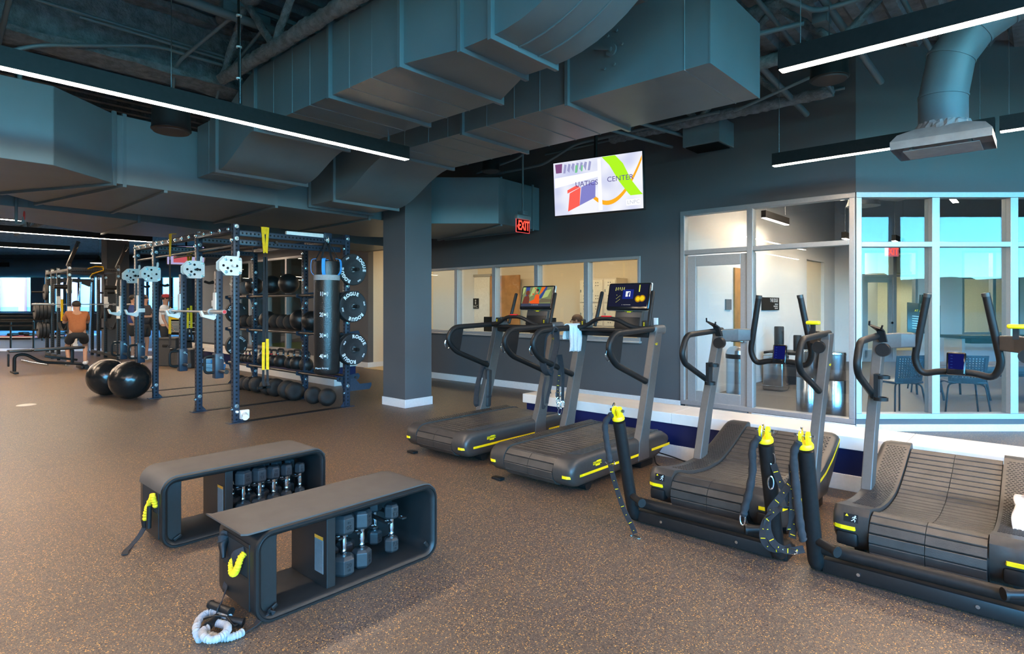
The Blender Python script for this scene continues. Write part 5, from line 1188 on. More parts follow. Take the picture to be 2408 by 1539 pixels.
def dumbbell(wt, label, loc, rz):
    R, hh, L = SPEC[wt]; t = thing('hex_dumbbell', label, 'dumbbell', loc, rz, 'hex dumbbells in the storage benches')
    z0 = .25 - L - hh - loc[2]; z1 = .25 - L - loc[2]; z2 = .25 - loc[2]
    m = MB(); hexhead(m, R, z0, z1); lo = m.build('lower_head', M_HEX, t, smooth=0, bevel=.003)
    m = MB(); hexhead(m, R, z2, z2 + hh); up = m.build('upper_head', M_HEX, t, smooth=0, bevel=.003)
    m = MB(); m.lathe([(0, z1), (.0155, z1), (.017, z1 + .008), (.013, z1 + .012), (.0165, z1 + .022), (.0135, z1 + .03), (.0145, z1 + .038), (.0172, z1 + L * .5), (.0145, z2 - .026), (.0135, z2 - .02), (.0165, z2 - .012), (.0165, z2), (0, z2)], seg=16); m.build('handle', M_CHROME, t)
    tx = MB(); d = R * math.cos(PI / 6) + .0004; S = Matrix(((0, 0, 1, 0), (1, 0, 0, 0), (0, 1, 0, 0), (0, 0, 0, 1)))
    nm = '%g' % wt
    tx.text(nm, .030, T(d, 0, (z0 + z1) / 2 + .008) @ S, .0008); tx.text('LB', .016, T(d, 0, (z0 + z1) / 2 - .016) @ S, .0008)
    tx.build('weight_marking', M_PLAS, lo, smooth=0)
    tx = MB(); Sr = T(d, 0, z2 + hh / 2) @ S @ RZ(PI); tx.text(nm, .030, Sr @ T(0, .008, 0), .0008); tx.text('LB', .016, Sr @ T(0, -.016, 0), .0008); tx.build('weight_marking', M_PLAS, up, smooth=0)
    return t
B1 = (-2.835, 1.735); B2 = (-4.065, 1.745)
bench('black storage bench in front with its top mat curling up, pale band at its end', *B1, True)
bench('black storage bench behind the other one, full of dumbbells and a yellow band', *B2, False)
SL = dict(zip((20, 15, 10, 7.5, 5), (-.02, .09, .19, .285, .385)))
for wt in (20, 15, 7.5):
    for xx, w in ((.085, 'front'), (-.075, 'back')):
        dumbbell(wt, 'black hex dumbbell marked %g, %s one, bench with curled mat' % (wt, w), (B1[0] + xx, B1[1] + SL[wt] + .012, .25 - SPEC[wt][1] - SPEC[wt][2]), (.0 if wt != 15 else .5) + (.3 if w == 'back' else 0))
for wt in (20, 15, 10, 7.5, 5):
    for xx, w in ((.085, 'front'), (-.075, 'back')):
        dumbbell(wt, 'black hex dumbbell marked %g, %s one, fully stocked bench' % (wt, w), (B2[0] + xx, B2[1] + SL[wt] + .012, .25 - SPEC[wt][1] - SPEC[wt][2]), (.25 if wt == 20 else .0) + (.3 if w == 'back' else 0))
def crinkle(m, pts, r, seg=12, step=.0065, amp=.17, seed=1):
    """gathered fabric sleeve over elastic"""
    rr = random.Random(seed); P = [V(p) for p in pts]; out = []; cum = 0
    for a, b in zip(P, P[1:]):
        L = (b - a).length; n = max(1, int(L / step))
        for i in range(n): out.append(a.lerp(b, i / n))
    R = [r * (1 + (amp if i % 2 else -amp) * rr.uniform(.4, 1)) for i in range(len(out))]
    out = [p + V((rr.uniform(-1, 1), rr.uniform(-1, 1), rr.uniform(-1, 1))) * r * .06 for p in out]
    m.tube(out, R, seg)
# yellow band hooked out of the pocket of the front bench
def endp(B, dx, dy, z): return V((B[0] + dx, B[1] - .535 + dy, z))
t = thing('resistance_band', 'short yellow band loop poking out of the curled-mat bench pocket', 'band', endp(B1, .075, 0, .28), 0, 'yellow exercise bands'); c = V(t.location)
m = MB(); crinkle(m, [p - c for p in smooth_path([endp(B1, .105, .0, .315), endp(B1, .105, -.02, .295), endp(B1, .098, -.03, .255), endp(B1, .075, -.033, .225), endp(B1, .045, -.03, .215), endp(B1, .028, -.028, .24), endp(B1, .035, -.022, .268), endp(B1, .06, -.01, .285)], 6)], .0145, seed=2); m.build('gathered_sleeve', M_YELF, t, smooth=30)
m = MB(); m.strap([p - c for p in smooth_path([endp(B1, .02, -.018, .25), endp(B1, .045, -.03, .275), endp(B1, .075, -.028, .305), endp(B1, .11, -.004, .325)], 5)], .042, .004, (.6, 0, -1)); m.build('webbing', M_FAB, t, smooth=40)
t = thing('band_handle', 'black band grip sticking out of the curled-mat bench pocket', 'handle', endp(B1, -.07, 0, .28)); c = V(t.location)
m = MB(); m.tube([p - c for p in (endp(B1, -.10, .0, .335), endp(B1, -.085, -.022, .305), endp(B1, -.055, -.03, .255))], [.022, .020, .010], 14); m.build('grip', M_PLAS, t)
m = MB(); crinkle(m, [p - c for p in (endp(B1, -.115, .005, .345), endp(B1, -.10, -.012, .333), endp(B1, -.092, -.02, .315))], .024); m.build('black_sleeve', M_FAB, t, smooth=30)
t = thing('resistance_band', 'yellow band hanging down the end of the fully stocked bench to the floor', 'band', endp(B2, 0, -.05, 0), 0, 'yellow exercise bands'); c = V(t.location)
m = MB(); crinkle(m, [p - c for p in smooth_path([endp(B2, .12, -.004, .25), endp(B2, .135, -.02, .30), endp(B2, .13, -.024, .325), endp(B2, .115, -.024, .30), endp(B2, .07, -.024, .265), endp(B2, .03, -.028, .20), endp(B2, .02, -.032, .145)], 6)], .0145, seed=3); m.build('gathered_sleeve', M_YELF, t, smooth=30)
m = MB(); m.tube([p - c for p in (endp(B2, .02, -.032, .15), endp(B2, .018, -.034, .11))], [.02, .014], 12); m.tube([p - c for p in (endp(B2, .09, -.028, .25), endp(B2, .085, -.03, .12))], .014, 12); m.build('grip', M_PLAS, t)
m = MB(); m.strap([p - c for p in smooth_path([endp(B2, .018, -.034, .11), endp(B2, .0, -.055, .06), endp(B2, .0, -.10, .012), endp(B2, .05, -.14, .006), endp(B2, .10, -.16, .006)], 7)], .032, .004, (1, .4, 0)); m.build('webbing', M_FAB, t, smooth=40)
# pale band on the floor by the front bench
def px(x, y, z=.016):                                     # floor spots measured relative to the bench end
    return V((x, y, z))
t = thing('resistance_band', 'pale grey gathered band coiled on the floor by the front bench', 'band', (-2.75, 1.07, 0)); c = V(t.location)
def fp(l, z): return [V((x, y, z if not isinstance(z, list) else z[i])) - c for i, (x, y) in enumerate(l)]
m = MB()
crinkle(m, smooth_path(fp([(-2.742, 1.137), (-2.798, 1.133), (-2.856, 1.119), (-2.873, 1.082), (-2.829, 1.037), (-2.763, 1.003), (-2.705, .992), (-2.69, 1.0)], [.04, .035, .03, .03, .032, .035, .02, .018]), 7), .0155, seed=4)
m.build('gathered_sleeve', M_WBAND, t, smooth=30); m = MB()
crinkle(m, smooth_path(fp([(-2.739, 1.05), (-2.728, 1.015), (-2.66, .995), (-2.614, .999), (-2.606, 1.031), (-2.621, 1.067), (-2.671, 1.10), (-2.72, 1.102), (-2.76, 1.086)], [.03, .03, .045, .045, .04, .04, .035, .03, .028]), 7), .0155, seed=5)
m.build('gathered_sleeve', M_WBAND, t, smooth=30); m = MB()
crinkle(m, smooth_path(fp([(-2.71, .998), (-2.70, 1.032), (-2.65, 1.053), (-2.619, 1.081), (-2.611, 1.119), (-2.62, 1.146)], .018), 7), .0155, seed=6)
m.build('gathered_sleeve', M_WBAND, t, smooth=30)
for a, b, z0, z1 in (((-2.89, 1.11), (-2.745, 1.146), .06, .06), ((-2.742, 1.125), (-2.685, 1.175), .035, .022), ((-2.744, 1.045), (-2.79, 1.10), .035, .035)):
    g = MB(); g.tube([V((*a, z0)) - c, V((*b, z1)) - c], .0175, 14); g.tube([V((*a, z0)) - c, V((*a, z0)).lerp(V((*b, z1)), .06) - c], .0195, 14); g.tube([V((*a, z0)).lerp(V((*b, z1)), .94) - c, V((*b, z1)) - c], .0195, 14); g.build('grip', M_PLAS, t)
m = MB(); m.strap(smooth_path(fp([(-2.612, 1.14), (-2.64, 1.206), (-2.655, 1.245), (-2.645, 1.275), (-2.63, 1.285)], [.018, .014, .03, .045, .05]), 6), .036, .004, (.9, .4, .3)); m.build('webbing', M_FAB, t, smooth=40)
m = MB(); m.strap(smooth_path(fp([(-2.80, 1.105), (-2.84, 1.14), (-2.885, 1.17), (-2.92, 1.195), (-2.96, 1.2)], [.06, .07, .08, .09, .10]), 6), .03, .004, (.2, .2, 1)); m.build('webbing', M_FAB, t, smooth=40)
m = MB(); m.tube(smooth_path(fp([(-2.88, 1.115), (-2.86, 1.06), (-2.79, 1.08), (-2.74, 1.12), (-2.68, 1.13), (-2.70, 1.17)], [.05, .02, .05, .05, .03, .02]), 6), .004, 7); m.build('cord', M_PLAS, t)
# ================================================================== squat rack bay with storage
M_HOLE = mat('hole_black', (0.002, 0.002, 0.002), .9)
M_WSTEEL = mat('white_rack_steel', (0.82, 0.77, 0.70), .38, var=.04)
M_BALL = mat('glossy_black_ball', (0.014, 0.012, 0.011), .22, var=.15)
M_LEATHER = mat('black_leatherette', (0.014, 0.0125, 0.0115), .30, var=.25, scale=10, bump=.15, bscale=60)
M_SLAM = mat('textured_black_ball', (0.013, 0.0115, 0.0105), .42, var=.2, bump=.5, bscale=60)
M_TUBE = mat('dark_bare_tube', (0.06, 0.055, 0.052), .3, var=.1, metal=.6)
M_IRON = mat('cast_iron_black', (0.014, 0.013, 0.0125), .45, var=.2, bump=.15, bscale=200)
PW = .0375                                                      # half of the post section
def holes(m, p, d, n0, n1, step, faces, r=.0125):
    """dark holes on the faces of a square bar: p start, d direction, faces = outward normals"""
    p, d = V(p), V(d).normalized()
    for nv in faces:
        nv = V(nv); u = d; w = nv.cross(u)
        for k in range(n0, n1):
            c = p + d * (k * step) + nv * (PW + .0006)
            vs = [c + u * (r * math.cos(2 * PI * i / 8)) + w * (r * math.sin(2 * PI * i / 8)) for i in range(8)]
            m.add(vs, [tuple(range(8))])
def bar(t, name, a, b, faces, mt=None, step=.0508, hw=PW, hl=True, fine=False):
    a, b = V(a), V(b); L = (b - a).length; d = (b - a).normalized(); m = MB()
    c = (a + b) / 2; dims = [2 * hw] * 3
    ax = max(range(3), key=lambda i: abs(d[i])); dims[ax] = L
    m.rbox(c, dims, .006, 2)
    if hl: m.use(1); holes(m, a + d * .035, d, 0, int((L - .05) / step), step, faces)
    return m.build(name, [mt or M_NAVY, M_HOLE], t, smooth=30)
def bolt(m, c, ax, r=.022):
    c = V(c); ax = V(ax)
    m.cyl(c, c + ax * .006, r, seg=16); m.cyl(c + ax * .006, c + ax * .022, r * .62, seg=6)
XS = [-7.43, -8.59, -10.32, -11.2]; YF, YB, HT = 3.15, 4.71, 2.45
rk = thing('power_rack', 'big navy power rack bay carrying balls and plates beneath the trunk duct', 'rack', (XS[0], YF, 0))
O = V((XS[0], YF, 0))
def L_(x, y, z): return V((x, y, z)) - O
for i, x in enumerate(XS):
    for y in (YF, YB):
        o = bar(rk, 'post', L_(x, y, .01), L_(x, y, HT), [(0, -1, 0), (1, 0, 0)])
        f = MB(); f.cb(-.10, -.055, 0, .10, .055, .008); f.prism([(.03, .008), (.10, .008), (.03, .09)], -.004, .004, 'y'); g = f.build('foot_plate', M_NAVY, rk, smooth=0); g.location = L_(x, y, 0); g.rotation_euler = (0, 0, PI / 2 if y == YF else -PI / 2)
    b = MB(); b.cb(x - .05 - O.x, .06, 0.001, x + .05 - O.x, YB - YF - .06, .007); b.build('floor_strap', M_BLACK, rk, smooth=0)
    bar(rk, 'side_beam', L_(x, YF + PW, HT - .11), L_(x, YB - PW, HT - .11), [(1, 0, 0)])
for a, b in zip(XS, XS[1:]):
    bar(rk, 'front_beam', L_(a - PW, YF, HT - .06), L_(b + PW, YF, HT - .06), [(0, -1, 0)])
    bar(rk, 'rear_beam', L_(a - PW, YB, HT - .06), L_(b + PW, YB, HT - .06), [(0, -1, 0)])
    p = MB(); p.cyl(L_(a - PW, YF + .0, HT - .26), L_(b + PW, YF, HT - .26), .018, seg=12); p.build('pull_up_bar', M_TUBE, rk)
    p = MB(); p.cyl(L_(a - PW, YF + .55, HT - .18), L_(b + PW, YF + .55, HT - .18), .018, seg=12); p.build('pull_up_bar', M_TUBE, rk)
bar(rk, 'cross_beam', L_(XS[0] - .12, YF + PW, HT - .21), L_(XS[0] - .12, YB - PW, HT - .21), [(1, 0, 0)])
BM = {}
for ax in ((0, -1, 0), (1, 0, 0)):
    m = MB(); bolt(m, (0, 0, 0), ax, .026); o = m.build('bolt', M_STEEL); BM[ax] = o.data; bpy.data.objects.remove(o)
def rbolt(p, ax):
    o = bpy.data.objects.new('bolt', BM[ax]); COL.objects.link(o); o.parent = rk; o.location = p
for i in range(15):
    x = XS[0] - .10 - i * .26
    if x > XS[3]: rbolt(L_(x, YF - PW, HT - .06), (0, -1, 0))
for x in XS:
    for z in (HT - .05, HT - .20, .19): rbolt(L_(x + PW, YF, z + .02), (1, 0, 0))
    for z in (HT - .20, .17): rbolt(L_(x, YF - PW, z), (0, -1, 0))
    for z in (HT - .06, 2.02, 1.72, 1.48, 1.20, .98, .66, .30): rbolt(L_(x + PW, YB, z), (1, 0, 0))
    for z in (HT - .2, 1.84, 1.40, .82, .2): rbolt(L_(x, YB - PW, z), (0, -1, 0))
# storage rails, two tubes per level, with end brackets
for z in (1.60, 1.02, .40):
    for dy in (.02, .27):
        p = MB(); p.cyl(L_(XS[0] + (.0 if z < .6 else -.0), YB + dy - .10, z), L_(XS[3], YB + dy - .10, z + .03 * (dy > .1)), .021, seg=12); p.build('storage_rail', M_TUBE, rk)
    for x in XS:
        p = MB(); p.prism([(YB - O.y - .13, z + .02), (YB - O.y + .22, z + .06), (YB - O.y + .25, z + .02), (YB - O.y + .22, z - .03), (YB - O.y + .08, z - .05), (YB - O.y + .03, z - .16), (YB - O.y - .03, z - .16), (YB - O.y - .06, z - .05), (YB - O.y - .13, z - .03)], x - O.x - .003 - PW, x - O.x + .003 - PW, 'x'); p.build('rail_bracket', M_NAVY, rk, smooth=0)
p = MB(); p.prism([(.0, .30), (.0, .12), (.33, .12), (.36, .17), (.36, .21), (.16, .21), (.08, .30)], -.004, .004, 'x'); g = p.build('foot_bracket', M_NAVY, rk, smooth=0); g.location = L_(XS[0] + .03, YB + .04, .10)
# plate pegs
PEG = [(XS[0], YB, 1.95), (XS[0], YB, 1.43), (XS[0], YB, .83)]
for x, y, z in PEG:
    p = MB(); p.cyl(L_(x + PW, y, z), L_(x + .30, y, z), .024, seg=14); p.cyl(L_(x + PW, y, z), L_(x + .06, y, z), .04, seg=14); p.build('plate_peg', M_BLACK, rk)
# jammer arms: white pivot plates with hanging lever arms
def octa(hw, hh, c): return [(-hw, -hh + c), (-hw + c, -hh), (hw - c * .6, -hh), (hw, -hh + c * .6), (hw, hh - c * .6), (hw - c * .6, hh), (-hw + c, hh), (-hw, hh - c)]
for i, x in enumerate(XS):
    xo = x - O.x; zc = 1.93
    for s in (-1, 1):
        p = MB(); p.prism([(-.075 + a, zc + b) for a, b in octa(.135, .118, .075)], xo + s * (PW + .004), xo + s * (PW + .011), 'x'); p.prism([(.0, zc + .115), (.03, zc + .115), (.035, zc + .165), (.028, zc + .185), (.012, zc + .185), (.003, zc + .165)], xo + s * (PW + .004), xo + s * (PW + .011), 'x')
        h = p.use(1)
        for a, b in ((-.16, .0), (-.07, .065), (-.07, -.065), (.0, .0), (-.11, -.03)):
            c = V((xo + s * (PW + .0118), -.0 + a, zc + b)); h.add([c + V((0, .016 * math.cos(q * PI / 5), .016 * math.sin(q * PI / 5))) for q in range(10)], [tuple(range(10))])
        pp = p.build('pivot_plate', [M_WSTEEL, M_HOLE], rk, smooth=0)
        h = MB()
        for a, b in ((-.13, .075), (.035, .085), (.035, -.085), (-.13, -.075)): bolt(h, (xo + s * (PW + .011), a, zc + b), (s, 0, 0), .02)
        h.build('bolt', M_STEEL, pp)
    p = MB(); p.tube([(xo + .05, -.06, zc), (xo + .12, -.06, zc), (xo + .125, -.06, zc)], [.014, .014, .02], 10); p.build('pull_pin', M_WSTEEL if i % 2 == 0 else M_BLACK, rk)
    p = MB(); p.tube([(xo + .03, .07, zc - .16), (xo + .10, .10, zc - .18), (xo + .17, .12, zc - .17)], [.018, .018, .024], 10); p.build('stop_knob', M_PLAS, rk)
    ya = -.20
    bar(rk, 'lever_arm', (xo, ya, .60), (xo, ya, 1.86), [(0, -1, 0), (1, 0, 0)])
    p = MB(); p.rbox((xo, ya - .005, .72), (.10, .10, .30), .008); p.build('arm_sleeve', M_NAVY, rk)
    p = MB(); p.tube(fillet([(xo, ya - .05, .84), (xo, ya - .16, .84), (xo, ya - .16, .64), (xo, ya - .05, .64)], .05, 5), .016, 10); p.build('grip_handle', M_BLACK, rk)
    p = MB(); p.cyl((xo + .05, ya, .66), (xo + .22, ya, .66), .024, seg=14); p.cyl((xo + .22, ya, .66), (xo + .235, ya, .66), .026, seg=14); p.build('loading_peg', M_TUBE, rk)
    p = MB(); p.cyl((xo + .05, ya, .82), (xo + .07, ya, .82), .016, seg=10); p.tube([(xo + .06, ya, .82), (xo + .075, ya + .03, .80), (xo + .065, ya + .04, .76)], .004, 6); p.build('lock_pin', M_STEEL, rk)
def jcup(x, ya, z, label=False):
    xo = x - O.x; p = MB()
    p.cb(xo - .04, ya - .05, z - .04, xo + .04, ya - .035, z + .24); p.build('cup_plate', M_WSTEEL, rk, smooth=0, bevel=.004)
    p = MB(); p.prism([(ya - .036, z + .03), (ya - .036, z - .07), (ya - .06, z - .09), (ya - .19, z - .05), (ya - .215, z + .02), (ya - .195, z + .025), (ya - .17, z - .025), (ya - .09, z - .025), (ya - .06, z + .0)], xo - .03, xo + .03, 'x'); p.build('cup_hook', M_WSTEEL, rk, smooth=0, bevel=.004)
for x in XS: jcup(x, -.20 - PW + .035, 1.36)
p = MB(); p.rbox((.0 - .05, -.20, 1.47), (.10, .09, .075), .006); p.build('label_block', M_WSTEEL, rk)
p = MB(); p.rbox((XS[2] - O.x, -.20, 1.37), (.10, .09, .06), .006); p.build('label_block', M_WSTEEL, rk)
# white landmine socket at the foot of the near post
p = MB(); p.rbox((.05, .09, .10), (.05, .11, .11), .01); p.cyl((.05, .09, .10), (.17, .05, .08), .036, seg=16); p.rbox((.02, .0, .14), (.1, .03, .03), .008); p.build('landmine_socket', M_WSTEEL, rk)
# bag boom
p = MB(); p.rbox((-.02, .98, HT - .05), (.06, .60, .06), .006, rot=(0, 0, -.12)); p.build('bag_boom', M_WSTEEL, rk); p = MB(); p.rbox((.02, 1.24, HT - .045), (.07, .12, .085), .006); p.build('boom_end', M_NAVY, rk)
# barbell in the cups
bb = thing('barbell', 'steel barbell resting in the white cups of the big rack', 'barbell', (-8.0, 2.83, 1.372))
m = MB(); m.cyl((-.63, 0, 0), (.63, 0, 0), .0145, seg=14); m.build('shaft', M_ALU, bb)
for s in (-1, 1):
    m = MB(); m.cyl((s * .655, 0, 0), (s * 1.04, 0, 0), .025, seg=18); m.cyl((s * .625, 0, 0), (s * .66, 0, 0), .037, seg=18); o = m.build('sleeve', M_ALU, bb)
    m = MB(); m.cyl((s * 1.04, 0, 0), (s * 1.043, 0, 0), .021, seg=18); m.build('end_cap', mat('red_end_cap', (.55, .03, .03), .4), o)
# ---- bumper plates with lettering
def plate_proto(t, R, w, word, wt):
    m = MB(); m.lathe([(.026, -w / 2), (.06, -w / 2), (.065, -w / 2 + .006), (R * .62, -w / 2 + .006), (R * .66, -w / 2), (R - .008, -w / 2), (R, -w / 2 + .008), (R, w / 2 - .008), (R - .008, w / 2), (R * .66, w / 2), (R * .62, w / 2 - .006), (.065, w / 2 - .006), (.06, w / 2), (.026, w / 2), (.026, -w / 2)], axis='x', seg=48); m.build('disc', M_RUB, t)
    m = MB(); m.lathe([(.024, w / 2 + .001), (.034, w / 2 + .001), (.034, w / 2 - .002), (.024, w / 2 - .002), (.024, w / 2 + .001)], axis='x', seg=24); m.build('hub_ring', M_STEEL, t)
    S = Matrix(((0, 0, 1, 0), (1, 0, 0, 0), (0, 1, 0, 0), (0, 0, 0, 1))); m = MB()
    for base in (0.0, PI):
        for i, ch in enumerate(word):
            a = base + (2 - i) * .30 + PI / 2; m.text(ch, R * .30, T(w / 2 + .0006, 0, 0) @ S @ RZ(a - PI / 2) @ T(0, R * .80, 0), .0003, bold=.003)
        m.text(wt, R * .13, T(w / 2 + .0006, 0, 0) @ S @ RZ(base + PI / 2) @ T(0, R * .80, 0), .0003, bold=.001)
    m.build('raised_lettering', M_MARK, t, smooth=0)
pl = None
def plate(loc, label, rot, group='bumper plates on the big rack', R=.222, wt='45LB', w=.085):
    t = thing('weight_plate', label, 'weight plate', loc, 0, group); t.rotation_euler = (rot, 0, 0); plate_proto(t, R, w, 'ROGUE', wt); return t
plate((PEG[0][0] + .155, YB, PEG[0][2]), 'topmost of the three bumper plates on the rack end, behind the punching bag', -1.0, wt='10LB', w=.045)
plate((PEG[1][0] + .155, YB, PEG[1][2]), 'middle bumper plate of the three on the rack end beside the bag', .25, wt='25LB', w=.06)
plate((PEG[2][0] + .155, YB, PEG[2][2]), 'lowest bumper plate of the three on the rack end', -.55, wt='45LB')
plate((PEG[1][0] + .09, YB, PEG[1][2]), 'bumper plate sandwiched behind the middle one on the rack end', 1.0, wt='25LB', w=.05)
plate((PEG[2][0] + .08, YB, PEG[2][2]), 'bumper plate sandwiched behind the lowest one on the rack end', 2.0, wt='45LB', w=.05)
plate((XS[3] + .13, YB, 1.31), 'upper bumper plate on the far rear post, seen past the near upright', .6, R=.19, wt='45LB')
plate((XS[3] + .13, YB, .71), 'lower bumper plate on the far rear post, seen past the near upright', -.4, R=.19, wt='45LB')
# ---- punching bag
r = thing('punching_bag', 'tall black punching bag with blue handles and printed numbers', 'punching bag', (-7.36, 4.36, .50)); R = .172
m = MB(); m.lathe([(0, .0), (R * .8, .004), (R * .97, .03), (R, .08), (R * 1.0, .5), (R * 1.01, .9), (R, 1.3), (R * .99, 1.50), (R * .95, 1.545), (R * .6, 1.56), (0, 1.56)], seg=40); m.build('bag_body', M_LEATHER, r, smooth=60)
m = MB(); m.lathe([(R * 1.012, 1.29), (R * 1.016, 1.30), (R * 1.016, 1.35), (R * 1.012, 1.36)], seg=40); m.build('white_band', M_WBAND, r)
m = MB()
for k in range(4):
    a = .6 + k * PI / 2; m.strap([V((R * .9 * math.cos(a), R * .9 * math.sin(a), 1.50)), V((R * .95 * math.cos(a), R * .95 * math.sin(a), 1.58)), V((.03 * math.cos(a), .03 * math.sin(a), 1.81))], .03, .004, (-math.sin(a), math.cos(a), 0))
m.build('hanging_strap', M_FAB, r, smooth=0)
m = MB()
for dx in (-.02, .02): carabiner(m, (dx, 0, 1.845), (0, 0, 1), (.7, .7, 0), .045, .016)
m.build('snap_hook', M_CHROME, r)
for k, a in enumerate((-.75, .55, 2.6, -2.1)):
    m = MB(); n = V((math.cos(a), math.sin(a), 0)); m.strap(smooth_path([n * (R * 1.0) + V((0, 0, 1.36)), n * (R * 1.2) + V((0, 0, 1.42)), n * (R * 1.16) + V((0, 0, 1.56)), n * (R * .8) + V((0, 0, 1.585))], 6), .045, .006, (-math.sin(a), math.cos(a), 0)); m.build('blue_handle', mat('blue_webbing', (.05, .33, .75), .7, bump=.2), r, smooth=40, label='blue webbing handle')
m = MB(); ang = math.atan2(-4.36, 7.36)                                # the print faces the hall
for i, zz in enumerate((1.10, .82, .54, .26)):
    for (tx, da, sz) in ((str(i + 1), -.48, .075), ('M', -.14, .05)):
        a = ang + da; nx = V((math.cos(a), math.sin(a), 0)); M4 = Matrix(((-math.sin(a), 0, math.cos(a), R * 1.013 * math.cos(a)), (math.cos(a), 0, math.sin(a), R * 1.013 * math.sin(a)), (0, 1, 0, zz), (0, 0, 0, 1)))
        m.text(tx, sz, M4, .0006, bold=.001)
        if tx == 'M':
            for sg in (-1, 1): m.tube([M4 @ V((sg * (.022 + .014 * math.cos(q)), .034 * math.sin(q), .001)) for q in [(-1 + j / 4) * 1.1 for j in range(9)]], .0035, 6)
a = ang - .08; M4 = Matrix(((-math.sin(a), 0, math.cos(a), R * 1.013 * math.cos(a)), (math.cos(a), 0, math.sin(a), R * 1.013 * math.sin(a)), (0, 1, 0, .10), (0, 0, 0, 1)))
m.text('Move Strong', .033, M4 @ T(-.05, 0, 0), .0004); m.build('printed_numbers', M_MARK, r, smooth=0)
# ---- suspension trainers
def trainer(label, x, y, ztop, zbot, sd):
    t = thing('suspension_trainer', label, 'straps', (x, y, zbot), 0, 'suspension trainers on the big rack'); h = ztop - zbot; s = V(sd); n = V((sd[1], -sd[0], 0))
    m = MB(); m.strap([s * .05 + V((0, 0, h - .04)), s * .055 + V((0, 0, h + .05)), s * -.02 + V((0, 0, h + .055))], .05, .006, n); m.strap([s * .055 + n * .035 + V((0, 0, h + .05)), s * .06 + n * .01 + V((0, 0, h - .28))], .035, .005, n); m.strap([s * .055 - n * .035 + V((0, 0, h + .05)), s * .06 - n * .01 + V((0, 0, h - .28))], .035, .005, n); m.build('anchor_strap', M_YELF, t, smooth=0)
    m = MB(); carabiner(m, s * .06 + V((0, 0, h - .31)), (0, 0, 1), n, .04, .016); m.build('carabiner', M_BLACK, t)
    for q in (-1, 1):
        m = MB(); m.strap([s * .06 + n * q * .012 + V((0, 0, h - .33)), s * .06 + n * q * .022 + V((0, 0, .62))], .034, .004, n); m.build('main_strap', M_FAB, t, smooth=0)
        m = MB(); m.strap([s * .062 + n * q * .025 + V((0, 0, .62 - .02 * q)), s * .062 + n * q * .028 + V((0, 0, .25))], .036, .006, n); m.build('yellow_adjuster', M_YELF, t, smooth=0)
        m = MB(); m.strap([s * .06 + n * q * .026 + V((0, 0, .26)), s * .06 + n * q * .03 + V((0, 0, .09)), s * .09 + n * q * .03 + V((0, 0, .05)), s * .02 + n * q * .03 + V((0, 0, .05))], .03, .004, n); m.build('foot_loop', M_FAB, t, smooth=0)
        m = MB(); m.tube([s * .02 + n * (q * .03 - .055) + V((0, 0, .02)), s * .02 + n * (q * .03 + .055) + V((0, 0, .02))], .018, 10); m.build('handle_grip', M_PLAS, t)
    return t
trainer('yellow and black suspension trainer hung nearest the punching bag', XS[0], 3.50, HT - .06, .38, (1, 0, 0))
trainer('yellow and black suspension trainer hung from the front top beam near the gym balls', -9.50, YF, HT - .01, .78, (0, -1, 0))
trainer('yellow and black suspension trainer at the far end of the rack, partly hidden', XS[3] + .1, 3.9, HT - .05, .8, (1, 0, 0))
# ---- gym balls
def gym_ball(label, x, y, R, seed):
    m = MB(); prof = []; n = 56
    for i in range(n + 1):
        a = PI * i / n; d = .0016 if i % 4 == 0 and 6 < i < n - 6 else 0
        prof.append(((R - d) * math.sin(a), -(R - d) * math.cos(a)))
    m.lathe(prof, seg=48); o = m.build('gym_ball', M_BALL, smooth=60); o.location = (x, y, R); o.rotation_euler = (1.1, .3, seed); tag(o, label, 'exercise ball', 'black gym balls')
    p = MB(); p.lathe([(0, R - .002), (.016, R - .001), (.018, R + .002), (.010, R + .004), (0, R + .004)], seg=14); p.build('valve_plug', M_PLAS, o)
gym_ball('large black gym ball against the rack post', -10.55, 2.87, .292, .4)
gym_ball('large black gym ball behind the one touching the rack', -11.24, 2.74, .292, 1.4)
# ---- balls and kettlebells on the storage rails
def ball(kind, label, x, y, z, R, rz, group):
    o = bpy.data.objects.new(kind, BALLM[kind]); COL.objects.link(o); o.location = (x, y, z + R); o.scale = (R, R, R); o.rotation_euler = (.5 + rz, rz * .7, rz); return tag(o, label, 'medicine ball', group)
BALLM = {}
def mk(kind, f, mt):
    m = MB(); f(m); o = m.build(kind, mt, smooth=45); BALLM[kind] = o.data; bpy.data.objects.remove(o)
def wallball(m):
    m.sphere((0, 0, 0), 1.0, 32, 18)
    m.v = [tuple(V(p) * (1 - .022 * max(0, math.cos(4 * math.atan2(p[1], p[0]) + (1 if p[2] > 0 else -1))) ** 8 - .02 * math.exp(-(p[2] / .05) ** 2))) for p in m.v]
def slam(m):
    m.sphere((0, 0, 0), 1.0, 28, 16); m.v = [tuple(V(p) * (1 + .012 * math.sin(14 * p[2]) * math.sin(9 * math.atan2(p[1], p[0])))) for p in m.v]
mk('wall_ball', wallball, M_LEATHER); mk('slam_ball', slam, M_SLAM)
mk('grey_ball', wallball, mat('grey_leatherette', (.16, .15, .14), .5, var=.15))
yb = YB + .045
def xp(px, y): 
    rx = -.6698 + (px - 1204) / 1397 * .7425; ry = .7425 + (px - 1204) / 1397 * .6698; return rx / ry * y
for i, (px, R, k) in enumerate(((679, .165, 'wall_ball'), (640, .160, 'wall_ball'), (598, .155, 'wall_ball'), (577, .125, 'grey_ball'), (563, .12, 'grey_ball'))):
    ball(k, ('black wall ball nearest the punching bag on the top rails', 'second black wall ball from the bag on the top rails', 'black wall ball partly behind the strap on the top rails', 'grey soft ball on the top rails beside the wall balls', 'grey soft ball at the far end of the top rails')[i], xp(px, yb), yb, 1.635, R, i * 1.3, 'balls on the top rails')
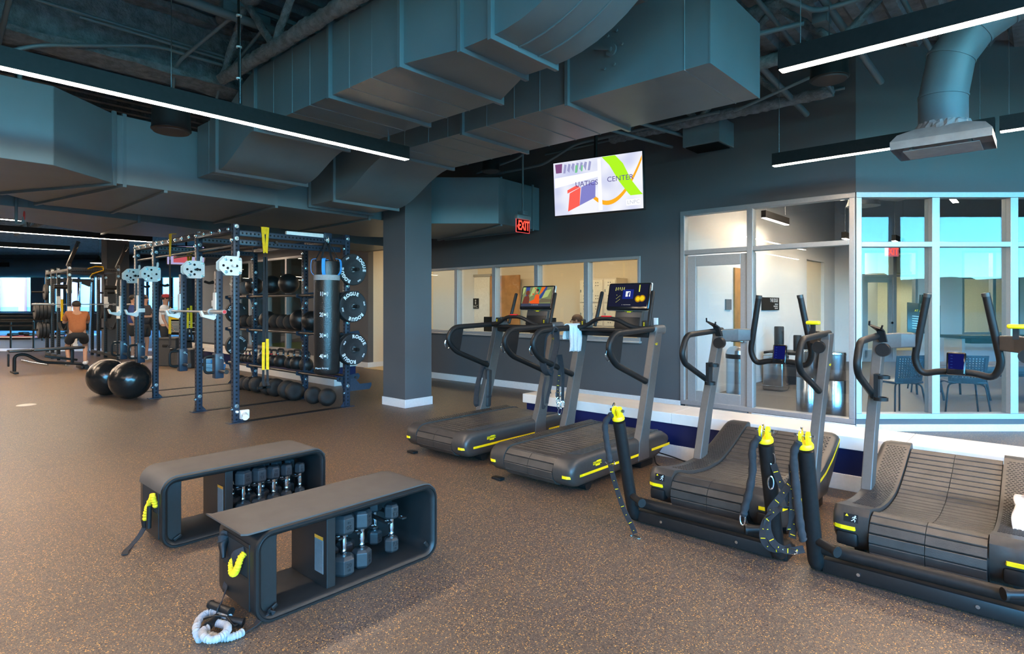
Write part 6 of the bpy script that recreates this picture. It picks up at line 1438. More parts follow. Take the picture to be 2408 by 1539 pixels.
names2 = ('glossy black ball hidden partly by the bag on the middle rails', 'big glossy black ball at the rear post on the middle rails', 'textured black ball touching the big glossy one on the middle rails', 'third textured ball from the bag on the middle rails', 'fourth textured ball from the bag on the middle rails', 'big seamed black ball behind the yellow strap on the middle rails', 'textured ball beside the strap on the middle rails', 'small textured ball past the strap on the middle rails', 'smallest textured ball at the far end of the middle rails')
for i, (px, R, k) in enumerate(((733, .155, 'wall_ball'), (706, .165, 'wall_ball'), (684, .125, 'slam_ball'), (668, .125, 'slam_ball'), (650, .125, 'slam_ball'), (630, .150, 'wall_ball'), (596, .115, 'slam_ball'), (578, .115, 'slam_ball'), (563, .105, 'slam_ball'))):
    ball(k, names2[i], xp(px, yb), yb, 1.05, R, i * 1.1 + .4, 'balls on the middle rails')
names3 = ('black slam ball by the rear post on the floor', 'second slam ball from the rear post on the floor', 'third slam ball from the rear post on the floor', 'slam ball right behind the hanging trainer handles', 'slam ball beyond the trainer handles on the floor', 'fifth slam ball along the floor row under the rails', 'small slam ball near the far end of the floor row', 'farthest slam ball of the floor row')
for i, (px, R) in enumerate(((693, .14), (676, .145), (649, .145), (631, .135), (605, .135), (588, .12), (577, .115), (563, .12))):
    y = YB - .22 - (.0 if i else .0); ball('slam_ball', names3[i], xp(px, y), y, 0.0, R, i * .9, 'slam balls on the floor')
ball('slam_ball', 'black slam ball on the floor under the punching bag, inner one', -8.0, 4.52, 0, .128, .3, 'slam balls on the floor')
ball('slam_ball', 'black slam ball on the floor next to the end post', -7.69, 4.56, 0, .128, 1.2, 'slam balls on the floor')
kb = None
def kettlebell(label, x, y, z, s, col, first=[]):
    t = thing('kettlebell', label, 'kettlebell', (x, y, z), .3, 'kettlebells on the lowest rails'); t.scale = (s, s, s)
    m = MB(); m.lathe([(0, 0), (.06, 0), (.085, .012), (.105, .06), (.11, .10), (.098, .15), (.06, .185), (.03, .195), (0, .195)], seg=28); m.build('bell', M_IRON, t, smooth=60)
    m = MB(); m.tube(fillet([(-.045, 0, .175), (-.072, 0, .24), (-.055, 0, .295), (.055, 0, .295), (.072, 0, .24), (.045, 0, .175)], .035, 5), .0165, 12); m.build('handle', M_IRON, t)
    m = MB()
    for q in (-1, 1): m.cyl((q * .056, 0, .205), (q * .063, 0, .222), .0195, seg=12)
    m.build('colour_ring', mat('ring_' + col, dict(red=(.6, .02, .02), blue=(.03, .12, .5), grey=(.3, .3, .3), orange=(.7, .25, .03))[col], .5), t)
KB = ((720, 1.0, 'grey', 'kettlebell nearest the end post, behind the punching bag'), (699, 1.05, 'grey', 'wide handled kettlebell by the rear post'), (684, .95, 'orange', 'kettlebell with an orange ring beside the wide one'), (660, 1.0, 'grey', 'third kettlebell from the rear post'), (645, .92, 'red', 'kettlebell with red rings in the middle of the rails'), (631, .92, 'red', 'kettlebell with red rings next to the yellow adjuster'), (618, .88, 'grey', 'kettlebell behind the hanging yellow adjuster'), (592, .72, 'blue', 'small kettlebell with blue rings past the strap'), (583, .68, 'red', 'small kettlebell with red rings past the strap'), (575, .66, 'grey', 'second smallest kettlebell at the far end'), (563, .66, 'grey', 'smallest kettlebell at the far end of the rails'))
for px, s, c, l in KB: kettlebell(l, xp(px, yb), yb, .424, s, c)
# ================================================================== background things
# ---- second rack in the rear bay
r2 = thing('power_rack', 'smaller black rack in the rear bay with stacked plates on its side', 'rack', (-18.0, 3.58, 0)); O = V((-18.0, 3.58, 0)); rk_keep = rk; rk = r2
X2 = [-18.0, -19.15, -19.85, -20.5]; YA, YC = 3.58, 4.62; H2 = 2.42
M_RK2 = mat('rack_black_steel', (0.016, 0.017, 0.019), .4, var=.1)
for x in X2:
    for y in (YA, YC):
        bar(r2, 'post', L_(x, y, .01), L_(x, y, H2 if x != -18.0 else 2.5), [(1, 0, 0), (0, -1, 0)], M_RK2)
    bar(r2, 'cross_beam', L_(x, YA + PW, H2 - .07), L_(x, YC - PW, H2 - .07), [(1, 0, 0)], M_RK2)
for y in (YA, YC):
    for a, b in zip(X2, X2[1:]):
        bar(r2, 'side_beam', L_(a - PW, y, H2 - .10), L_(b + PW, y, H2 - .10), [(0, -1, 0)], M_RK2, hl=False)
        bar(r2, 'base_beam', L_(a - PW, y, .12), L_(b + PW, y, .12), [(0, -1, 0)], M_RK2, hl=False)
    p = MB(); p.rbox((0, 0, 0), (.075, .075, .68), .006); g = p.build('raised_arm', M_RK2, r2); g.location = L_(-17.9, y + .06, 2.72); g.rotation_euler = (-.25, .42, 0)
    p = MB(); p.tube([V((.03, 0, .3)), V((.10, 0, .33)), V((.14, 0, .26)), V((.10, 0, .18))], .01, 8); q = p.build('arm_hook', M_STEEL, g)
    for s in (-1, 1):
        p = MB(); p.prism([(-.09, 1.92), (.0, 2.04), (.09, 2.12), (.10, 2.09), (.04, 1.98), (.04, 1.84), (.08, 1.76), (.0, 1.74), (-.09, 1.82)], s * (PW + .004), s * (PW + .011), 'y'); g = p.build('pivot_plate', M_WSTEEL, r2, smooth=0); g.location = L_(-18.0, y, 0)
    p = MB(); p.cyl(L_(-17.93, y - .06, 1.9), L_(-17.93, y - .32, 1.9), .055, seg=16); p.build('roller_pad', M_BLACK, r2)
    p = MB(); p.cb(.04, -.045, 1.1, .055, .045, 1.42); p.cb(.055, -.035, 1.1, .20, .035, 1.13); p.cb(.185, -.035, 1.13, .20, .035, 1.22); g = p.build('cup_hook', M_WSTEEL, r2, smooth=0); g.location = L_(-18.0, y, 0)
    p = MB(); p.cb(.04, -.045, 1.38, .055, .045, 1.68); p.cb(.055, -.035, 1.42, .18, .035, 1.45); p.cb(.165, -.035, 1.45, .18, .035, 1.53); g = p.build('cup_hook', M_WSTEEL, r2, smooth=0); g.location = L_(-19.15, y, 0)
    p = MB(); p.strap(smooth_path([L_(-18.06, y, 1.02), L_(-18.3, y, .86), L_(-18.6, y, .80), L_(-18.9, y, .86), L_(-19.1, y, 1.0)], 6), .07, .012, (0, 1, 0)); p.build('safety_strap', M_FAB, r2, smooth=30)
    p = MB(); p.cb(-.6, -.05, .30, .10, .05, .38); p.cb(-.05, -.045, .38, .05, .045, .62); p.cb(-.4, -.05, .0, -.3, .05, .3); g = p.build('white_brace', M_WSTEEL, r2, smooth=0); g.location = L_(-18.05, y + .12, .1)
b2 = MB()
for x in X2:
    for y in (YA, YC):
        for z in (H2 - .05, H2 - .22, .14): bolt(b2, L_(x + PW, y, z), (1, 0, 0), .035)
b2.build('bolt', M_STEEL, r2)
p = MB(); p.prism([(YA - O.y, 2.2), (YC - O.y, 2.2), (YC - O.y, 1.98)] + [(YC - O.y - .08 - .88 * i / 10, 1.98 + .13 * math.sin(PI * i / 10)) for i in range(11)] + [(YA - O.y, 1.98)], -2.5, -2.49, 'x'); p.build('arched_header', M_RK2, r2, smooth=0)
for y, s in ((YA, -1), (YC, 1)):
    for x, z in ((-19.95, 1.29), (-19.95, .79), (-20.0, 1.80)):
        p = MB(); p.cyl(L_(x, y + s * PW, z), L_(x, y + s * .42, z), .024, seg=12); p.build('plate_peg', M_BLACK, r2)
p = MB(); p.strap([V((0, 0, .0)), V((0, .16, .07)), V((0, .32, .06)), V((0, .34, -.02)), V((0, .1, -.12)), V((0, .02, -.24))], .07, .012, (1, 0, .4)); g = p.build('yellow_strap', M_YELF, r2, smooth=0); g.location = L_(-17.9, YA + .36, 2.36)
p = MB(); p.strap([V((0, 0, .55)), V((0, 0, .0))], .05, .008, (0, 1, 0)); g = p.build('yellow_strap', M_YELF, r2, smooth=0); g.location = L_(-18.6, YA - .03, 1.05)
p = MB(); p.tube([L_(-20.2, YC - .55, .1), L_(-20.15, YC - .35, 2.1)], .022, 10); p.build('guide_rod', M_CHROME, r2); p = MB(); p.tube([L_(-20.2, YC - .15, .1), L_(-20.15, YC - .1, 2.1)], .022, 10); p.build('guide_rod', M_CHROME, r2)
rk = rk_keep
bk = thing('barbell', 'long steel barbell racked across the smaller rear rack', 'barbell', (-18.97, 4.1, 1.47), PI / 2)
m = MB(); m.cyl((-.66, 0, 0), (.66, 0, 0), .0145, seg=12); m.build('shaft', M_ALU, bk)
for s in (-1, 1):
    m = MB(); m.cyl((s * .66, 0, 0), (s * 1.1, 0, 0), .025, seg=14); m.cyl((s * .65, 0, 0), (s * .68, 0, 0), .037, seg=14); m.build('sleeve', M_ALU, bk)
# plates on the rear rack
M_PF = mat('plate_face_grey', (.10, .10, .10), .5)
def rplate(x, y, z, R, w, label, s):
    t = thing('weight_plate', label, 'weight plate', (x, y, z), 0, 'plates on the rear rack')
    MB().lathe([(.026, -w / 2), (R - .01, -w / 2), (R, -w / 2 + .01), (R, w / 2 - .01), (R - .01, w / 2), (.026, w / 2), (.026, -w / 2)], axis='y', seg=32).build('disc', M_RUB, t)
    MB().lathe([(.05, s * (w / 2 + .001)), (R * .6, s * (w / 2 + .001))], axis='y', seg=32).build('face_ring', M_PF, t)
nm = ('outermost', 'second', 'third', 'innermost')
for i in range(4):
    rplate(-19.95, YA - .33 + i * .083, 1.29, .225, .076, '%s plate of the four-plate stack on the rear rack window side' % nm[i], -1)
    if i < 3: rplate(-19.95, YC + .10 + i * .083, 1.29, .225, .076, '%s plate of the three on the rear rack column side' % ('inner', 'middle', 'outer')[i], 1)
for i in range(3): rplate(-19.95, YA - .26 + i * .08, .79, .215, .07, '%s plate on the lower peg of the rear rack window side' % ('outer', 'middle', 'inner')[i], -1)
rplate(-20.0, YA - .12, 1.80, .215, .06, 'single plate on the highest peg of the rear rack window side', -1)
# ---- weight bench, bars on the floor
t = thing('weight_bench', 'black adjustable weight bench with flat pad in front of the rear rack', 'bench', (-16.3, 2.85, 0), PI / 2)
p = MB(); p.rbox((-.47, 0, .475), (.40, .27, .055), .02, 3); p.build('seat_pad', M_LEATHER, t); p = MB(); p.rbox((.20, 0, .485), (.92, .27, .06), .02, 3, rot=(0, -.02, 0)); p.build('back_pad', M_LEATHER, t)
p = MB(); p.tube(fillet([(-.56, 0, .04), (-.56, 0, .38), (-.38, 0, .40), (-.1, 0, .20), (.62, 0, .12)], .12, 5), .032, 10); p.build('main_beam', M_BLACK, t)
p = MB(); p.rbox((.45, 0, .28), (.06, .06, .34), .008); p.rbox((.25, 0, .27), (.6, .05, .05), .008, rot=(0, .2, 0)); p.build('rear_support', M_BLACK, t)
p = MB(); p.rbox((-.56, 0, .02), (.08, .5, .04), .01); p.build('front_foot', M_BLACK, t); p = MB(); p.rbox((.6, 0, .05), (.07, .5, .06), .01); p.build('rear_foot', M_BLACK, t)
for s in (-1, 1):
    p = MB(); p.cyl((.66, s * .25, .055), (.66, s * .2, .055), .055, seg=16); p.build('wheel', M_PLAS, t)
p = MB(); p.rbox((-.66, 0, .28), (.03, .10, .26), .01); p.build('hand_grip', M_BLACK, t)
t = thing('curl_bar', 'short chrome bar lying on the floor under the weight bench', 'bar', (-18.6, 3.0, .028), 0.1); p = MB(); p.cyl((-.75, 0, 0), (.75, 0, 0), .014, seg=10); p.build('shaft', M_CHROME, t)
for s in (-1, 1): p = MB(); p.cyl((s * .5, 0, 0), (s * .95, 0, 0), .027, seg=12); p.build('sleeve', M_CHROME, t)
t = thing('curl_bar', 'chrome bar end lying on the floor by the sneakers', 'bar', (-17.6, 3.35, .028), .1); p = MB(); p.cyl((-.3, 0, 0), (.45, 0, 0), .027, seg=12); p.build('sleeve', M_CHROME, t)
# ---- handrails and boards in the far bay
def handrail(label, p0, p1, h, n):
    t = thing('handrail', label, 'railing', (p0[0], p0[1], 0)); d = V((p1[0] - p0[0], p1[1] - p0[1], 0))
    m = MB(); m.cyl((0, 0, h), d + V((0, 0, h)), .03, seg=10); m.build('top_rail', M_BLACK, t); m = MB(); m.cyl((0, 0, h - .14), d + V((0, 0, h - .14)), .03, seg=10); m.build('second_rail', M_BLACK, t)
    for i in range(n):
        q = d * (1 - i * .5 / max(1, n)) ; m = MB(); m.cyl(q, q + V((0, 0, h)), .028, seg=10); m.build('post', M_BLACK, t)
handrail('black tube handrail in the far bay nearer the weight bench', (-27.6, 2.0), (-25.35, 4.06), .90, 2)
handrail('black tube handrail farther back below the far windows', (-33.5, 2.2), (-29.2, 6.1), 1.0, 2)
for i, (dx, col, lb) in enumerate(((0, (.55, .03, .04), 'red and white training board on the pale floor of the far bay'), (.7, (.04, .05, .22), 'blue training board with red edge on the pale floor'), (1.3, (.7, .7, .72), 'white training board lying behind the blue one'))):
    t = thing('slide_board', lb, 'board', tuple(A45(-21.2 + dx * .7, 25.0 + dx * 1.5, .012)), CAM_A, 'training boards on the floor'); m = MB(); m.rbox((0, 0, .10), (2.6, .5, .09), .03); m.build('deck', mat('board_%d' % i, col, .4), t); m = MB(); m.rbox((0, -.26, .10), (2.5, .03, .05), .01); m.build('edge_strip', M_WSTEEL, t); m = MB(); m.rbox((0, 0, .03), (2.2, .4, .06), .01); m.build('base', M_BLACK, t)
    for q in (-.7, .2, .9): m = MB(); m.rbox((q, 0, .20), (.25, .35, .12), .04); m.build('foot_block', M_BLACK, t)
# ---- people
M_SKIN = mat('tan_skin', (.42, .22, .14), .5, var=.06); M_HAIRD = mat('dark_hair', (.02, .014, .011), .6, var=.2)
def skin_mesh(name, verts, edges, radii, root, mt, parent, lev=2):
    me = bpy.data.meshes.new(name); me.from_pydata([tuple(v) for v in verts], edges, []); o = bpy.data.objects.new(name, me); COL.objects.link(o); o.parent = parent; me.materials.append(mt)
    o.modifiers.new('skin', 'SKIN').use_smooth_shade = True
    for i, r in enumerate(radii): me.skin_vertices[0].data[i].radius = r if isinstance(r, tuple) else (r, r); me.skin_vertices[0].data[i].use_root = (i == root)
    s = o.modifiers.new('sub', 'SUBSURF'); s.levels = lev; s.render_levels = lev; return o
def person(label, loc, rz, pose, shirt, shorts, hair, sleeve=True, cap=None):
    t = thing('person', label, 'person', loc, rz); J = dict(pel=(0, 0, .95), spi=(0, .0, 1.15), che=(0, .0, 1.35), nk=(0, .01, 1.48), hd=(0, .02, 1.60), ht=(0, .01, 1.70))
    for s, n in ((-1, 'L'), (1, 'R')):
        J.update({'hip' + n: (s * .09, 0, .90), 'kne' + n: (s * .10, .02, .49), 'ank' + n: (s * .10, -.01, .09), 'toe' + n: (s * .11, .15, .035), 'sh' + n: (s * .17, 0, 1.40), 'el' + n: (s * .22, .0, 1.12), 'wr' + n: (s * .22, .10, .90)})
    J.update(pose); K = list(J); ix = {k: i for i, k in enumerate(K)}; vs = [J[k] for k in K]
    # hand with five separate fingers on each wrist
    ed = [('pel', 'spi'), ('spi', 'che'), ('che', 'nk'), ('nk', 'hd'), ('hd', 'ht')]; rad = dict(pel=(.15, .11), spi=(.13, .10), che=(.155, .11), nk=.055, hd=(.082, .10), ht=(.07, .08))
    for n in 'LR':
        ed += [('pel', 'hip' + n), ('hip' + n, 'kne' + n), ('kne' + n, 'ank' + n), ('ank' + n, 'toe' + n), ('che', 'sh' + n), ('sh' + n, 'el' + n), ('el' + n, 'wr' + n)]
        rad.update({'hip' + n: .085, 'kne' + n: .056, 'ank' + n: .038, 'toe' + n: .035, 'sh' + n: .058, 'el' + n: .042, 'wr' + n: .028})
    E2 = [(ix[a], ix[b]) for a, b in ed]; R = [rad[k] for k in K]
    for n, s in (('L', -1), ('R', 1)):
        w = V(J['wr' + n]); d = (w - V(J['el' + n])).normalized(); lat = d.cross(V((0, 0, 1)) if abs(d.z) < .9 else V((0, 1, 0))).normalized()
        palm = w + d * .07; vs.append(palm); R.append(.026); ip = len(vs) - 1; E2.append((ix['wr' + n], ip))
        for k, L in enumerate((.075, .085, .08, .062)):
            a = palm + lat * ((k - 1.5) * .019) + d * .02; vs.append(a); R.append(.009); E2.append((ip, len(vs) - 1)); vs.append(a + d * L * .55); R.append(.0085); E2.append((len(vs) - 2, len(vs) - 1)); vs.append(a + d * L * .9 + V((0, .02, -.01))); R.append(.007); E2.append((len(vs) - 2, len(vs) - 1))
        vs.append(w + d * .03 + lat * .035 * s); R.append(.010); E2.append((ip, len(vs) - 1)); vs.append(w + d * .075 + lat * .052 * s); R.append(.008); E2.append((len(vs) - 2, len(vs) - 1))
    skin_mesh('body', vs, E2, R, ix['pel'], M_SKIN, t)
    # face: nose, ears
    hd = V(J['hd']); m = MB(); m.sphere(hd + V((0, .105, .0)), (.013, .02, .022), 10, 8)
    m.build('nose', M_SKIN, t)
    for s in (-1, 1):
        m = MB(); m.sphere(hd + V((s * .085, .0, .005)), (.012, .02, .03), 10, 8); m.build('ear', M_SKIN, t); m = MB(); m.sphere(hd + V((s * .032, .088, .03)), .012, 10, 8); m.build('eye', M_HAIRD, t)
    m = MB(); m.sphere(hd + V((0, .098, -.045)), (.026, .010, .007), 10, 6); m.build('mouth', mat('lip_tone', (.30, .10, .08), .5), t)
    m = MB(); m.sphere(hd + V((0, -.018, .055)), (.093, .105, .085), 20, 12); m.build('hair', hair, t)
    if cap: m = MB(); m.lathe([(.103, 0), (.104, .04), (.08, .085), (0, .10)], tuple(hd + V((0, 0, .05))), 'z', 20); m.rbox(hd + V((0, .13, .055)), (.15, .12, .012), .005); m.build('cap', cap, t)
    # shirt and shorts follow the body with a little ease
    a = {k: V(J[k]) for k in J}; sv = [a['pel'] - V((0, 0, .08)), a['spi'], a['che'], a['nk'] - V((0, 0, .05))]; se = [(0, 1), (1, 2), (2, 3)]; sr = [(.20, .155), (.185, .15), (.20, .15), .08]
    for n in 'LR': k = len(sv); sv += [a['sh' + n], a['sh' + n].lerp(a['el' + n], .8 if sleeve else .3)]; se += [(2, k), (k, k + 1)]; sr += [.082, .068]
    skin_mesh('shirt', sv, se, sr, 0, shirt, t)
    sv = [a['pel'] + V((0, 0, .05)), a['pel'] - V((0, 0, .03))]; se = [(0, 1)]; sr = [(.18, .15), (.19, .16)]
    for n in 'LR': k = len(sv); sv += [a['hip' + n], a['hip' + n].lerp(a['kne' + n], .8)]; se += [(1, k), (k, k + 1)]; sr += [.12, .105]
    skin_mesh('shorts', sv, se, sr, 0, shorts, t)
    for n in 'LR':
        q = a['toe' + n].lerp(a['ank' + n], .5); d = (a['toe' + n] - a['ank' + n]); m = MB(); m.rbox((0, .02, .0), (.095, .27, .085), .035, 3); o = m.build('shoe', mat('white_sneaker', (.65, .65, .66), .6), t); o.location = (q.x, q.y, .045); o.rotation_euler = (0, 0, math.atan2(-d.x, d.y))
    return t
M_NAVYF = mat('navy_shirt_cloth', (.02, .022, .03), .85); M_WHF = mat('white_shirt_cloth', (.62, .62, .62), .85); M_RUST = mat('rust_orange_cloth', (.30, .095, .03), .85); M_BLKF = mat('black_shorts_cloth', (.012, .012, .013), .85)
person('person in dark T-shirt and shorts standing behind the big rack, seen from behind', (-17.855, 5.172, 0), -.9, dict(elR=(.20, .12, 1.14), wrR=(.14, .30, 1.15), elL=(-.20, .10, 1.14), wrL=(-.12, .28, 1.12)), M_NAVYF, M_BLKF, M_HAIRD)
person('person in white T-shirt and red cap standing behind the big rack, back turned', (-17.104, 5.446, 0), -.5, dict(), M_WHF, M_BLKF, M_HAIRD, cap=mat('red_cap_cloth', (.35, .03, .03), .8))
person('person in blue top beside the far post of the big rack, mostly hidden', (-18.55, 5.12, 0), -.4, dict(), mat('blue_top_cloth', (.03, .06, .2), .85), M_BLKF, M_HAIRD)
person('person in rust orange top and black shorts half squatting before the rear rack', (-17.44, 3.62, 0), 1.45, dict(pel=(0, -.18, .80), spi=(0, -.10, 1.0), che=(0, .02, 1.18), nk=(0, .08, 1.30), hd=(0, .12, 1.42), ht=(0, .13, 1.52), hipL=(-.10, -.16, .76), hipR=(.10, -.16, .76), kneL=(-.18, .14, .46), kneR=(.18, .14, .46), ankL=(-.16, -.02, .09), ankR=(.16, -.02, .09), toeL=(-.19, .13, .035), toeR=(.19, .13, .035), shL=(-.18, .04, 1.24), shR=(.18, .04, 1.24), elL=(-.24, .16, 1.02), elR=(.24, .16, 1.02), wrL=(-.16, .36, 1.08), wrR=(.16, .36, 1.08)), M_RUST, M_BLKF, M_HAIRD)
# ---- boxes, blocks and board behind the big rack
M_SPK = mat('speckled_black_plastic', (.03, .03, .03), .6, var=.8, scale=260)
def stepbox(label, x, y, w, h, rz):
    t = thing('step_box', label, 'step', (x, y, 0), rz, 'speckled step boxes'); m = MB(); k = w * .42
    m.loft([[V((a * w / 2, b * w / 2, 0)) for a, b in ((-1, -1), (1, -1), (1, 1), (-1, 1))], [V((a * k, b * k, h)) for a, b in ((-1, -1), (1, -1), (1, 1), (-1, 1))]]); m.build('body', M_SPK, t, smooth=0, bevel=.02)
    m = MB(); m.rbox((0, 0, h + .01), (w * .9, w * .9, .05), .015); m.build('tread', M_SPK, t)
    for z in (h * .75,):
        m = MB(); m.rbox((0, -w * .44, z), (w * .36, .03, .06), .012); m.build('hand_slot', M_HOLE, t)
stepbox('taller speckled black step box behind the gym trainer straps', -15.65, 5.20, .60, .64, .5)
stepbox('lower speckled black step box next to the taller one', -14.85, 5.25, .48, .40, .5)
M_FOAM = mat('sky_blue_foam', (.06, .30, .62), .7, var=.05)
for i, (dx, dy, z, rz, l) in enumerate(((0, 0, 0, .1, 'blue foam block at the bottom of the little stack'), (.02, .02, .082, .05, 'blue foam block in the middle of the little stack'), (-.03, .0, .164, .2, 'blue foam block on top of the little stack'), (.34, -.05, 0, .0, 'blue foam block lying beside the little stack'), (.33, -.04, .082, .1, 'blue foam block resting on the one beside the stack'))):
    m = MB(); m.rbox((0, 0, .04), (.38, .26, .08), .012); o = m.build('foam_block', M_FOAM); o.location = (-13.85 + dx, 5.35 + dy, z); o.rotation_euler = (0, 0, rz); tag(o, l, 'block', 'blue foam blocks')
t = thing('info_board', 'black information board with yellow heading propped behind the big rack', 'board', tuple(A45(-9.25, 16.6, 0)), CAM_A)
m = MB(); m.cb(-.52, -.02, .62, .52, .02, 1.2); m.build('panel', M_BLACK, t, smooth=0); m = MB(); m.cb(-.48, -.024, 1.05, .2, -.018, 1.16); m.build('heading', M_YELF, t, smooth=0)
m = MB()
for i in range(8): m.cb(-.48, -.024, .70 + i * .04, .42 - (i % 3) * .12, -.018, .715 + i * .04)
m.build('print_lines', M_MARK, t, smooth=0); m = MB(); m.cb(-.4, -.02, 0, -.36, .02, .62); m.build('leg', M_BLACK, t, smooth=0); m = MB(); m.cb(.36, -.02, 0, .40, .02, .62); m.build('leg', M_BLACK, t, smooth=0)
t = thing('wall_screen', 'small far television with violet picture seen above the big rack bars', 'television', tuple(A45(-9.0, 16.4, 2.62)), CAM_A + .35)
m = MB(); m.rbox((0, 0, .2), (.95, .05, .55), .01); m.build('body', M_BLACK, t); m = MB(); m.cb(-.45, -.03, -.05, .45, -.026, .45); m.build('picture', emat('far_screen', (.55, .50, .85), .8), t, smooth=0); m = MB(); m.cb(-.3, -.032, .0, .1, -.03, .3); m.build('picture_shape', emat('far_screen_red', (.7, .12, .15), .8), t, smooth=0)
m = MB(); m.cyl((0, .03, .3), (0, .03, ZD - 2.62), .025, seg=10); m.build('ceiling_pole', M_BLACK, t)
# sprinkler valve pipe and alarm at the far duct
t = thing('sprinkler_valve', 'small pipe drop with red valve guard under the trunk duct', 'valve', (-9.34, 1.33, 2.42)); m = MB(); m.tube(fillet([(0, 0, .3), (0, 0, .02), (.08, .05, .02), (.10, .06, .1)], .03, 4), .016, 8); m.build('pipe', M_DUCT, t); m = MB(); m.tube([V((.10 + .035 * math.cos(a), .06, .12 + .05 * math.sin(a))) for a in [2 * PI * i / 14 for i in range(14)]], .006, 6, True); m.build('red_guard', mat('valve_red', (.5, .03, .03), .5), t); m = MB(); m.cyl((0, 0, .28), (0, 0, flute(-9.34) - 2.42), .016, seg=8); m.build('riser', M_DUCT, t)
# ---- office furniture
M_LOCK = mat('beige_locker_steel', (.62, .53, .40), .5, var=.02)
for i, l in enumerate(('cream locker column half hidden by the window mullion', 'middle cream locker column in the office', 'cream locker column showing its side panel in the office')):
    t = thing('locker', l, 'locker', (-7.18 + i * .30, 10.45, 0), 0, 'office lockers'); m = MB(); m.cb(-.148, -.20, .0, .148, .22, 2.0); m.build('carcass', M_LOCK, t, smooth=0)
    for k in range(4):
        d = MB(); z0 = .06 + k * .485; d.cb(-.128, -.212, z0, .128, -.2, z0 + .45); dd = d.build('door', mat('cream_locker_door', (.74, .66, .50), .5), t, smooth=0)
        v = MB()
        for a in (.06, .12, .33, .39):
            for q in (-.03, .02): v.cb(q - .012, -.2135, z0 + a, q + .012, -.2115, z0 + a + .014)
        v.build('vent_slot', M_BLACK, dd, smooth=0); v = MB(); v.cb(-.11, -.225, z0 + .2, -.095, -.212, z0 + .26); v.build('latch', M_STEEL, dd, smooth=0)
t = thing('office_desk', 'long white office counter behind the window sill', 'desk', (-7.3, 8.42, 0)); m = MB(); m.rbox((0, 0, .735), (4.2, .7, .035), .006); m.build('top', M_WHITE, t)
for q in (-2.0, 2.0): m = MB(); m.cb(q - .03, -.3, 0, q + .03, .3, .72); m.build('leg', M_ALU, t, smooth=0)
for i, (x, y, l) in enumerate(((-7.02, 8.75, 'black office monitor beside the seated worker'), (-8.25, 8.75, 'black office monitor behind the film-screen treadmill console'))):
    t = thing('computer_monitor', l, 'monitor', (x, y - .1, .755), .3, 'office monitors'); m = MB(); m.rbox((0, 0, .31), (.52, .03, .30), .006); m.build('screen', M_PLAS, t); m = MB(); m.rbox((0, .02, .09), (.05, .03, .18), .006); m.build('stand', M_PLAS, t); m = MB(); m.rbox((0, .02, .006), (.22, .16, .012), .004); m.build('base', M_PLAS, t)
person('person in black shirt with brown hair seated at the office counter', (-6.58, 9.22, 0), 2.2, dict(pel=(0, -.05, .50), spi=(0, -.03, .70), che=(0, .02, .90), nk=(0, .05, 1.02), hd=(0, .07, 1.14), ht=(0, .06, 1.23), hipL=(-.09, .0, .48), hipR=(.09, .0, .48), kneL=(-.12, .40, .48), kneR=(.12, .40, .48), ankL=(-.12, .36, .09), ankR=(.12, .36, .09), toeL=(-.13, .52, .035), toeR=(.13, .52, .035), shL=(-.17, .03, .95), shR=(.17, .03, .95), elL=(-.23, .12, .74), elR=(.23, .12, .74), wrL=(-.14, .32, .80), wrR=(.14, .32, .80)), M_BLKF, M_BLKF, mat('brown_hair', (.10, .05, .03), .6, var=.2))
t = thing('office_stool', 'black office stool under the seated worker', 'stool', (-6.58, 9.22, 0), 2.2); m = MB(); m.rbox((0, -.05, .36), (.42, .42, .06), .02); m.build('seat', M_FAB, t); m = MB(); m.cyl((0, -.05, .05), (0, -.05, .34), .03); m.build('column', M_CHROME, t); m = MB(); m.lathe([(0, 0), (.24, 0), (.24, .02), (.05, .05), (0, .05)], (0, -.05, 0), 'z', 20); m.build('base', M_BLACK, t)
m = MB(); m.rbox((0, 0, .055), (.30, .2, .11), .004); o = m.build('carton', mat('white_carton', (.6, .58, .55), .6)); o.location = (-7.85, 8.45, .753); tag(o, 'small white carton on the office counter behind the treadmill upright', 'box')
m = MB(); m.cb(-.02, -.008, .02, .02, .0, .045); o2 = m.build('printed_mark', M_BLACK, o, smooth=0); o2.location = (0, -.1, 0)
t = thing('shoe', 'black and white shoe on the office counter by the column', 'shoe', (-8.95, 8.45, .753), .4); m = MB(); m.rbox((0, 0, .05), (.28, .10, .07), .03); m.build('upper', M_BLACK, t); m = MB(); m.rbox((0, 0, .012), (.30, .105, .024), .01); m.build('sole', M_WHITE, t)
m = MB(); m.rbox((0, 0, 0), (.08, .012, .12), .004); o = m.build('light_switch', M_WHITE); o.location = (-11.25, 10.69, 1.13); tag(o, 'white light switch on the cream office wall by the white door', 'switch')
# ---- recovery room furniture
M_INOX = mat('brushed_stainless', (.55, .56, .58), .22, 1.0, var=.06, scale=3)
t = thing('waste_bin', 'domed stainless waste bin with black collar seen through the glazed door', 'bin', (-3.70, 9.55, .004)); m = MB(); m.lathe([(0, 0), (.19, 0), (.19, .60), (0, .60)], seg=32); m.build('body', M_INOX, t); m = MB(); m.lathe([(.195, .59), (.195, .66), (.18, .66)], seg=32); m.build('collar', M_BLACK, t); m = MB(); m.lathe([(.19, .66), (.18, .72), (.13, .77), (.05, .79), (0, .79)], seg=32); m.build('lid', M_INOX, t)
t = thing('waste_bin', 'square stainless bin on the recovery room floor below the tablet handle', 'bin', (-3.45, 10.55, .004)); m = MB(); m.rbox((0, 0, .30), (.34, .34, .60), .03, 3); m.build('body', M_INOX, t); m = MB(); m.rbox((0, 0, .08), (.345, .345, .012), .003); m.build('band', M_CHROME, t); m = MB(); m.rbox((0, 0, .605), (.30, .30, .02), .01); m.build('lid', M_CHROME, t)
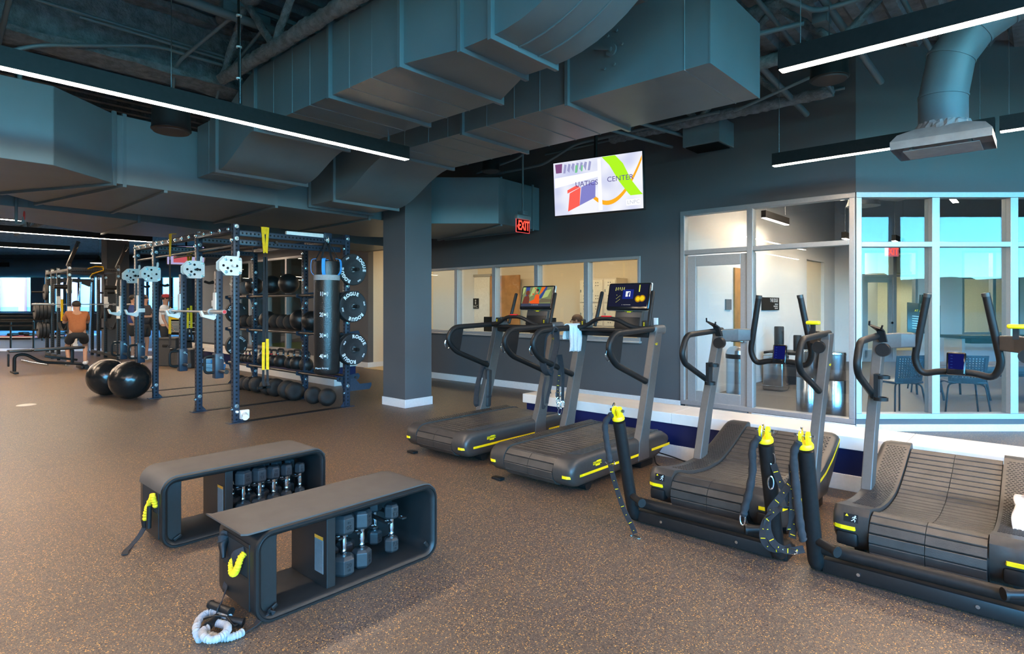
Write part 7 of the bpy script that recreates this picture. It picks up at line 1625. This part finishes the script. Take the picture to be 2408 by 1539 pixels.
for i, (x, y) in enumerate(((-2.42, 8.72), (-2.10, 8.62))):
    t = thing('waste_bin', ('tall stainless cylinder bin behind the curved treadmill upright', 'second tall stainless cylinder bin next to the corner post')[i], 'bin', (x, y, .004), 0, 'tall stainless bins'); m = MB(); m.lathe([(0, 0), (.155, 0), (.155, .46), (.152, .465), (.155, .47), (.155, .80), (0, .80)], seg=32); m.build('body', M_INOX, t); m = MB(); m.lathe([(.157, .79), (.16, .81), (.155, .83), (0, .83)], seg=32); m.build('lid', M_CHROME, t)
t = thing('equipment_table', 'dark table with rollers in the recovery room', 'table', (-3.55, 11.75, .004)); m = MB(); m.rbox((.1, 0, .56), (1.0, .7, .05), .01); m.build('top', M_BLACK, t); m = MB(); m.cb(-.36, -.3, 0, .56, .3, .40); m.build('skirt', M_FAB, t, smooth=0)
for q in (-.36, .55): m = MB(); m.cb(q - .02, -.3, .4, q + .02, .3, .54); m.build('leg', M_BLACK, t, smooth=0)
for i, (dx, dy, h, r0, l) in enumerate(((-.20, -.1, .46, .085, 'tall black foam roller standing on the recovery table'), (.08, .05, .30, .07, 'shorter black foam roller beside the tall one'), (.24, .1, .26, .06, 'smallest black foam roller on the recovery table'), (.46, -.05, .40, .05, 'navy studded roller at the end of the recovery table'))):
    m = MB(); m.lathe([(0, 0), (r0 * .9, 0), (r0, .015), (r0, h - .015), (r0 * .9, h), (0, h)], seg=20)
    if i == 3:
        for k in range(9):
            for a in range(10): m.box((r0 * math.cos(a * .628 + k * .3), r0 * math.sin(a * .628 + k * .3), .03 + k * .042), (.014, .014, .02))
    o = m.build('foam_roller', M_RUB if i < 3 else mat('navy_foam', (.02, .03, .10), .6)); o.location = (-3.55 + dx, 11.75 + dy, .589); tag(o, l, 'roller', 'rollers on the recovery table')
def wsign(name, label, y0, y1, z0, z1, lines, col, x=X0):
    t = thing(name, label, 'sign', (x, (y0 + y1) / 2, z0)); m = MB(); m.cb(0.0, (y0 - y1) / 2, 0, .02, (y1 - y0) / 2, z1 - z0); m.build('plate', col, t, smooth=0); m = MB()
    for s, sz, yy, zz in lines: m.text(s, sz, T(.0205, yy, zz) @ RZ(PI / 2) @ RX(PI / 2), .0004, align='RIGHT')
    if m.v: m.build('lettering', M_MARK, t, smooth=0)
wsign('wall_sign', 'black wall sign reading THE EDGE in the recovery room', 11.57, 12.53, 1.35, 1.60, (('THE EDGE', .10, .40, .19), ('PRECISION', .036, .40, .115), ('PERFORMANCE', .036, .40, .075), ('RECOVERY', .036, .40, .035)), M_BLACK)
wsign('room_sign', 'small grey room sign beside the oak door in the recovery room', 9.86, 10.10, 1.37, 1.55, (), mat('sign_grey', (.13, .14, .15), .5))
d = MB(); d.cb(X0 + .002, 10.22, 0.01, X0 + .03, 11.12, 2.1); d = struct(d.build('door_6', M_WOOD, smooth=0))
h = MB(); h.cyl((X0 + .03, 10.30, 1.0), (X0 + .08, 10.30, 1.0), .012); h.tube([(X0 + .08, 10.30, 1.0), (X0 + .085, 10.42, 1.0)], .01, 8); h.build('door_handle', M_CHROME, d)
M_CHAIR = mat('black_mesh_shell', (.015, .016, .017), .4, var=.1)
def chair(label, loc, rz):
    t = thing('chair', label, 'chair', loc, rz, 'recovery room chairs')
    # perforated back, facing away from the hall
    n, k = 12, 12; m = MB()
    def P(i, j): u = i / n * 2 - 1; v = j / k; w = .20 + .02 * v; return V((u * w, -.19 - .05 * v + .03 * u * u, .44 + .36 * v))
    for i in range(n):
        for j in range(k):
            a, b, c, d = P(i, j), P(i + 1, j), P(i + 1, j + 1), P(i, j + 1); ce = (a + b + c + d) / 4; s = .0 if (j < 2 or i in (0, n - 1) or j == k - 1) else .5
            if s == 0: m.add([a, b, c, d], [(0, 1, 2, 3)])
            else:
                q = [ce + (p - ce) * s for p in (a, b, c, d)]; m.add([a, b, c, d] + q, [(0, 1, 5, 4), (1, 2, 6, 5), (2, 3, 7, 6), (3, 0, 4, 7)])
    o = m.build('backrest', M_CHAIR, t, smooth=0); md = o.modifiers.new('thick', 'SOLIDIFY'); md.thickness = .012
    m = MB(); m.rbox((0, .02, .445), (.43, .43, .03), .012, 3); m.build('seat', M_CHAIR, t)
    for s in (-1, 1):
        for q in (-1, 1):
            m = MB(); m.tube(fillet([(s * .10, q * .10, .425), (s * .20, q * .17, .42), (s * .25, q * .22, .0)], .06, 5), .011, 8); m.build('leg', M_BLACK, t)
chair('black perforated chair just behind the angled glazing by the corner post', tuple(A45((2110 - 1204) / 1397 * 7.85, 7.85, .004)), CAM_A + .2)
chair('black perforated chair behind the angled glazing under the massage table', tuple(A45((2262 - 1204) / 1397 * 7.85, 7.85, .004)), CAM_A - .35)
t = thing('massage_table', 'long dark padded treatment table behind the chairs', 'table', tuple(A45((2300 - 1204) / 1397 * 9.3, 9.3, .004)), CAM_A)
m = MB(); m.rbox((0, 0, .47), (1.95, .68, .13), .05, 4); m.build('pad', mat('charcoal_vinyl', (.045, .042, .04), .45), t); m = MB(); m.rbox((0, 0, .385), (1.8, .6, .05), .01); m.build('frame', M_BLACK, t)
for s in (-1, 1):
    for q in (-.8, -.1, .8): m = MB(); m.tube([(q, s * .26, .38), (q + .05, s * .30, 0)], .016, 8); m.build('leg', M_BLACK, t)
t = thing('side_counter', 'dark high counter at the back of the recovery room', 'counter', tuple(A45((2330 - 1204) / 1397 * 12.2, 12.2, .004)), CAM_A); m = MB(); m.rbox((0, 0, .80), (1.7, .6, .06), .01); m.build('top', M_BLACK, t); m = MB(); m.rbox((.1, 0, .72), (1.4, .5, .10), .02); m.build('under_shelf', M_BLACK, t)
for q in (-.75, .75): m = MB(); m.cb(q - .03, -.25, 0, q + .03, .25, .77); m.build('leg', M_ALU, t, smooth=0)
t = thing('easel_board', 'black notice board with yellow heading tilted on an easel', 'easel', tuple(A45((2172 - 1204) / 1397 * 9.9, 9.9, .004)), CAM_A)
Mt2 = T(0, 0, 1.22) @ RY(.10) @ RX(-.15); m = MB(); m.rbox((0, 0, 0), (.55, .02, .50), .004, M=Mt2); bd = m.build('board', mat('notice_black', (.02, .022, .022), .3), t)
m = MB(); m.text('AT A GLANCE', .05, Mt2 @ T(0, -.012, .12) @ RX(PI / 2), .0004); m.cb(0, -.0125, .17, .2, -.0115, .215, Mt2); m.build('heading', M_YELF, bd, smooth=0); m = MB()
for i in range(6): m.cb(-.2, -.0125, -.18 + i * .04, .18 - (i % 2) * .08, -.0115, -.172 + i * .04, Mt2)
m.build('print_lines', M_MARK, bd, smooth=0)
for a in ((-.24, -.05), (.24, -.05), (0, .4)): m = MB(); m.tube([(a[0], a[1], 0), (a[0] * .15, .03, 1.62)], .012, 8); m.build('leg', M_BLACK, t)
t = thing('hose', 'black cable with plugs hanging by the square stainless bin', 'cable', (-3.95, 10.35, 0)); m = MB(); m.tube(smooth_path([(.0, 0, .42), (.05, 0, .34), (.06, 0, .2), (.0, .02, .12), (.05, .04, .05), (.10, .02, .03)], 6), .018, 8); m.build('cable', M_PLAS, t); m = MB(); m.cyl((.03, .02, .02), (.03, .02, .08), .03, seg=10); m.build('plug', M_CHROME, t)
t = thing('wrapped_duct', 'wrapped grey duct with square boot under the recovery room ceiling', 'duct', (-1.75, 10.6, 2.95)); m = MB(); rr = random.Random(8); P = [V((-.6 + i * .12, .3 * i * .12, .42 + .1 * math.sin(i))) for i in range(14)]; m.tube(P, [.24 + rr.uniform(-.02, .02) for _ in P], 14); m.build('flexible_duct', M_GREY, t, smooth=40); m = MB(); m.cyl((-.4, .0, .3), (-.4, .0, .05), .16, .24, seg=16); m.build('duct_boot', M_GREY, t); m = MB(); m.cyl((-.4, 0, .42), (-.4, 0, ZD - 2.95), .005, seg=6); m.build('hanger_rod', M_STEEL, t)
